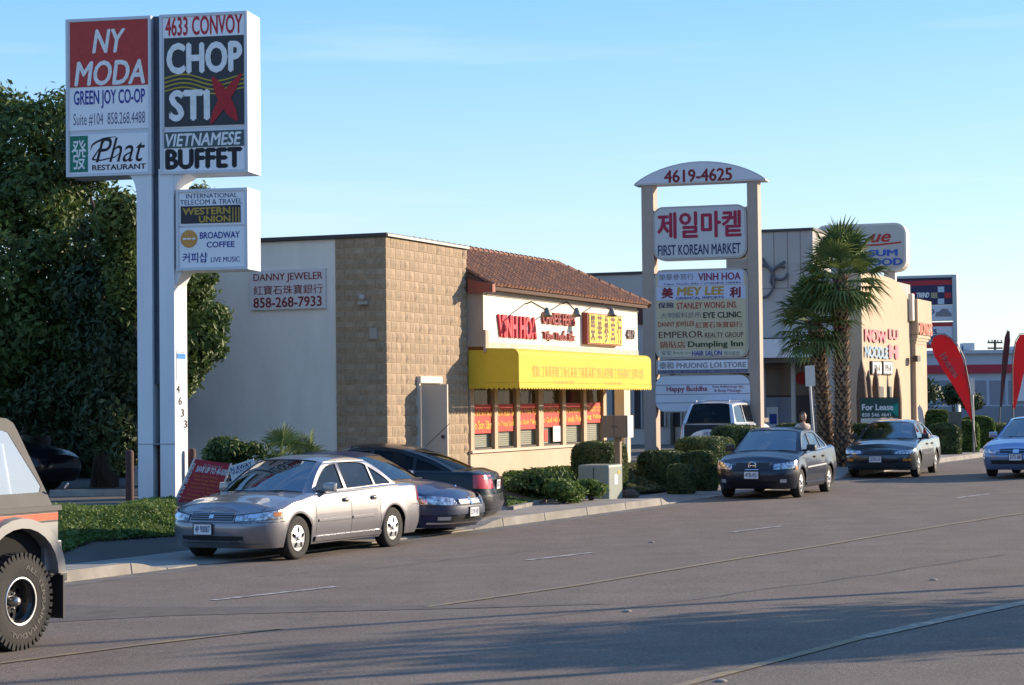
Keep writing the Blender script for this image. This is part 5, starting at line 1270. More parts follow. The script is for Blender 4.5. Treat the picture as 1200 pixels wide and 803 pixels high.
# stripes along the tub
STR = ink('stripe_orange', (.62, .11, .05)); STB = ink('stripe_dark', (.06, .05, .05)); STP = ink('stripe_pale', (.62, .55, .45))
for z0, z1, m_ in ((1.085, 1.145, STR), (1.068, 1.08, STB), (1.15, 1.158, STB)):
    mb = MB(); mb.box(-.7, xr+.615, -hwj-.006, -hwj-.001, z0, z1); mb.build('stripe', m_, jb_)
# soft top: sides, rear slope and vinyl windows
top = [(-.72, BZ+.02), (-.60, 1.94), (xr+.0, 1.99), (xr+.10, 1.98), (xr+.18, 1.94), (xr+.22, 1.88), (xr+.60, BZ+.02)]
win = [(-.02, BZ+.17), (-.02, 1.83), (xr+.02, 1.88), (xr+.09, 1.86), (xr+.45, BZ+.22), (xr+.42, BZ+.17)]
for y in (-hwj+.02, hwj-.02):
    inn = lambda x, z, y=y: (x, y*(1-.14*max(0, (z-BZ)/.7)), z)
    mb = MB(); mb.tess(top, [win], inn); mb.build('soft_top_side', JT, jr)
    mb = MB(); mb.tess(win, [], lambda x, z: (inn(x, z)[0], inn(x, z)[1]*.995, z)); mb.build('vinyl_window', JV, jr)
yt_ = lambda z: (hwj-.02)*(1-.14*(z-BZ)/.7); ytop = yt_(1.88); mb = MB()
for (xa_, za_), (xb_, zb_) in zip(top[1:-2], top[2:-1]): mb.face([(xa_, -yt_(za_), za_), (xb_, -yt_(zb_), zb_), (xb_, yt_(zb_), zb_), (xa_, yt_(za_), za_)])
if True: pass; mb.build('soft_top', JT, jr)
b0, b1 = Vector((xr+.60, 0, BZ+.02)), Vector((xr+.22, 0, 1.88)); y0_, y1_ = hwj-.02, ytop
def rw_(t, v): p = b0.lerp(b1, t); return (p.x, lerp(y0_, y1_, t)*v, p.z)
mb = MB()
for (ta, tb, va, vb) in ((0, .2, -1, 1), (.85, 1, -1, 1), (.2, .85, -1, -.8), (.2, .85, .8, 1)): mb.face([rw_(ta, va), rw_(ta, vb), rw_(tb, vb), rw_(tb, va)])
mb.build('soft_top_rear', JT, jr); mb = MB(); mb.face([rw_(.2, -.8), rw_(.2, .8), rw_(.85, .8), rw_(.85, -.8)]); mb.build('vinyl_window', JV, jr)
mb = MB(); mb.tube([(xr+.10, -hwj+.09, BZ), (xr+.04, -hwj+.15, 1.74), (xr+.04, hwj-.15, 1.74), (xr+.10, hwj-.09, BZ)], .028, 8); mb.tube([(-.2, -hwj+.1, BZ), (-.2, -hwj+.16, 1.74), (-.2, hwj-.16, 1.74), (-.2, hwj-.1, BZ)], .028, 8); mb.build('roll_bar', mat('roll_bar', (.55, .55, .55), .4), jr, smooth=True)
for sy in (-.35, .35):
    mb = MB(); mb.box(-.1, .4, sy-.22, sy+.22, .8, 1.1); mb.box(.35, .5, sy-.22, sy+.22, 1.05, 1.6); mb.build('seat', SEATD, jr, bevel=.03)
SNAP = mat('snap', (.7, .7, .7), .3, .8)
for x in (-.4, -.05, .3, .65, 1.0, 1.35, 1.68):
    mb = MB(); mb.lathe([(0, -hwj-.012), (.014, -hwj-.008), (.014, -hwj)], c=(x, 0, 1.185), n=8, ax='y'); mb.build('snap', SNAP, jb_)
mb = MB(); mb.box(-.7, xr+.66, -hwj-.012, -hwj+.05, BZ+.004, BZ+.05); mb.box(xr+.61, xr+.66, -hwj+.05, hwj, BZ+.004, BZ+.05); mb.build('top_rail', JT, jr)
mb = MB(); mb.box(xr+.575, xr+.645, -hwj-.032, -hwj-.0155, .73, .80) ; mb.build('side_marker', mat('marker_red', (.55, .06, .05), .3, coat=1), jb_)
mb = MB(); mb.box(xr+.42, xr+.655, -hwj-.015, -hwj+.06, .64, .90); mb.build('corner_panel', JB, jr, bevel=.01)
mb = MB(); mb.box(xr+.60, xr+.70, -.80, .80, .54, .62); mb.build('rear_bumper', BLKP, jr, bevel=.01)
mb = MB(); mb.box(xr+.56, xr+.58, -hwj-.10, -hwj+.18, .22, .60); mb.build('mud_flap', BLKP, jr)
mb = MB(); mb.tube([(xr+.64, -hwj-.06, 1.36), (xr+.64, -hwj-.10, 1.40)], .008, 5); mb.build('strap_pin', SNAP, jr)
JR = mat('jeep_rim_black', (.015, .015, .016), .3, coat=.5)
def jwheel(x, y, flip):
    W0 = empty('wheel', (x, y, RWJ), PI if flip else 0, parent=jr); wd = .26; t = MB(); rr = .20
    t.lathe([(rr-.02, .02), (rr+.005, .0), (rr+.03, -.008), (RWJ-.06, -.016), (RWJ-.03, -.008), (RWJ-.012, .012), (RWJ-.012, wd-.012), (RWJ-.05, wd), (rr, wd)], n=56, ax='y'); t.build('tyre', TYRE, W0, smooth=True)
    k = MB()
    for i in range(44):
        a = 2*PI*i/44
        for row, (ya, yb_, rI, rO, da) in enumerate(((-.016, .055, RWJ-.055, RWJ+.004, 0), (.065, .125, RWJ-.02, RWJ+.003, .5), (.135, .195, RWJ-.02, RWJ+.003, 0), (.205, .265, RWJ-.055, RWJ+.004, .5))):
            th = a+da*2*PI/44; hw2 = .052; vs = []
            for rr_, y_ in ((rI, ya), (rI, yb_), (rO-.0, yb_), (rO, ya)):
                for s_ in (-1, 1): vs.append((rr_*math.cos(th+s_*hw2*(.9 if (i+row) % 2 else .65)), y_, rr_*math.sin(th+s_*hw2*(.9 if (i+row) % 2 else .65))))
            k.raw(vs, [(0, 1, 3, 2), (2, 3, 5, 4), (4, 5, 7, 6), (6, 7, 1, 0), (0, 2, 4, 6), (1, 7, 5, 3)])
    k.build('tread_blocks', TYRE, W0, kind='stuff')
    r_ = MB(); r_.lathe([(rr-.012, .0), (rr+.004, -.004), (rr-.004, .015), (rr-.03, .05), (rr-.045, .12)], n=40, ax='y'); 
    holes = [[(.115*math.cos(2*PI*k_/8)+.026*math.cos(u), .115*math.sin(2*PI*k_/8)+.026*math.sin(u)) for u in [2*PI*i/8 for i in range(8)]] for k_ in range(8)]
    r_.tess([(.158*math.cos(2*PI*i/32), .158*math.sin(2*PI*i/32)) for i in range(32)], holes, lambda a, b: (a, .10, b)); r_.build('rim', JR, W0, smooth=False)
    c_ = MB(); c_.lathe([(0, .015), (.03, .02), (.042, .05), (.045, .10)], n=16, ax='y')
    for i in range(5): c_.lathe([(0, .08), (.010, .083), (.012, .10)], c=(.068*math.cos(2*PI*i/5), 0, .068*math.sin(2*PI*i/5)), n=6, ax='y')
    c_.build('hub', mat('hub_metal', (.5, .48, .45), .35, .8), W0, smooth=True)
    rg = MB(); rg.lathe([(rr-.006, -.006), (rr+.006, -.011), (rr+.010, -.004)], n=40, ax='y'); rg.build('rim_lip', ALLOY, W0, smooth=True)
    b = MB(); b.lathe([(0, .13), (.19, .13), (.2, wd)], n=20, ax='y'); b.build('brake_drum', BLKW, W0)
    # raised white letters round the sidewall
    tt = text('ALL-TERRAIN RADIAL', W0, (0, 0, 1, .042), 0, mat('tyre_letter', (.20, .19, .17), .8), .01, name='sidewall_lettering')
    for v in tt.data.vertices:
        a = R(80)-v.co.x*R(200); r2 = rr+.075+v.co.z; v.co = (r2*math.cos(a), -.0165, r2*math.sin(a))
jwheel(xr, -.84, False); jwheel(xr, .84, True); jwheel(-xr, -.84, False); jwheel(-xr, .84, True)
mb = MB(); mb.tube([(xr, -.7, RWJ), (xr, .7, RWJ)], .06, 8); mb.lathe([(0, -.14), (.14, -.08), (.16, 0), (.14, .08), (0, .14)], c=(xr, 0, RWJ), n=12, ax='y'); mb.box(-1.7, xr+.6, -.4, -.3, .52, .62); mb.box(-1.7, xr+.6, .3, .4, .52, .62); mb.tube([(-xr, -.7, RWJ), (-xr, .7, RWJ)], .06, 8); mb.build('axle', BLKP, jr)
mb = MB(); mb.face([(-.62, -.66, BZ), (-.62, .66, BZ), (-.5, .62, 1.78), (-.5, -.62, 1.78)]); mb.build('windshield', GLS, jr)
# ================================================================== BUILDINGS UP THE ROAD
GST = mat('grey_stucco', (.40, .375, .35), .85, var=.10, scale=.7, bump=.15); PST = mat('peach_wall', (.50, .37, .25), .85, var=.10, scale=.8, bump=.15)
cB = at(1006, 400, 72); B = Frame(cB.x, cB.y, .75, AF); bb = empty('stucco_building', (cB.x, cB.y, .75), AF, 'large grey and peach stucco restaurant building behind the palms and the market sign', 'building')
SB = Frame(cB.x, cB.y, .75, AF-PI/2)      # its camera-side wall: x grows towards the corner
xl0, zt0 = SB.q(851, 304); zt1 = SB.q(910, 272)[1]; xl2, zt2 = SB.q(690, 323); print('B', xl0, zt1, xl2, zt2)
yb0, yt0 = 3.0, 0
def sidebox(mb, x0, x1, y0, y1, z0, z1): mb.box(-y1, -y0, -x1, -x0, z0, z1) if False else mb.box(y0, y1, -x1, -x0, z0, z1)
# x of SB frame -> local y = -x ; depth (away from viewer) -> local x
def W(px, py, yc=0): return SB.q(px, py, yc)
yk = -W(953, 330)[0]; zf = B.q(1040, 326)[1]; mb = MB(); mb.box(0, 2.6, yk, -xl0, 3.55, zt1); mb.build('wall', GST, bb); mb = MB(); mb.box(0.01, 9, 0, yk-.002, -.3, zf-.05); mb.build('wall', GST, bb); mb = MB(); mb.box(2.61, 9, yk, -xl0, -.3, zf-.2); mb.build('wall', GST, bb)
mb = MB(); mb.box(.25, 9, -xl0+.01, -xl2+3, -.3, zt2); mb.build('wall', GST, bb)
mb = MB(); mb.box(-.05, 2.65, yk-.05, -xl0+.05, zt1, zt1+.10); mb.box(.2, 9, -xl0+.06, -xl2+3, zt2, zt2+.1); mb.build('coping', COP, bb)
wl_, wz_ = W(893, 397, -.9); wr_ = W(957, 397, -.9)[0]
mb = MB(); mb.box(-.9, -.005, -wr_, -xl0+1.5, W(920, 419, -.9)[1], W(920, 397, -.9)[1]); mb.build('canopy_band', mat('canopy_white', (.60, .62, .66), .6), bb)
mb = MB(); mb.box(-.8, 0, -wr_+.1, -xl0+1.4, W(920, 425, -.9)[1], W(920, 419.5, -.9)[1]); mb.build('canopy_edge', METD, bb)
# recessed shopfront under the canopy
mb = MB(); mb.box(1.4, 1.5, -W(957, 450)[0], -xl0+2, -.3, 3.5); mb.box(.0, 1.4, -xl0+2, -xl0+2.1, -.3, 3.5); mb.build('shopfront', mat('shopfront_dark', (.035, .033, .032), .5, var=.3, scale=2), bb)
for a, b, c, d, m_ in ((893, 928, 425, 463, mat('window_brown', (.12, .09, .07), .3)), (930, 950, 425, 463, MATS['window_brown']), (896, 928, 466, 505, mat('window_blue', (.14, .2, .3), .3))):
    mb = MB(); x0, z1 = W(a, c, 1.35); x1, z0 = W(b, d, 1.35); mb.box(1.33, 1.38, -x1, -x0, z0, z1); mb.build('window', m_, bb)
x0, z0 = W(897, 503, 1.3); x1, z1 = W(912, 477, 1.3); mb = MB(); mb.box(1.28, 1.32, -x1, -x0, z0, z1); mb.build('window_poster', mat('poster_pale', (.55, .58, .62), .5), bb)
x0, z0 = W(902, 497, 1.27); x1, z1 = W(910, 485, 1.27); mb = MB(); mb.box(1.26, 1.275, -x1, -x0, z0, z1); mb.build('window_poster', ink('poster_blue', (.03, .06, .3)), bb)
x0, z0 = W(933, 447, 1.3); x1, z1 = W(945, 440, 1.3); mb = MB(); mb.lathe([(0, 1.29), (.22, 1.30)], c=(0, -(x0+x1)/2, (z0+z1)/2), n=20, ax='x'); mb.build('oval_sign', RED, bb)
for px in (894, 929, 952): x0 = W(px, 450, 0)[0]; mb = MB(); mb.box(.02, .16, -x0-.07, -x0+.07, -.3, 3.5); mb.build('post', GST, bb)
# doors and windows of the low wing, seen under the market sign
for a, b, c, d in ((716, 728, 448, 497), (742, 754, 455, 502), (770, 781, 480, 500), (785, 800, 480, 500), (803, 820, 480, 500)):
    x0, z1 = W(a, c, .25); x1, z0 = W(b, d, .25); mb = MB(); mb.box(.2, .245, -x1, -x0, z0, z1); w_o = mb.build('window', mat('dark_glass', (.03, .035, .045), .1), bb); mb = MB()
    mb.box(.16, .199, -x1, -x0, z1, z1+.08); mb.box(.16, .199, -x1-.0, -x1+.06, z0, z1); mb.box(.16, .199, -x0-.06, -x0, z0, z1); mb.build('frame', mat('frame_grey', (.3, .3, .3), .5), w_o)
x0, z1 = W(746, 358, .2); x1, z0 = W(754, 380, .2); mb = MB(); mb.box(.1, .24, -x1, -x0, z0, z1); mb.build('shop_sign', ink('maroon_sign', (.08, .03, .03)), bb)
JT2 = mat('panel_joint', (.2, .18, .17), .8)
for px in (907, 923, 938): x0 = W(px, 300)[0]; mb = MB(); mb.box(-.006, -.001, -x0-.015, -x0+.015, W(px, 338)[1], zt1); mb.build('panel_joint', JT2, bb)
zj = W(910, 338)[1]; mb = MB(); mb.box(-.007, -.0015, .1, -xl0-.02, zj-.015, zj+.015); mb.build('panel_joint', JT2, bb)
EMB = mat('emblem_metal', (.10, .10, .11), .5, .3); mb = MB()
def curve_on_wall(pts, r, yc=-.12): mb.tube([(yc, -W(px, py, yc)[0], W(px, py, yc)[1]) for px, py in pts], r, 6)
curve_on_wall([(893+14*math.sin(t), 330-19*math.cos(t)) for t in [PI*i/14 for i in range(0, 15)]], .05); curve_on_wall([(914+9*math.cos(t), 320+8*math.sin(t)) for t in [2*PI*i/14 for i in range(0, 13)]], .045); curve_on_wall([(893, 303), (899, 312), (905, 318), (913, 311), (920, 307)], .05); curve_on_wall([(905, 318), (903, 330), (907, 338)], .04)
mb.build('wall_emblem', EMB, bb, smooth=True)
# the peach street front with its curved parapet
UF = B.q(1063, 400)[0]; zf = B.q(1040, 326)[1]; print('peach', UF, zf, B.q(1063, 342))
mb = MB(); pr = [(0.002, -.3), (UF, -.3)]+[(UF-0+0.0-UF*.45*(1-math.cos(PI/2*i/8)), zf-1.1+1.1*math.sin(PI/2*i/8)) for i in range(9)]+[(.002, zf)]
mb.prism(pr, -.12, .3); mb.build('street_front', PST, bb)
mb = MB(); mb.box(UF*.96, UF+.05, -.30, -.125, B.q(1064, 377)[1], B.q(1064, 345)[1]); mb.build('pilaster', mat('pilaster_cream', (.66, .6, .5), .7), bb, bevel=.05)
UT = B.q(1080, 400)[0]
mb = MB(); mb.box(UF+.06, UT, -.4, 4, B.q(1070, 393)[1], B.q(1074, 353)[1]); mb.box(UF+.06, UT-.6, -.3, 3.9, -.3, B.q(1070, 404)[1]); mb.build('side_tower', PST, bb)
for i in range(3): mb = MB(); mb.box(UF+.07, UT-.2-.25*i, -.38+.03*i, 3.9, B.q(1070, 397+3.5*i)[1], B.q(1070, 393.5+3.5*i)[1]); mb.build('corbel', PST, bb)
text('DONUTS', bb, (UF+.2, B.q(1070, 393)[1], UT-.1, B.q(1072, 379)[1]), -.45, ink('brick_red', (.5, .07, .03)), .05)
fx = -.17
text('NOW', bb, B.box(1014, 386, 1040, 402, fx), fx, PINK, .05); text('LU', bb, B.box(1042, 385.5, 1053, 398, fx), fx, PINK, .05)
text('NOODLE', bb, B.box(1014, 406, 1041, 420, fx), fx, ink('sign_blue', (.2, .35, .5)), .05); text('H', bb, B.box(1042, 403.5, 1053, 421, fx), fx, PINK, .08)
for a, b in ((1021, 1032.5), (1034, 1045.5)):
    q = B.box(a, 423.5, b, 439, fx); mb = MB(); mb.box(q[0], q[2], -.2, -.122, q[1], q[3]); wo = mb.build('window', mat('poster_frame', (.02, .02, .02), .5), bb); mb = MB(); mb.box(q[0]+.12, q[2]-.12, -.21, -.201, q[1]+.04, q[3]-.04); mb.build('poster', mat('poster_white', (.66, .66, .64), .5), wo)
    text('Phở', wo, (q[0]+.3, q[1]+.1, q[2]-.3, q[3]-.1), -.216, ink('dark_ink', (.05, .06, .05)), .03)
for a, c, d in ((1023, 453, 468), (1034, 453, 468), (1043.5, 453, 468)):
    q = B.box(a-2, c, a+2.5, d, fx); mb = MB(); mb.box(q[0], q[2], -.15, -.122, q[1], q[3]); mb.build('window', DARK, bb)
WDB = mat('tiki_wood', (.14, .08, .05), .8, var=.4, scale=4)
for px, t_, wd_ in ((1009.5, 422, .35), (1017.5, 434, .28), (1026, 432, .3), (1051, 432, .3)):
    u, z1 = B.q(px, t_, -.4); mb = MB(); mb.tube([(u, -.4, -.2), (u, -.4, z1*.55), (u, -.4, z1*.85), (u, -.4, z1)], [wd_*.5, wd_*.55, wd_*.35, .02], 8); mb.build('carved_post', WDB, bb, smooth=True)
mb = MB(); q = B.box(1069, 417, 1072.5, 424, -.3); mb.box(q[0], q[2], -.5, -.31, q[1], q[3]); mb.build('wall_lamp', METD, bb)

def monument():
    g = at(1032, 480, 62); Fm = Frame(g.x, g.y, .62, -R(8)); r = empty('monument_sign', (g.x, g.y, .62), -R(8), 'green For Lease board standing on a low white base by the right hedges', 'sign')
    b = Fm.box(1008, 467, 1053, 490); mb = MB(); mb.box(b[0], b[2], 0, .12, b[1], b[3]); bo = mb.build('sign_board', ink('lease_green', (.035, .085, .075)), r)
    mb = MB(); mb.prism([(b[2]-.35, b[1]+.35), (b[2]-.01, b[1]+.02), (b[2]-.01, b[3]-.12), (b[2]-.3, b[3]-.4)], -.008, -.001); mb.build('teal_corner', ink('teal', (.02, .30, .24)), bo)
    T(Fm, bo, 'For Lease', (1010, 473.5, 1047, 481), -.012, WHITE, .04); T(Fm, bo, '858 546 4641', (1010, 484, 1044, 488.5), -.012, WHITE, .02)
    b2 = Fm.box(1009, 490.5, 1053, 501); mb = MB(); mb.box(b2[0], b2[2], .0, .3, -.3, b2[3]); mb.build('base', mat('base_white', (.6, .58, .54), .7), r)
    mb = MB(); mb.box(b[0]-.02, b[2]+.02, .01, .11, b[3]+.001, b[3]+.03); mb.build('top_cap', METD, r)
monument()
def pylon3():
    g = at(1010, 400, 77.5); f = Frame(g.x, g.y, .8, -R(18)); r = empty('roof_sign', (g.x, g.y, .8), -R(18), 'cream rounded seafood restaurant sign rising behind the palm crowns', 'roof sign')
    k = rcab(f, r, (955, 262.5, 1062, 318.5), 0, .95, mat('cream_metal', (.55, .52, .48), .5), mat('cream_face', (.40, .385, .36), .5), .4, 'cabinet', .08)
    T(f, k, 'ue', (1020, 274, 1044, 284), -.02, RED, .03, .3)
    mb = MB(); P = [f.q(px, py, -.02) for px, py in ((1008, 287), (1030, 286), (1056, 283))]; mb.face([(x, -.02, z) for x, z in P]+[(x, -.02, z-.06) for x, z in P[::-1]]); mb.build('underline', RED, k)
    LB = ink('bright_blue', (.03, .10, .42)); T(f, k, 'DIM SUM', (982, 293, 1052, 301), -.02, LB, .05); T(f, k, '& SEAFOOD', (972, 303.5, 1058, 312), -.02, LB, .05)
    for px in (985, 1041): u = f.q(px, 320)[0]; mb = MB(); mb.box(u-.2, u+.2, .3, .7, zf-.3, f.q(px, 318)[1]+.02); mb.build('post', mat('cream_metal', (0, 0, 0)), r)
pylon3()
def pylon4():
    g = at(1085, 400, 102); f = Frame(g.x, g.y, .9, -R(18)); r = empty('pylon_sign', (g.x, g.y, .9), -R(18), 'grey framed auto parts pylon sign with checkered dark top, right of the peach building', 'pylon sign')
    GF = mat('pylon_grey', (.36, .40, .42), .6)
    for a, b in ((1040, 1049), (1117, 1122)): x0, x1 = f.q(a, 380)[0], f.q(b, 380)[0]; mb = MB(); mb.box(x0, x1, -.1, .9, -1, f.q(1085, 323)[1]); mb.build('post', GF, r)
    b = f.box(1049.2, 323, 1116.8, 326); mb = MB(); mb.box(b[0], b[2], -.1, .9, b[1], b[3]); mb.build('top_beam', GF, r)
    def cab(px, m): b = f.box(*px, 0); mb = MB(); mb.box(b[0], b[2], 0, .8, b[1], b[3]); return mb.build('cabinet', m, r)
    k = cab((1050, 327, 1116.5, 357), ink('night_blue', (.03, .03, .09))); panel(f, k, (1050, 329, 1116, 334.5), -.002, ink('sign_crimson', (.4, .03, .04)))
    T(f, k, 'TREND', (1074, 343, 1089, 349), -.02, WHITE, .05, .2)
    for i, (a, c, m_) in enumerate(((1099, 336, mat('sq_pale', (.4, .5, .6), .5)), (1091, 343, mat('sq_gold', (.3, .25, .15), .5)), (1107, 343, RED), (1099, 350, MATS['sq_pale']))): panel(f, k, (a, c, a+7.5, c+6.5), -.012, m_)
    panel(f, k, (1050, 343, 1073, 346), -.012, RED)
    k = cab((1050, 358, 1116.5, 376), mat('cab_white', (.5, .54, .6), .5)); T(f, k, 'EGO', (1082, 362.5, 1095, 368), -.01, NAVY, .05)
    cp = [(1096, 371), (1097, 366), (1101, 365), (1104, 362), (1110, 362), (1113, 366), (1115, 367), (1115, 371)]; mb = MB(); mb.tess([f.q(*p) for p in cp], [], lambda x, z: (x, -.012, z)); mb.build('car_picture', ink('car_grey', (.2, .2, .22)), k)
    k = cab((1050, 378, 1116.5, 408), MATS['cab_white']); panel(f, k, (1050, 378.5, 1116, 383), -.002, MATS['ink_sign_crimson']); panel(f, k, (1050, 404, 1116, 408), -.002, MATS['ink_sign_crimson'])
    T(f, k, 'SALES', (1075, 386, 1098, 391.5), -.01, NAVY, .05); T(f, k, 'SERVICE', (1070, 393, 1103, 398), -.01, NAVY, .05); T(f, k, 'PARTS', (1076, 399.5, 1098, 404), -.01, NAVY, .05)
pylon4()
def farbuilding():
    g = at(1140, 440, 116); f = Frame(g.x, g.y, .9, -R(3)); r = empty('showroom_building', (g.x, g.y, .9), -R(3), 'low white showroom with a red band along its top, far up the road', 'building')
    def bx(n, px, y0, y1, m): b = f.box(*px, y0); mb = MB(); mb.box(b[0], b[2], y0, y1, b[1], b[3]); return mb.build(n, m, r)
    bx('wall', (1050, 411, 1300, 508), 0, 14, mat('pale_blue_wall', (.42, .47, .54), .8)); bx('red_band', (1050, 427, 1300, 437), -.25, -.001, ink('band_red', (.42, .03, .05))); bx('cornice', (1050, 410, 1300, 414), -.3, 13.9, mat('cornice_grey', (.4, .43, .48), .7))
    for a in range(1072, 1290, 22): bx('window', (a, 446, a+18, 474), -.05, -.001, mat('show_glass', (.16, .2, .26), .15))
    for a, b, c in ((1118, 1127, 405), (1129, 1142, 402), (1185, 1196, 406)): bx('roof_unit', (a, c, b, 410), 3, 5, mat('unit_grey', (.45, .47, .5), .6))
    bx('white_frame', (1186, 440, 1200, 470), -.15, -.06, mat('frame_white', (.66, .66, .66), .6)); bx('plinth', (1050, 476, 1300, 508), -.2, -.001, mat('plinth_grey', (.2, .21, .24), .8))
farbuilding()
def feather(name, pts, pole, Y, m, label, words=None, wbox=None, rot=0):
    """a feather banner: bent pole with a cloth blade, thickness 1 cm"""
    g = at(pole[0][0], pole[0][1], Y); f = Frame(g.x, g.y, 0, 0); r = empty(name, (g.x, g.y, 0), 0, label, 'flag')
    P = [f.q(*p) for p in pts]; mb = MB(); c = (sum(p[0] for p in P)/len(P), sum(p[1] for p in P)/len(P))
    vs = [(x, -.02+.03*math.sin(z*6), z) for x, z in P]; n = len(vs)
    tr = tessellate_polygon([[Vector((x, z, 0)) for x, z in P]]); mb.raw(vs, [tuple(t) for t in tr]); mb.raw([(x, y+.012, z) for x, y, z in vs], [tuple(reversed(t)) for t in tr]); mb.raw(vs+[(x, y+.012, z) for x, y, z in vs], [(i, (i+1) % n, n+(i+1) % n, n+i) for i in range(n)]); mb.build('cloth', m, r)
    mb = MB(); mb.tube([(f.q(*p)[0], 0, f.q(*p)[1]) for p in pole], .022, 6, r1=.01); mb.build('pole', mat('pole_dark', (.05, .05, .05), .5), r)
    return r, f
FRED = mat('banner_red', (.70, .03, .03), .6, trans=.45)
r, f = feather('feather_flag', [(1091, 404), (1093.5, 396), (1099, 392.5), (1107, 392.5), (1114, 397), (1121, 405), (1128, 420), (1133, 441), (1137, 465), (1139.5, 495), (1134, 485), (1126, 468), (1115, 449), (1103, 431), (1095, 417)], [(1144, 524), (1140, 497), (1136.5, 455), (1130, 420), (1121, 401), (1108, 391.5), (1098, 391.5), (1091.5, 399), (1091, 406)], 63, FRED, 'bright red feather flag with white script leaning left over the right hedges')
for s_, (x0, y0), (x1, y1), hh_2 in (('Houston', (1104, 415), (1121, 441), 8),):
    t = text(s_, r, (0, 0, 1, 1), 0, WHITE, .02); a = f.q(x0, y0); b = f.q(x1, y1); L_ = math.hypot(b[0]-a[0], b[1]-a[1]); dx, dz = (b[0]-a[0])/L_, (b[1]-a[1])/L_
    for v in t.data.vertices: u, w2 = v.co.x*L_, (v.co.z-.5)*hh_2/40; v.co = (a[0]+u*dx-w2*dz, -.065, a[1]+u*dz+w2*dx)
feather('feather_flag', [(1172, 476), (1174, 430), (1176.5, 400), (1180, 388), (1183, 388), (1183.5, 400), (1181, 425), (1177, 455), (1173.5, 478)], [(1171, 497), (1172.5, 470), (1175, 420), (1178, 395), (1181, 386.5), (1183.5, 392)], 66, mat('banner_maroon', (.10, .03, .03), .7, trans=.2), 'dark maroon feather flag seen nearly edge-on, left of the last red one')
feather('feather_flag', [(1187, 478), (1187, 430), (1190, 402), (1195, 392.5), (1201, 392), (1204, 398), (1202, 425), (1196, 455), (1189, 480)], [(1188, 497), (1186.5, 470), (1186.5, 420), (1190, 400), (1195, 391.5), (1202, 390.5)], 65, FRED, 'red feather flag at the right edge, upright behind the light blue car')
feather('feather_flag', [(1075, 478), (1077, 475), (1080, 478), (1082, 488), (1083, 500), (1079, 500), (1076, 490)], [(1083, 512), (1083, 495), (1081, 481), (1077.5, 474)], 66, mat('banner_white', (.66, .64, .64), .6, trans=.2), 'small white feather flag behind the grey green sedan')
# parking sign on its slanting pole beside the palms
def polesign(px, pts, board, Y, label, mcol, name='street_sign'):
    g = at(px, 505, Y); f = Frame(g.x, g.y, 0, -R(4)); r = empty(name, (g.x, g.y, 0), -R(4), label, 'sign'); P = [f.q(*p) for p in pts]
    mb = MB(); mb.tube([(P[0][0], 0, gz(g.x, g.y)-.05)]+[(x, 0, z) for x, z in P], .032, 8); mb.build('pole', mat('galvanised', (.45, .45, .44), .5, .4), r, smooth=True)
    Q = [f.q(*p) for p in board]; mb = MB(); mb.prism(Q, -.045, -.033); mb.build('sign_board', mcol, r); return r
polesign(951, [(953, 503), (951, 478), (949, 450), (948, 436)], [(943, 429), (954.5, 428), (955.5, 452), (944, 453)], 55, 'blank white plate on a thin slanting pole beside the palm trunks', mat('plate_back', (.62, .58, .52), .5))
polesign(1141, [(1141, 505), (1140, 470), (1139.5, 448)], [(1136.5, 443), (1142, 443), (1142.3, 463), (1136.8, 463)], 68, 'small pale sign on a pole just behind the leaning red flag', MATS['plate_back'])
g = at(1117, 490, 67); mb = MB(); mb.box(-.14, .1, -.1, .1, 0, 1.35); mb.box(.101, .24, -.1, .1, 0, 1.35); tag(mb.build('utility_pillar', mat('pillar_green', (.10, .11, .08), .8), loc=(g.x, g.y, gz(g.x, g.y)-.02)), 'dark square pillar standing in the hedge left of the red flag', 'pillar')
def utilpole():
    g = at(1166, 400, 190); r = empty('utility_pole', (g.x, g.y, 0), R(20), 'distant wooden utility pole with two crossarms above the showroom roof', 'utility pole'); WP_ = mat('pole_wood', (.12, .09, .07), .9); zt = 2.1+(468-398)/2500*190
    mb = MB(); mb.tube([(0, 0, -.5), (0, 0, zt)], .16, 8, r1=.11); mb.build('pole', WP_, r)
    for dz in (.25, .75): mb = MB(); mb.box(-.75, .75, -.06, .06, zt-dz-.07, zt-dz+.07); ca = mb.build('crossarm', WP_, r)
    for x in (-.65, -.3, .3, .65): mb = MB(); mb.lathe([(0, .2), (.06, .16), (.05, 0)], c=(x, 0, zt-.18), n=8); mb.build('insulator', mat('insulator', (.2, .2, .2), .4), r)
utilpole()

# ================================================================== STREET THINGS NEAR THE SHOP
BXM = mat('box_brown', (.26, .17, .11), .6, var=.1); BXL = mat('box_cream', (.62, .58, .5), .6)
def mailbox():
    g = at(735, 500, 44.2); f = Frame(g.x, g.y, 0, AF); z0, z1 = f.q(735, 513)[1], f.q(735, 487)[1]; r = empty('mailbox_unit', (g.x, g.y, 0), AF, 'brown two-door mailbox cabinet on a post by the entry end of the yellow awning', 'mailbox')
    w2 = .56; mb = MB(); mb.box(0, .36, 0, w2, z0, z1); mb.build('cabinet', BXM, r); mb = MB(); mb.box(.0, .36, -.012, -.001, z0, z1); mb.build('side_plate', BXL, r)  # pale plate on the sunny side, sunlight painted into its colour
    for i in range(2): mb = MB(); mb.box(-.014, -.001, .015+i*w2/2, w2/2-.01+i*w2/2, z0+.02, z1-.02); d = mb.build('door', BXM, r); mb = MB(); mb.lathe([(0, -.03), (.016, -.026), (.016, -.014)], c=(0, w2/2+(.04 if i else -.04), (z0+z1)/2), n=8, ax='x'); mb.build('knob', METD, d)
    mb = MB(); mb.box(.1, .22, .2, .32, gz(g.x, g.y)-.1, z0-.001); mb.build('post', BXM, r)
mailbox()
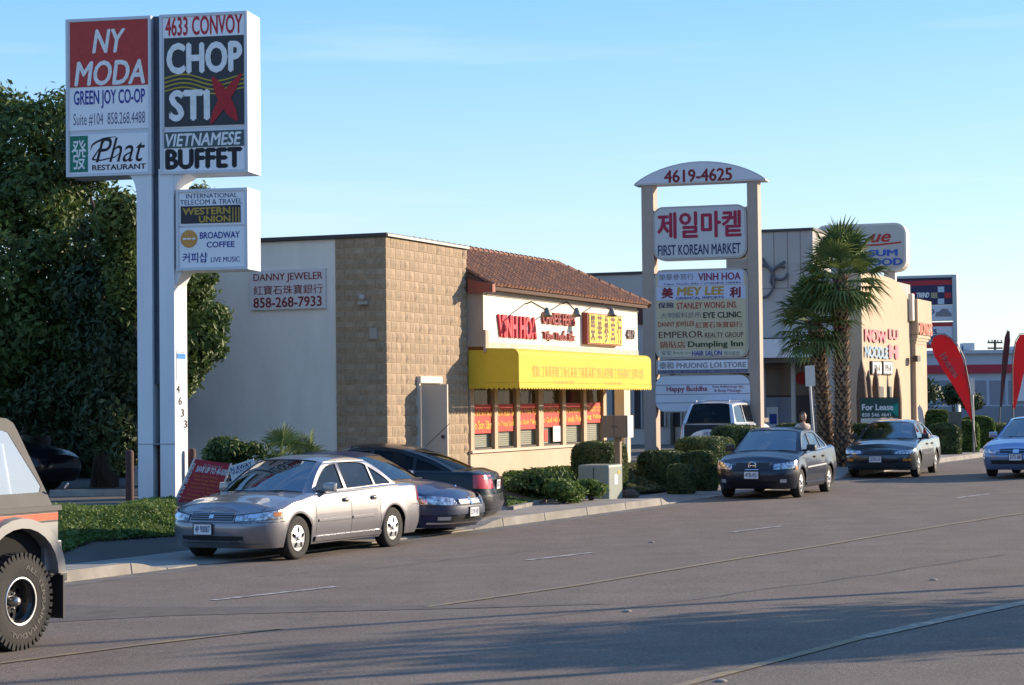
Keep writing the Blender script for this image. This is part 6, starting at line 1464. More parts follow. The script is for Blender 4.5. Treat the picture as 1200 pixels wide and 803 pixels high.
def transformer():
    g = at(714, 560, 43.2); zz = gz(g.x, g.y); f = Frame(g.x, g.y, zz, AF); r = empty('transformer_box', (g.x, g.y, zz), AF, 'low grey-green utility transformer box between the ground cover beds', 'utility box')
    TM = mat('box_green', (.22, .25, .21), .55, var=.12, scale=3); h = f.q(714, 545)[1]; mb = MB(); mb.box(0, .85, 0, .68, -.05, h); mb.build('housing', TM, r, bevel=.05)
    mb = MB(); mb.box(-.03, .88, -.03, .71, -.1, .04); mb.build('pad', CONC, r); mb = MB(); mb.box(.3, .5, -.008, -.001, h*.45, h*.72); mb.build('notice', PLATE, r); mb = MB(); mb.box(.54, .66, -.008, -.001, h*.74, h*.82); mb.build('warning_label', YEL, r)
    mb = MB(); mb.box(-.006, -.001, .33, .345, .05, h-.06); mb.build('door_seam', SEAM, r)
transformer()
def rock(px, py, s_, seed, label, m=None):
    g = ground(px, py); rnd = random.Random(seed); bm = bmesh.new(); bmesh.ops.create_icosphere(bm, subdivisions=2, radius=s_)
    for v in bm.verts: v.co *= 1+.25*mnoise.noise(v.co*4+Vector((seed, 0, 0))); v.co.z *= .75; v.co.x *= 1.25
    me = bpy.data.meshes.new('rock'); bm.to_mesh(me); bm.free(); me.materials.append(m or mat('rock_brown', (.14, .10, .075), .95, var=.4, scale=6, bump=.6)); o = bpy.data.objects.new('rock', me); col.objects.link(o); o.location = (g.x, g.y, g.z+s_*.3); tag(o, label, 'rock')
rock(737, 583, .17, 3, 'dark brown boulder beside the transformer box at the sidewalk')
def aframe():
    f0 = at(212, 611, 35.1); print('aframe', f0, ground(212, 611), gz(f0.x, f0.y)); aa = -R(3); f = Frame(f0.x, f0.y, f0.z, aa); r = empty('sandwich_board', f0, aa, 'red A-frame sale board in front of the pylon post, left of the silver car', 'sign board')
    RB = ink('board_red', (.36, .018, .025)); tl, tr_, bl, br = f.q(228, 538), f.q(271, 544), f.q(201, 607), f.q(251, 613); lean = .38; th = .02
    fr = [(bl[0], -lean, bl[1]), (br[0], -lean, br[1]), (tr_[0], 0, tr_[1]), (tl[0], 0, tl[1])]; bk = [(a, -b+.04, c) for a, b, c in fr]
    def slab(q, m, n): 
        mb = MB(); q = [Vector(p) for p in q]; nn = (q[1]-q[0]).cross(q[3]-q[0]).normalized()*th; mb.raw([tuple(p) for p in q]+[tuple(p-nn) for p in q], [(0, 1, 2, 3), (7, 6, 5, 4), (0, 4, 5, 1), (1, 5, 6, 2), (2, 6, 7, 3), (3, 7, 4, 0)]); return mb.build(n, m, r), nn
    pn, nn = slab(fr, RB, 'front_panel'); slab(bk[::-1] if False else [bk[1], bk[0], bk[3], bk[2]], mat('board_back', (.25, .12, .1), .7), 'back_panel')
    q = [Vector(p) for p in fr]; no = (q[1]-q[0]).cross(q[3]-q[0]).normalized()*.004
    def onb(s_, u0, u1, v0, v1, m, bold=.02, vert=False):
        t = text(s_, pn, (0, 0, 1, 1), 0, m, bold)
        for v in t.data.vertices:
            a, b = v.co.x, v.co.z
            u, w2 = (u0+(u1-u0)*a, v0+(v1-v0)*b) if not vert else (u0+(u1-u0)*(b), v1-(v1-v0)*a)
            p = q[0].lerp(q[1], u).lerp(q[3].lerp(q[2], u), w2)+no; v.co = p
    onb('SAVE UP TO 40-50%', .16, .98, .80, .90, WHITE, .05); onb('All Merchandise', .3, .8, .905, .95, ink('pale_pink', (.7, .4, .4)))
    rows_ = ['Silver Metal Blinds', 'Vertical Blinds', 'Custom Wood Blinds', 'Shutters & Shades', 'Honeycomb Shades', 'Roman Blinds', 'Interior Paint', 'Solar Screens', 'Drapery', 'Motor Shades', 'Carpets']
    for i, s_ in enumerate(rows_): onb(s_, .22 if i % 2 else .16, .9 if i % 3 else .8, .725-.062*i, .76-.062*i, ORANGE, .01)
    onb('PREMIUM DEALS', .02, .09, .05, .93, WHITE, .03, True)
    mb = MB(); mb.tube([fr[1], fr[2], bk[1]], .018, 6); mb.tube([fr[0], fr[3], bk[0]], .018, 6); mb.build('frame', mat('frame_pale', (.6, .5, .42), .6), r)
aframe()
def layaway():
    g = at(290, 550, 34.6); f = Frame(g.x, g.y, 0, -R(12)); r = empty('yard_sign', (g.x, g.y, 0), -R(12), 'white sign with blue words half hidden behind the silver car roof', 'sign'); Q = [f.q(*p) for p in ((268, 547), (297, 537.5), (301, 556), (272, 566))]
    mb = MB(); mb.prism(Q, 0, .02); mb.build('sign_board', mat('yard_white', (.55, .58, .6), .5), r)
    t = text('N AWAY', r, (0, 0, 1, 1), -.004, BLUE, .02); a, b, c = Q[0], Q[1], Q[3]
    for s_, v0, v1, u0, u1 in (('PRICES', .42, .56, .1, .9),): 
        t2 = text(s_, r, (0, 0, 1, 1), -.004, BLUE, .01)
        for v in t2.data.vertices: u, w2 = u0+(u1-u0)*v.co.x, 1-(v0+(v1-v0)*v.co.z); w2 = 1-w2; v.co = (a[0]+(b[0]-a[0])*u+(c[0]-a[0])*(1-(v0+(v1-v0)*0)-.0+0)*0+(c[0]-a[0])*(v1-(v1-v0)*v.co.z), -.004, a[1]+(b[1]-a[1])*u+(c[1]-a[1])*(v1-(v1-v0)*v.co.z))
    for v in t.data.vertices: u, w2 = .05+.85*v.co.x, .40-.30*v.co.z; v.co = (a[0]+(b[0]-a[0])*u+(c[0]-a[0])*w2, -.004, a[1]+(b[1]-a[1])*u+(c[1]-a[1])*w2)
    zz = gz(g.x, g.y)
    for k in (.15, .85): x = a[0]+(b[0]-a[0])*k; mb = MB(); mb.tube([(x, .035, zz-.05), (x, .035, a[1])], .015, 6); mb.build('leg', METD, r)
layaway()
POSTM = mat('post_rust', (.07, .025, .02), .8, var=.3)  # rust red darkened in colour to stand for tree shade
for px, pt, pb, Y, lab in ((225, 526, 600, 36.4, 'thin rust red post right behind the red A-frame board'), (152, 528, 590, 35.4, 'dark rust red bollard post in the lot left of the pylon')):
    g = at(px, 550, Y); h = at(px, pt, Y).z-gz(g.x, g.y); mb = MB(); mb.lathe([(.07, -.05), (.07, h-.03), (.05, h), (0, h+.01)], n=12); mb.build('bollard', POSTM, loc=(g.x, g.y, gz(g.x, g.y)), label=lab, cat='post', sharp=40)
g = at(119, 572, 37.5); mb = MB(); mb.prism([(-.075, 0), (.075, 0), (.055, .12), (-.055, .12)], -.9, .9, ax='x'); mb.build('wheel_stop', CONC, loc=(g.x, g.y, gz(g.x, g.y)), bevel=.01, label='pale concrete wheel stop lying in the shaded lot under the trees', cat='wheel stop')
# low concrete edging of the bed in front of the shop
mb = MB(); P = [ground(*p) for p in ((598, 598), (625, 592), (660, 584), (706, 573))]
mb.build('x', CONC) if False else None
ed_ = empty('bed_edging', (0, 0, 0), 0, 'row of low concrete edging blocks along the green bed by the black car', 'edging')
seg = []
for a, b in zip(P, P[1:]):
    n = max(1, int((b-a).length/.6)); seg += [(a.lerp(b, i/n), a.lerp(b, (i+1)/n)) for i in range(n)]
for a, b in seg:
    t = (b-a); l = t.length; m2 = MB(); m2.box(.01, l-.01, -.06, .06, -.1, .07); o = m2.build('edging_block', CONC, ed_, loc=(a.x, a.y, a.z)); o.rotation_euler = (0, 0, math.atan2(t.y, t.x))
# ================================================================== PLANTS
def hz(px0, px1, ptop, Y, sy, name, label, hmin=.45, **k):
    """box hedge: pixel span and top at depth Y, sy metres deep"""
    g = at((px0+px1)/2, 500, Y); s_ = F/Y; wproj = (px1-px0)/s_; sx_2 = max(.4, (wproj-.93*sy)/.42); zt = at(700, ptop, Y).z+(.0); zt = 2.1-(ptop-(474.6-.011*((px0+px1)/2-600)))/s_
    z0 = min(gz(g.x, g.y), zt-hmin); return hedge((g.x, g.y, z0), sx_2, sy, zt-z0, AF, name, label, **k)
hz(663, 741, 518, 45.6, 1.0, 'hedge', 'dark box hedge under the shop windows right of the sill', n=20000, size=.034, seed=11)
hz(741, 812, 529, 48.0, 1.05, 'hedge', 'long low hedge left part, just behind the smallest clipped bush', n=15000, size=.036, seed=12)
hz(795, 844, 530, 47.6, .75, 'hedge', 'rounded hedge lobe touching the black compact sedan nose', n=13000, size=.036, seed=13, r=.4)
hz(778, 817, 545, 46.2, .55, 'hedge', 'smallest clipped cube bush in front of the long low hedge', n=9000, size=.032, seed=14)
hz(782, 870, 513, 54.5, 1.2, 'hedge', 'middle hedge row behind the low hedges, below the white minivan', n=16000, size=.042, seed=15)
hz(828, 900, 500, 59.5, 1.3, 'hedge', 'farthest hedge row, right under the minivan side windows', n=9000, size=.06, seed=16)
hz(905, 950, 498, 58.5, .9, 'hedge', 'dark hedge behind the black compact sedan roof', n=6000, size=.06, seed=17)
hz(992, 1026, 498, 61.0, .7, 'hedge', 'round hedge between the palm trunks and the For Lease sign', n=6500, size=.06, seed=18, r=.4)
hz(1084, 1114, 481, 71, .8, 'hedge', 'rounded bush behind the grey green sedan, left of the dark pillar', n=5000, size=.06, seed=19, m=COVER)
hz(1084, 1128, 498, 67, 1.0, 'hedge', 'low green hedge behind the trunk of the grey green sedan', n=6500, size=.06, seed=20)
hz(1104, 1148, 494, 69, 1.1, 'hedge', 'hedge around the foot of the leaning red flag', n=6500, size=.06, seed=21, m=COVER)
hz(1126, 1166, 489, 73, 1.1, 'hedge', 'pale green hedge between the red flag and the blue sedan', n=6000, size=.065, seed=22, m=COVER)
hz(1146, 1200, 497, 75, 1.0, 'hedge', 'farthest low hedge behind the light blue sedan', n=6000, size=.065, seed=23)
cover('ground_cover', [(20, 652), (110, 647), (205, 638), (206, 614), (200, 604), (130, 598), (60, 596), (10, 596)], 30000, .09, .04, COVER, 31, 'green ground cover strip between the jeep and the red board')
cover('ground_cover', [(596, 597), (640, 589), (706, 572), (714, 562), (690, 552), (640, 552), (600, 560), (590, 575)], 16000, .12, .045, COVER, 32, 'bright ground cover in the bed before the shop')
cover('ground_cover', [(733, 580), (775, 577), (850, 567), (868, 560), (868, 552), (820, 548), (735, 556)], 15000, .14, .045, DRYCOV, 33, 'dry yellowish ground cover beside the transformer box')
cover('ground_cover', [(1080, 524), (1120, 525), (1145, 520), (1160, 512), (1120, 506), (1080, 512)], 5000, .2, .06, COVER, 34, 'ground cover at the foot of the far hedges')
def shrub(px, py, Y, rx, rz, n, size, m, label, seed, zoff=0, name='shrub'):
    g = at(px, py, Y); z0 = min(gz(g.x, g.y), g.z); r = empty(name, (g.x, g.y, z0), 0, label, 'shrub'); rnd = random.Random(seed)
    bl = [((rnd.uniform(-.4, .4)*rx, rnd.uniform(-.4, .4)*rx, (g.z-z0)+rnd.uniform(-.2, .2)*rz), rx*rnd.uniform(.5, .8), rz*rnd.uniform(.6, .9)) for _ in range(5)]
    mb = MB()
    for b in bl: mb.tube([(0, 0, -.05), (b[0][0]*.5, b[0][1]*.5, b[0][2]*.6), b[0]], [.03, .02, .008], 5)
    mb.build('stems', BARK, r); blob_crown('foliage', bl, n, size, m, r, seed, shell=.3); return r
shrub(641, 564, 41.5, .7, .3, 4500, .055, LEAF, 'dark bushy shrub in the bed behind the black car trunk', 41)
shrub(660, 573, 40.6, .5, .24, 3800, .06, COVER, 'light green shrub at the front of the bed before the shop', 42)
shrub(693, 572, 41.5, .4, .2, 2200, .05, COVER, 'leafy shrub leaning on the left side of the transformer box', 43)
shrub(275, 531, 35.6, .5, .26, 3600, .055, LEAF, 'round green shrub against the painted wall behind the silver car', 44)
# ---- fan palms
FROND = leafmat('palm_fan', (.06, .11, .028), (.16, .20, .06), .2); BOOT = mat('palm_boot', (.46, .33, .20), .9, c2=(.18, .11, .07), scale=5, bump=.5); TRK = mat('palm_trunk', (.075, .05, .035), .95, var=.4, scale=8, bump=.8)
def fan(mb, base, dr, ln, rad, rnd, nl=22, droop=.35):
    """one palmate frond: a thin stalk and a fan of folded blades"""
    dr = dr.normalized(); side = dr.cross(Vector((0, 0, 1))); side = side.normalized() if side.length > .05 else Vector((1, 0, 0)); up = side.cross(dr).normalized()
    hub = base+dr*ln+Vector((0, 0, -ln*droop*.3)); mb.tube([base, base.lerp(hub, .5)+Vector((0, 0, ln*.06)), hub], .012, 3, cap=False)
    for i in range(nl):
        a = R(-105+210*i/(nl-1)); d = (dr*math.cos(a)+side*math.sin(a)).normalized(); L_ = rad*(.66+.34*math.cos(a*.7))*rnd.uniform(.8, 1.12); w_ = .024*rad/.6
        p1 = hub+d*L_*.55+up*(.02*math.cos(a)); p2 = hub+d*L_+Vector((0, 0, -L_*droop*rnd.uniform(.5, 1.2))); t = up.cross(d).normalized()*w_; fold = up*w_*.6
        k = len(mb.v); mb.v += [tuple(hub), tuple(p1-t+fold), tuple(p1), tuple(p1+t+fold), tuple(p2)]; mb.f += [(k, k+1, k+2), (k, k+2, k+3), (k+1, k+4, k+2), (k+2, k+4, k+3)]; mb.m += [0]*4
def fan_palm(x, y, h, r0, label, seed, nf=46, rad=.78, ln=.85, lean=(0, 0), cx_=0, boots=True, z=None):
    z = gz(x, y) if z is None else z; rnd = random.Random(seed); rt_ = empty('fan_palm', (x, y, z), 0, label, 'palm tree'); top = Vector((lean[0], lean[1], h))
    pts = [Vector((lean[0]*(i/8)**1.5, lean[1]*(i/8)**1.5, -.1+(h+.1)*i/8)) for i in range(9)]; rr = [r0*(1.25-.35*min(1, i/3)) for i in range(9)]
    mb = MB(); mb.tube(pts, [q*.86 for q in rr], 14); mb.build('trunk', TRK, rt_, smooth=True)
    mb = MB(); nr = int(h/.10)
    if boots:
        for j in range(nr):
            t = j/nr; c = pts[min(7, int(t*8))].lerp(pts[min(8, int(t*8)+1)], t*8-int(t*8)); ra = r0*(1.25-.35*min(1, t*8/3))*.84
            for k_ in range(9):
                a = 2*PI*(k_+(j % 2)*.5)/9+rnd.uniform(-.12, .12); d = Vector((math.cos(a), math.sin(a), 0)); s_ = Vector((-d.y, d.x, 0)); w_ = .055*rnd.uniform(.8, 1.2); lo = c+d*ra; out = c+d*(ra+.08*rnd.uniform(.5, 1.5))+Vector((0, 0, .10*rnd.uniform(.8, 1.3)))
                mb.raw([tuple(lo-s_*w_), tuple(lo+s_*w_), tuple(out+s_*w_*.45), tuple(out-s_*w_*.45), tuple(out-d*.05+Vector((0, 0, -.01)))], [(0, 1, 2, 3), (3, 2, 4), (0, 3, 4), (1, 4, 2)])
        mb.build('leaf_boots', BOOT, rt_, kind='stuff')
    bm_ = [MB(), MB(), MB(), MB()]
    for i in range(nf):
        u = (i+.5)/nf; el = R(88-124*u); az = i*2.399+rnd.uniform(-.3, .3); d = Vector((math.cos(el)*math.cos(az), math.cos(el)*math.sin(az), math.sin(el)))
        fan(bm_[i % 4], top+Vector((0, 0, .1-.45*u)), d, ln*rnd.uniform(.75, 1.1)*(1 if el > 0 else .8), rad*rnd.uniform(.8, 1.1), rnd, droop=.1+.32*u)
    for b_ in bm_: b_.build('fronds', FROND, rt_, kind='stuff')
    return rt_
g1 = at(968, 480, 58.0); g2 = at(987, 480, 57.6)
fan_palm(g2.x, g2.y, at(987, 322, 57.6).z-gz(g2.x, g2.y), .235, 'taller right-hand fan palm with sunlit boots along its trunk', 51, nf=46, lean=(.0, 0), rad=.88, ln=.82)
fan_palm(g1.x, g1.y, at(955, 376, 58.0).z-gz(g1.x, g1.y), .235, 'shorter left-hand fan palm leaning left in front of the grey wall', 52, nf=42, lean=(-.28, 0), rad=.8, ln=.68)
gp = at(330, 535, 35.0); fan_palm(gp.x, gp.y, at(330, 540, 35).z-gz(gp.x, gp.y), .1, 'small spiky fan palm seedling by the wall above the silver car roof', 53, nf=16, rad=.38, ln=.28, boots=False)
gp = at(362, 540, 35.6); fan_palm(gp.x, gp.y, at(362, 545, 35.6).z-gz(gp.x, gp.y), .07, 'lowest palm seedling reaching right over the sedan roofs', 54, nf=9, rad=.4, ln=.3, boots=False)
# ---- big ficus trees at the left
def px_blobs(lst, x, y):
    z = gz(x, y); return [((at(px, py, Y).x-x, Y-y, at(px, py, Y).z-z), r*Y/F, rz*Y/F) for px, py, Y, r, rz in lst]
def big_tree(px, Y, lst, n, size, m, label, seed, h=7.5, **k):
    g = at(px, 560, Y); return tree(g.x, g.y, px_blobs(lst, g.x, g.y), h, n, size, m, label, seed, **k)
big_tree(40, 43, [(20, 165, 42.5, 62, 48), (70, 150, 42.2, 48, 40), (-20, 220, 42, 70, 60), (40, 240, 41.6, 60, 50), (85, 230, 42, 45, 45), (10, 320, 41.2, 75, 60), (70, 320, 41.2, 55, 55), (-40, 130, 43, 50, 45), (35, 400, 41, 60, 50), (88, 400, 41, 40, 45), (-20, 430, 41, 70, 60)], 42000, .085, LEAF, 'tallest dense ficus tree at the left edge of the photo', 61, r0=.3)
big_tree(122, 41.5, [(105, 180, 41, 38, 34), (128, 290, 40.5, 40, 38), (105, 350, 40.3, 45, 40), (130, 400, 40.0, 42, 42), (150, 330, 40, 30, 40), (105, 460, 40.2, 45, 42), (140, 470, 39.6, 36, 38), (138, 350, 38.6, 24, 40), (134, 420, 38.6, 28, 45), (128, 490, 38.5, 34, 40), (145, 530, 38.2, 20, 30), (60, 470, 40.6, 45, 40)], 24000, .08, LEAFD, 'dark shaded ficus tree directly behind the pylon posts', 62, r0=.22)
big_tree(200, 38.0, [(222, 238, 37.8, 26, 22), (140, 262, 38.4, 26, 40), (150, 330, 38.2, 22, 44), (225, 340, 37.6, 32, 26), (240, 375, 37.4, 31, 32), (214, 405, 37.3, 36, 40), (247, 400, 37.3, 22, 22), (215, 300, 37.7, 22, 25), (200, 440, 37.3, 30, 24)], 26000, .07, LEAF, 'sunlit tree in front of the painted wall beside the pylon post', 63, h=5.6, r0=.16)
for i, (px, Y, top, w_) in enumerate(((-60, 52, 330, 75), (25, 53, 350, 70), (100, 52, 340, 70), (-20, 47.5, 430, 80), (75, 48, 440, 80), (-100, 47, 400, 80), (140, 49, 450, 60))):
    g = at(px, 560, Y); z = gz(g.x, g.y); s_ = F/Y; ht = at(px, top, Y).z-z
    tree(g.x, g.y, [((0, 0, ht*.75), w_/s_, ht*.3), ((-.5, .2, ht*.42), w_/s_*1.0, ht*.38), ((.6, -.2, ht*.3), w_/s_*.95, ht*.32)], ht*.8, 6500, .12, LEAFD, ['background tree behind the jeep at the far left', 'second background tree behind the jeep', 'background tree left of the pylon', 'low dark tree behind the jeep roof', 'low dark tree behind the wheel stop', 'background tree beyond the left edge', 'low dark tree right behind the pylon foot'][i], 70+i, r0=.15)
# dark shrubs beside the far showroom
for i, (px, py, Y, rx, rz, lab) in enumerate(((1080, 458, 92, 1.0, .75, 'round dark tree before the far showroom, right of the peach building'), (1118, 462, 94, .6, .5, 'small dark tree before the showroom behind the leaning red flag'), (1140, 470, 93, .5, .5, 'tiny tree right of the leaning red flag'))):
    shrub(px, py, Y, rx, rz, 1500, .11, LEAFD, lab, 80+i)
# ---- trees, and poles added for thin shadow streaks, on the near side of the road, out of the picture to the right; they cast the long shadows
def kerb_tree(x, y, h, label, seed, w_=2.1, n=2400):
    rnd = random.Random(seed); bl = [((rnd.uniform(-1, 1)*w_*.6, rnd.uniform(-1, 1)*w_*.6, h*rnd.uniform(.6, .9)), w_*rnd.uniform(.35, .6), w_*rnd.uniform(.25, .45)) for _ in range(9)]
    return tree(x, y, bl, h, n, .13, LEAF, label, seed, r0=.12)
for i, (x, y, h, lab) in enumerate(((17.5, 25.2, 6.0, 'street tree beyond the right edge of the photo, nearest'), (23, 28.2, 6.6, 'street tree beyond the right edge, second'), (27.5, 46, 5.6, 'street tree far beyond the right edge by the road'), (34, 50, 6.0, 'street tree beyond the right edge, farthest'), (13.2, 23.4, 4.6, 'small street tree beyond the right edge, low'))):
    kerb_tree(x, y, h, lab, 90+i)
def shadow_pole(x, y, h, label):  # unseen pole, put there to lay a shadow line across the road
    z = gz(x, y) if cd_(x, y) < 0 else road_z(x, y); r = empty('street_lamp', (x, y, z), R(200), label, 'street lamp'); mb = MB(); mb.tube([(0, 0, -.1), (0, 0, h)], .11, 10, r1=.07); mb.build('pole', MATS['galvanised'], r, smooth=True)
    mb = MB(); mb.tube([(0, 0, h-.1), (.7, 0, h+.25), (1.5, 0, h+.3)], .04, 6); mb.build('arm', MATS['galvanised'], r); mb = MB(); mb.box(1.4, 2.0, -.12, .12, h+.22, h+.34); mb.build('lamp_head', METD, r, bevel=.03)
for i, (x, y, h) in enumerate(((14.6, 27.1, 6.2), (12.9, 22.3, 6.0), (16.6, 25.2, 7.2), (11.6, 20.9, 5.2))): shadow_pole(x, y, h, ['street lamp beyond the right edge of the photo, farthest', 'street lamp beyond the right edge, third', 'street lamp beyond the right edge, tallest', 'street lamp beyond the right edge, nearest'][i])
# ---- the other side of the road, behind the camera (mirrored in the car paint and glass)
OB = empty('shop_row', (14, -22, 0), R(62), 'long low brown shop row behind the camera across the road', 'building')
mb = MB(); mb.box(-42, 42, -6, 0, -.5, 6.2); mb.build('wall', mat('brown_wall', (.24, .18, .13), .9, var=.3, scale=.6), OB)
for k in range(14):
    mb = MB(); mb.box(-40+6*k, -36+6*k, .001, .06, .4, 2.9); mb.build('window', mat('dark_glass', (0, 0, 0)), OB)
mb = MB(); mb.box(-42.2, 42.2, .001, 1.6, 3.2, 3.6); mb.build('canopy', TRIM, OB)
for k in range(9):
    x, y = -13+4.8*k, -18.5+3.6*k*(1.0)-5; 
    if y > 2: continue
    kerb_tree(x, y, 7.5, ['street tree behind the camera, number one from the left', 'street tree behind the camera, second from the left', 'street tree behind the camera, third from the left', 'street tree behind the camera, fourth from the left', 'street tree behind the camera, fifth from the left', 'street tree behind the camera, sixth from the left', 'street tree behind the camera, seventh', 'street tree behind the camera, eighth', 'street tree behind the camera, ninth'][k], 120+k, w_=3.0, n=2500)
# ================================================================== PEOPLE
SKIN = mat('skin', (.50, .30, .20), .6); HAIR = mat('hair_brown', (.10, .04, .02), .6); SHIRT = mat('shirt_grey', (.48, .44, .42), .8); JEAN = mat('jeans', (.04, .05, .09), .8)
def skinned(name, joints, edges, m, parent, sub=1):
    me = bpy.data.meshes.new(name); me.from_pydata([j[0] for j in joints], edges, []); o = bpy.data.objects.new(name, me); col.objects.link(o)
    s_ = o.modifiers.new('s', 'SKIN'); me.skin_vertices[0].data[0].use_root = True
    for i, j in enumerate(joints): me.skin_vertices[0].data[i].radius = j[1] if isinstance(j[1], tuple) else (j[1], j[1])
    u = o.modifiers.new('u', 'SUBSURF'); u.levels = sub; u.render_levels = sub
    dg = bpy.context.evaluated_depsgraph_get(); me2 = bpy.data.meshes.new_from_object(o.evaluated_get(dg)); bpy.data.objects.remove(o); me2.name = name; me2.materials.clear(); me2.materials.append(m)
    me2.polygons.foreach_set('use_smooth', [True]*len(me2.polygons)); o = bpy.data.objects.new(name, me2); col.objects.link(o); o.parent = parent; return o
def head(parent, c, r=.105, yaw=0):
    bm = bmesh.new(); bmesh.ops.create_uvsphere(bm, u_segments=20, v_segments=14, radius=1); 
    for v in bm.verts:
        x, y, z = v.co; jaw = max(0, -z); v.co = Vector((x*r*.78*(1-.22*jaw), y*r*.93-(.02*jaw if y < 0 else 0), z*r*1.18))
        if y < -.8 and abs(x) < .25 and -.35 < z < .1: v.co.y -= .022
        if y < -.6 and .2 < abs(x) < .5 and .0 < z < .25: v.co.y += .008
    me = bpy.data.meshes.new('head'); bm.to_mesh(me); bm.free(); me.materials.append(SKIN); me.polygons.foreach_set('use_smooth', [True]*len(me.polygons)); o = bpy.data.objects.new('head', me); col.objects.link(o); o.parent = parent; o.location = c; o.rotation_euler.z = yaw
    mb = MB(); rings = []
    bm = bmesh.new(); bmesh.ops.create_uvsphere(bm, u_segments=20, v_segments=12, radius=1); 
    for v in bm.verts:
        x, y, z = v.co; v.co = Vector((x*r*.88, y*r*1.0+.018, z*r*1.22+.015)); 
        if y < -.15 and z < .45: v.co.y = max(v.co.y, .0)
        if z < -.2: v.co.z -= .08; v.co.y += .02
    me = bpy.data.meshes.new('hair'); bm.to_mesh(me); bm.free(); me.materials.append(HAIR); me.polygons.foreach_set('use_smooth', [True]*len(me.polygons)); h = bpy.data.objects.new('hair', me); col.objects.link(h); h.parent = o
    for s_ in (-1, 1):
        mb = MB(); mb.lathe([(0, -.004), (.008, 0), (0, .004)], c=(s_*.032, -r*.86, .012), n=8, ax='y'); mb.build('eye', DARK, o)
    mb = MB(); mb.box(-.022, .022, -r*.90, -r*.86, -.055, -.047); mb.build('mouth', mat('lips', (.35, .08, .06), .5), o)
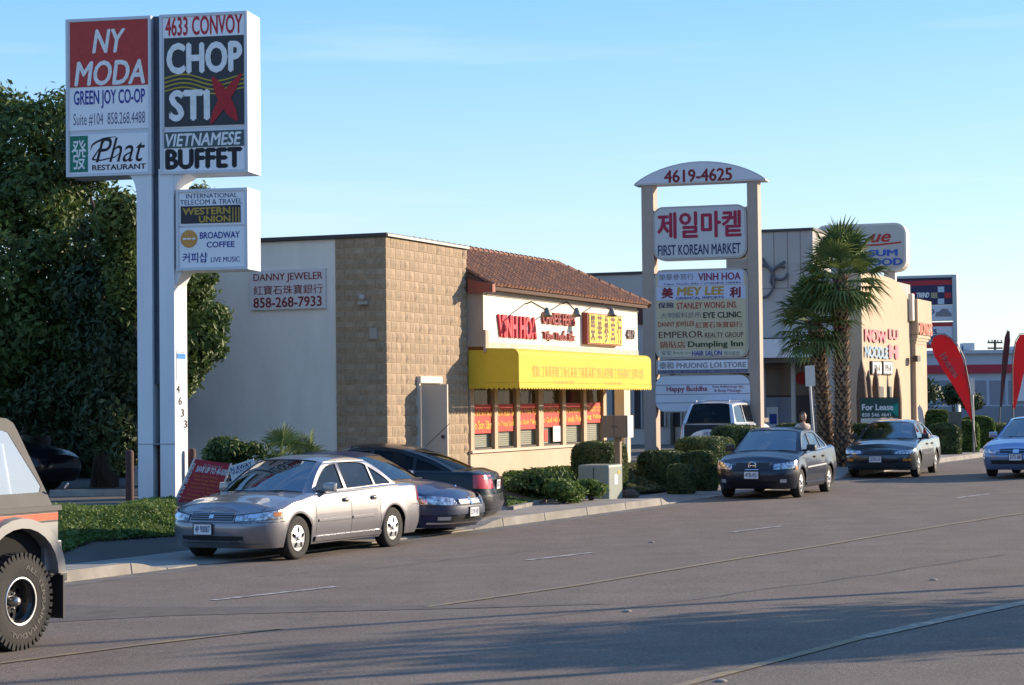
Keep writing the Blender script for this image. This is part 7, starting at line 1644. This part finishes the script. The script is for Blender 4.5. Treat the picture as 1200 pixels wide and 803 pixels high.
def standing(x, y, z, yaw, label, k=.93):
    r = empty('person', (x, y, z), yaw, label, 'person'); r.scale = (k,)*3
    J = [((0, 0, .93), (.14, .10)), ((0, 0, 1.12), (.125, .09)), ((0, -.01, 1.32), (.15, .10)), ((0, 0, 1.42), (.07, .06)), ((0, -.01, 1.50), (.05, .05)),
         ((-.17, 0, 1.38), .055), ((-.33, .05, 1.20), .040), ((-.20, -.12, 1.10), .030), ((-.14, -.15, 1.12), .022), ((.17, 0, 1.38), .055), ((.24, .03, 1.12), .040), ((.22, -.12, .92), .030), ((.21, -.16, .86), .022),
         ((-.09, 0, .88), .095), ((-.10, -.02, .48), .062), ((-.10, .02, .09), .042), ((-.10, -.13, .04), .035), ((.09, 0, .88), .095), ((.11, -.06, .48), .062), ((.12, .0, .09), .042), ((.12, -.14, .04), .035)]
    E_ = [(0, 1), (1, 2), (2, 3), (3, 4), (2, 5), (5, 6), (6, 7), (7, 8), (2, 9), (9, 10), (10, 11), (11, 12), (0, 13), (13, 14), (14, 15), (15, 16), (0, 17), (17, 18), (18, 19), (19, 20)]
    skinned('body', J, E_, SKIN, r)
    skinned('shirt', [((0, 0, .92), (.155, .115)), ((0, 0, 1.12), (.14, .105)), ((0, -.01, 1.32), (.162, .115)), ((-.17, 0, 1.38), .066), ((-.25, .03, 1.28), .056), ((.17, 0, 1.38), .066), ((.205, .02, 1.26), .056)], [(0, 1), (1, 2), (2, 3), (3, 4), (2, 5), (5, 6)], SHIRT, r)
    skinned('trousers', [((0, 0, .95), (.15, .11)), ((-.09, 0, .86), .105), ((-.10, -.02, .48), .075), ((-.10, .02, .12), .06), ((.09, 0, .86), .105), ((.11, -.06, .48), .075), ((.12, .0, .12), .06)], [(0, 1), (1, 2), (2, 3), (0, 4), (4, 5), (5, 6)], JEAN, r)
    for s_, hx, hy, hz_ in ((-1, -.13, -.165, 1.12), (1, .21, -.175, .83)):
        mb = MB()
        for i in range(4): mb.tube([(hx+(i-1.5)*.014, hy, hz_), (hx+(i-1.5)*.016, hy-.02, hz_-.035), (hx+(i-1.5)*.015, hy-.012, hz_-.065+.006*abs(i-1.5))], [.009, .008, .006], 6)
        mb.tube([(hx-s_*.025, hy, hz_+.02), (hx-s_*.045, hy-.02, hz_-.01), (hx-s_*.04, hy-.03, hz_-.03)], [.010, .009, .007], 6); mb.build('fingers', SKIN, r, smooth=True)
    head(r, (0, -.02, 1.62)); return r
def driver(car, dx, label, side=-1):
    m = car.matrix_world if False else Matrix.Translation(car.location) @ car.rotation_euler.to_matrix().to_4x4() @ Matrix.Diagonal((*car.scale, 1))
    p = m @ Vector((dx, .36*side, .42)); r = empty('person', p, car.rotation_euler.z-PI/2, label, 'person')
    J = [((0, 0, 0), (.15, .11)), ((0, .05, .22), (.13, .10)), ((0, .08, .40), (.16, .10)), ((0, .07, .50), (.06, .06)), ((0, .05, .57), (.05, .05)), ((-.18, .06, .42), .055), ((-.25, -.16, .24), .042), ((-.14, -.38, .32), .030), ((-.12, -.43, .35), .024), ((.18, .06, .42), .055), ((.25, -.16, .24), .042), ((.14, -.38, .34), .030), ((.12, -.43, .38), .024), ((-.1, -.40, .02), .075), ((.1, -.40, .02), .075)]
    skinned('body', J, [(0, 1), (1, 2), (2, 3), (3, 4), (2, 5), (5, 6), (6, 7), (7, 8), (2, 9), (9, 10), (10, 11), (11, 12), (0, 13), (0, 14)], SKIN, r)
    skinned('shirt', [((0, 0, -.02), (.16, .12)), ((0, .05, .22), (.145, .115)), ((0, .08, .40), (.172, .115)), ((-.18, .06, .42), .068), ((-.24, -.10, .28), .055), ((.18, .06, .42), .068), ((.24, -.10, .28), .055)], [(0, 1), (1, 2), (2, 3), (3, 4), (2, 5), (5, 6)], SHIRT, r); head(r, (0, .04, .68)); return r
for o in list(bpy.data.objects):
    if o.get('label', '').startswith('dark blue sedan'): driver(o, -.22, 'driver sitting behind the windshield of the dark blue sedan')
    if o.get('label', '').startswith('light blue sedan'): driver(o, -.22, 'driver sitting in the light blue sedan at the right edge'); driver(o, -.22, 'passenger sitting in the light blue sedan at the right edge', 1)
gp = at(941, 495, 56); standing(gp.x, gp.y, at(941, 483.5, 56).z-1.74*.93, R(25), 'woman in a grey top with brown hair standing behind the black compact sedan')
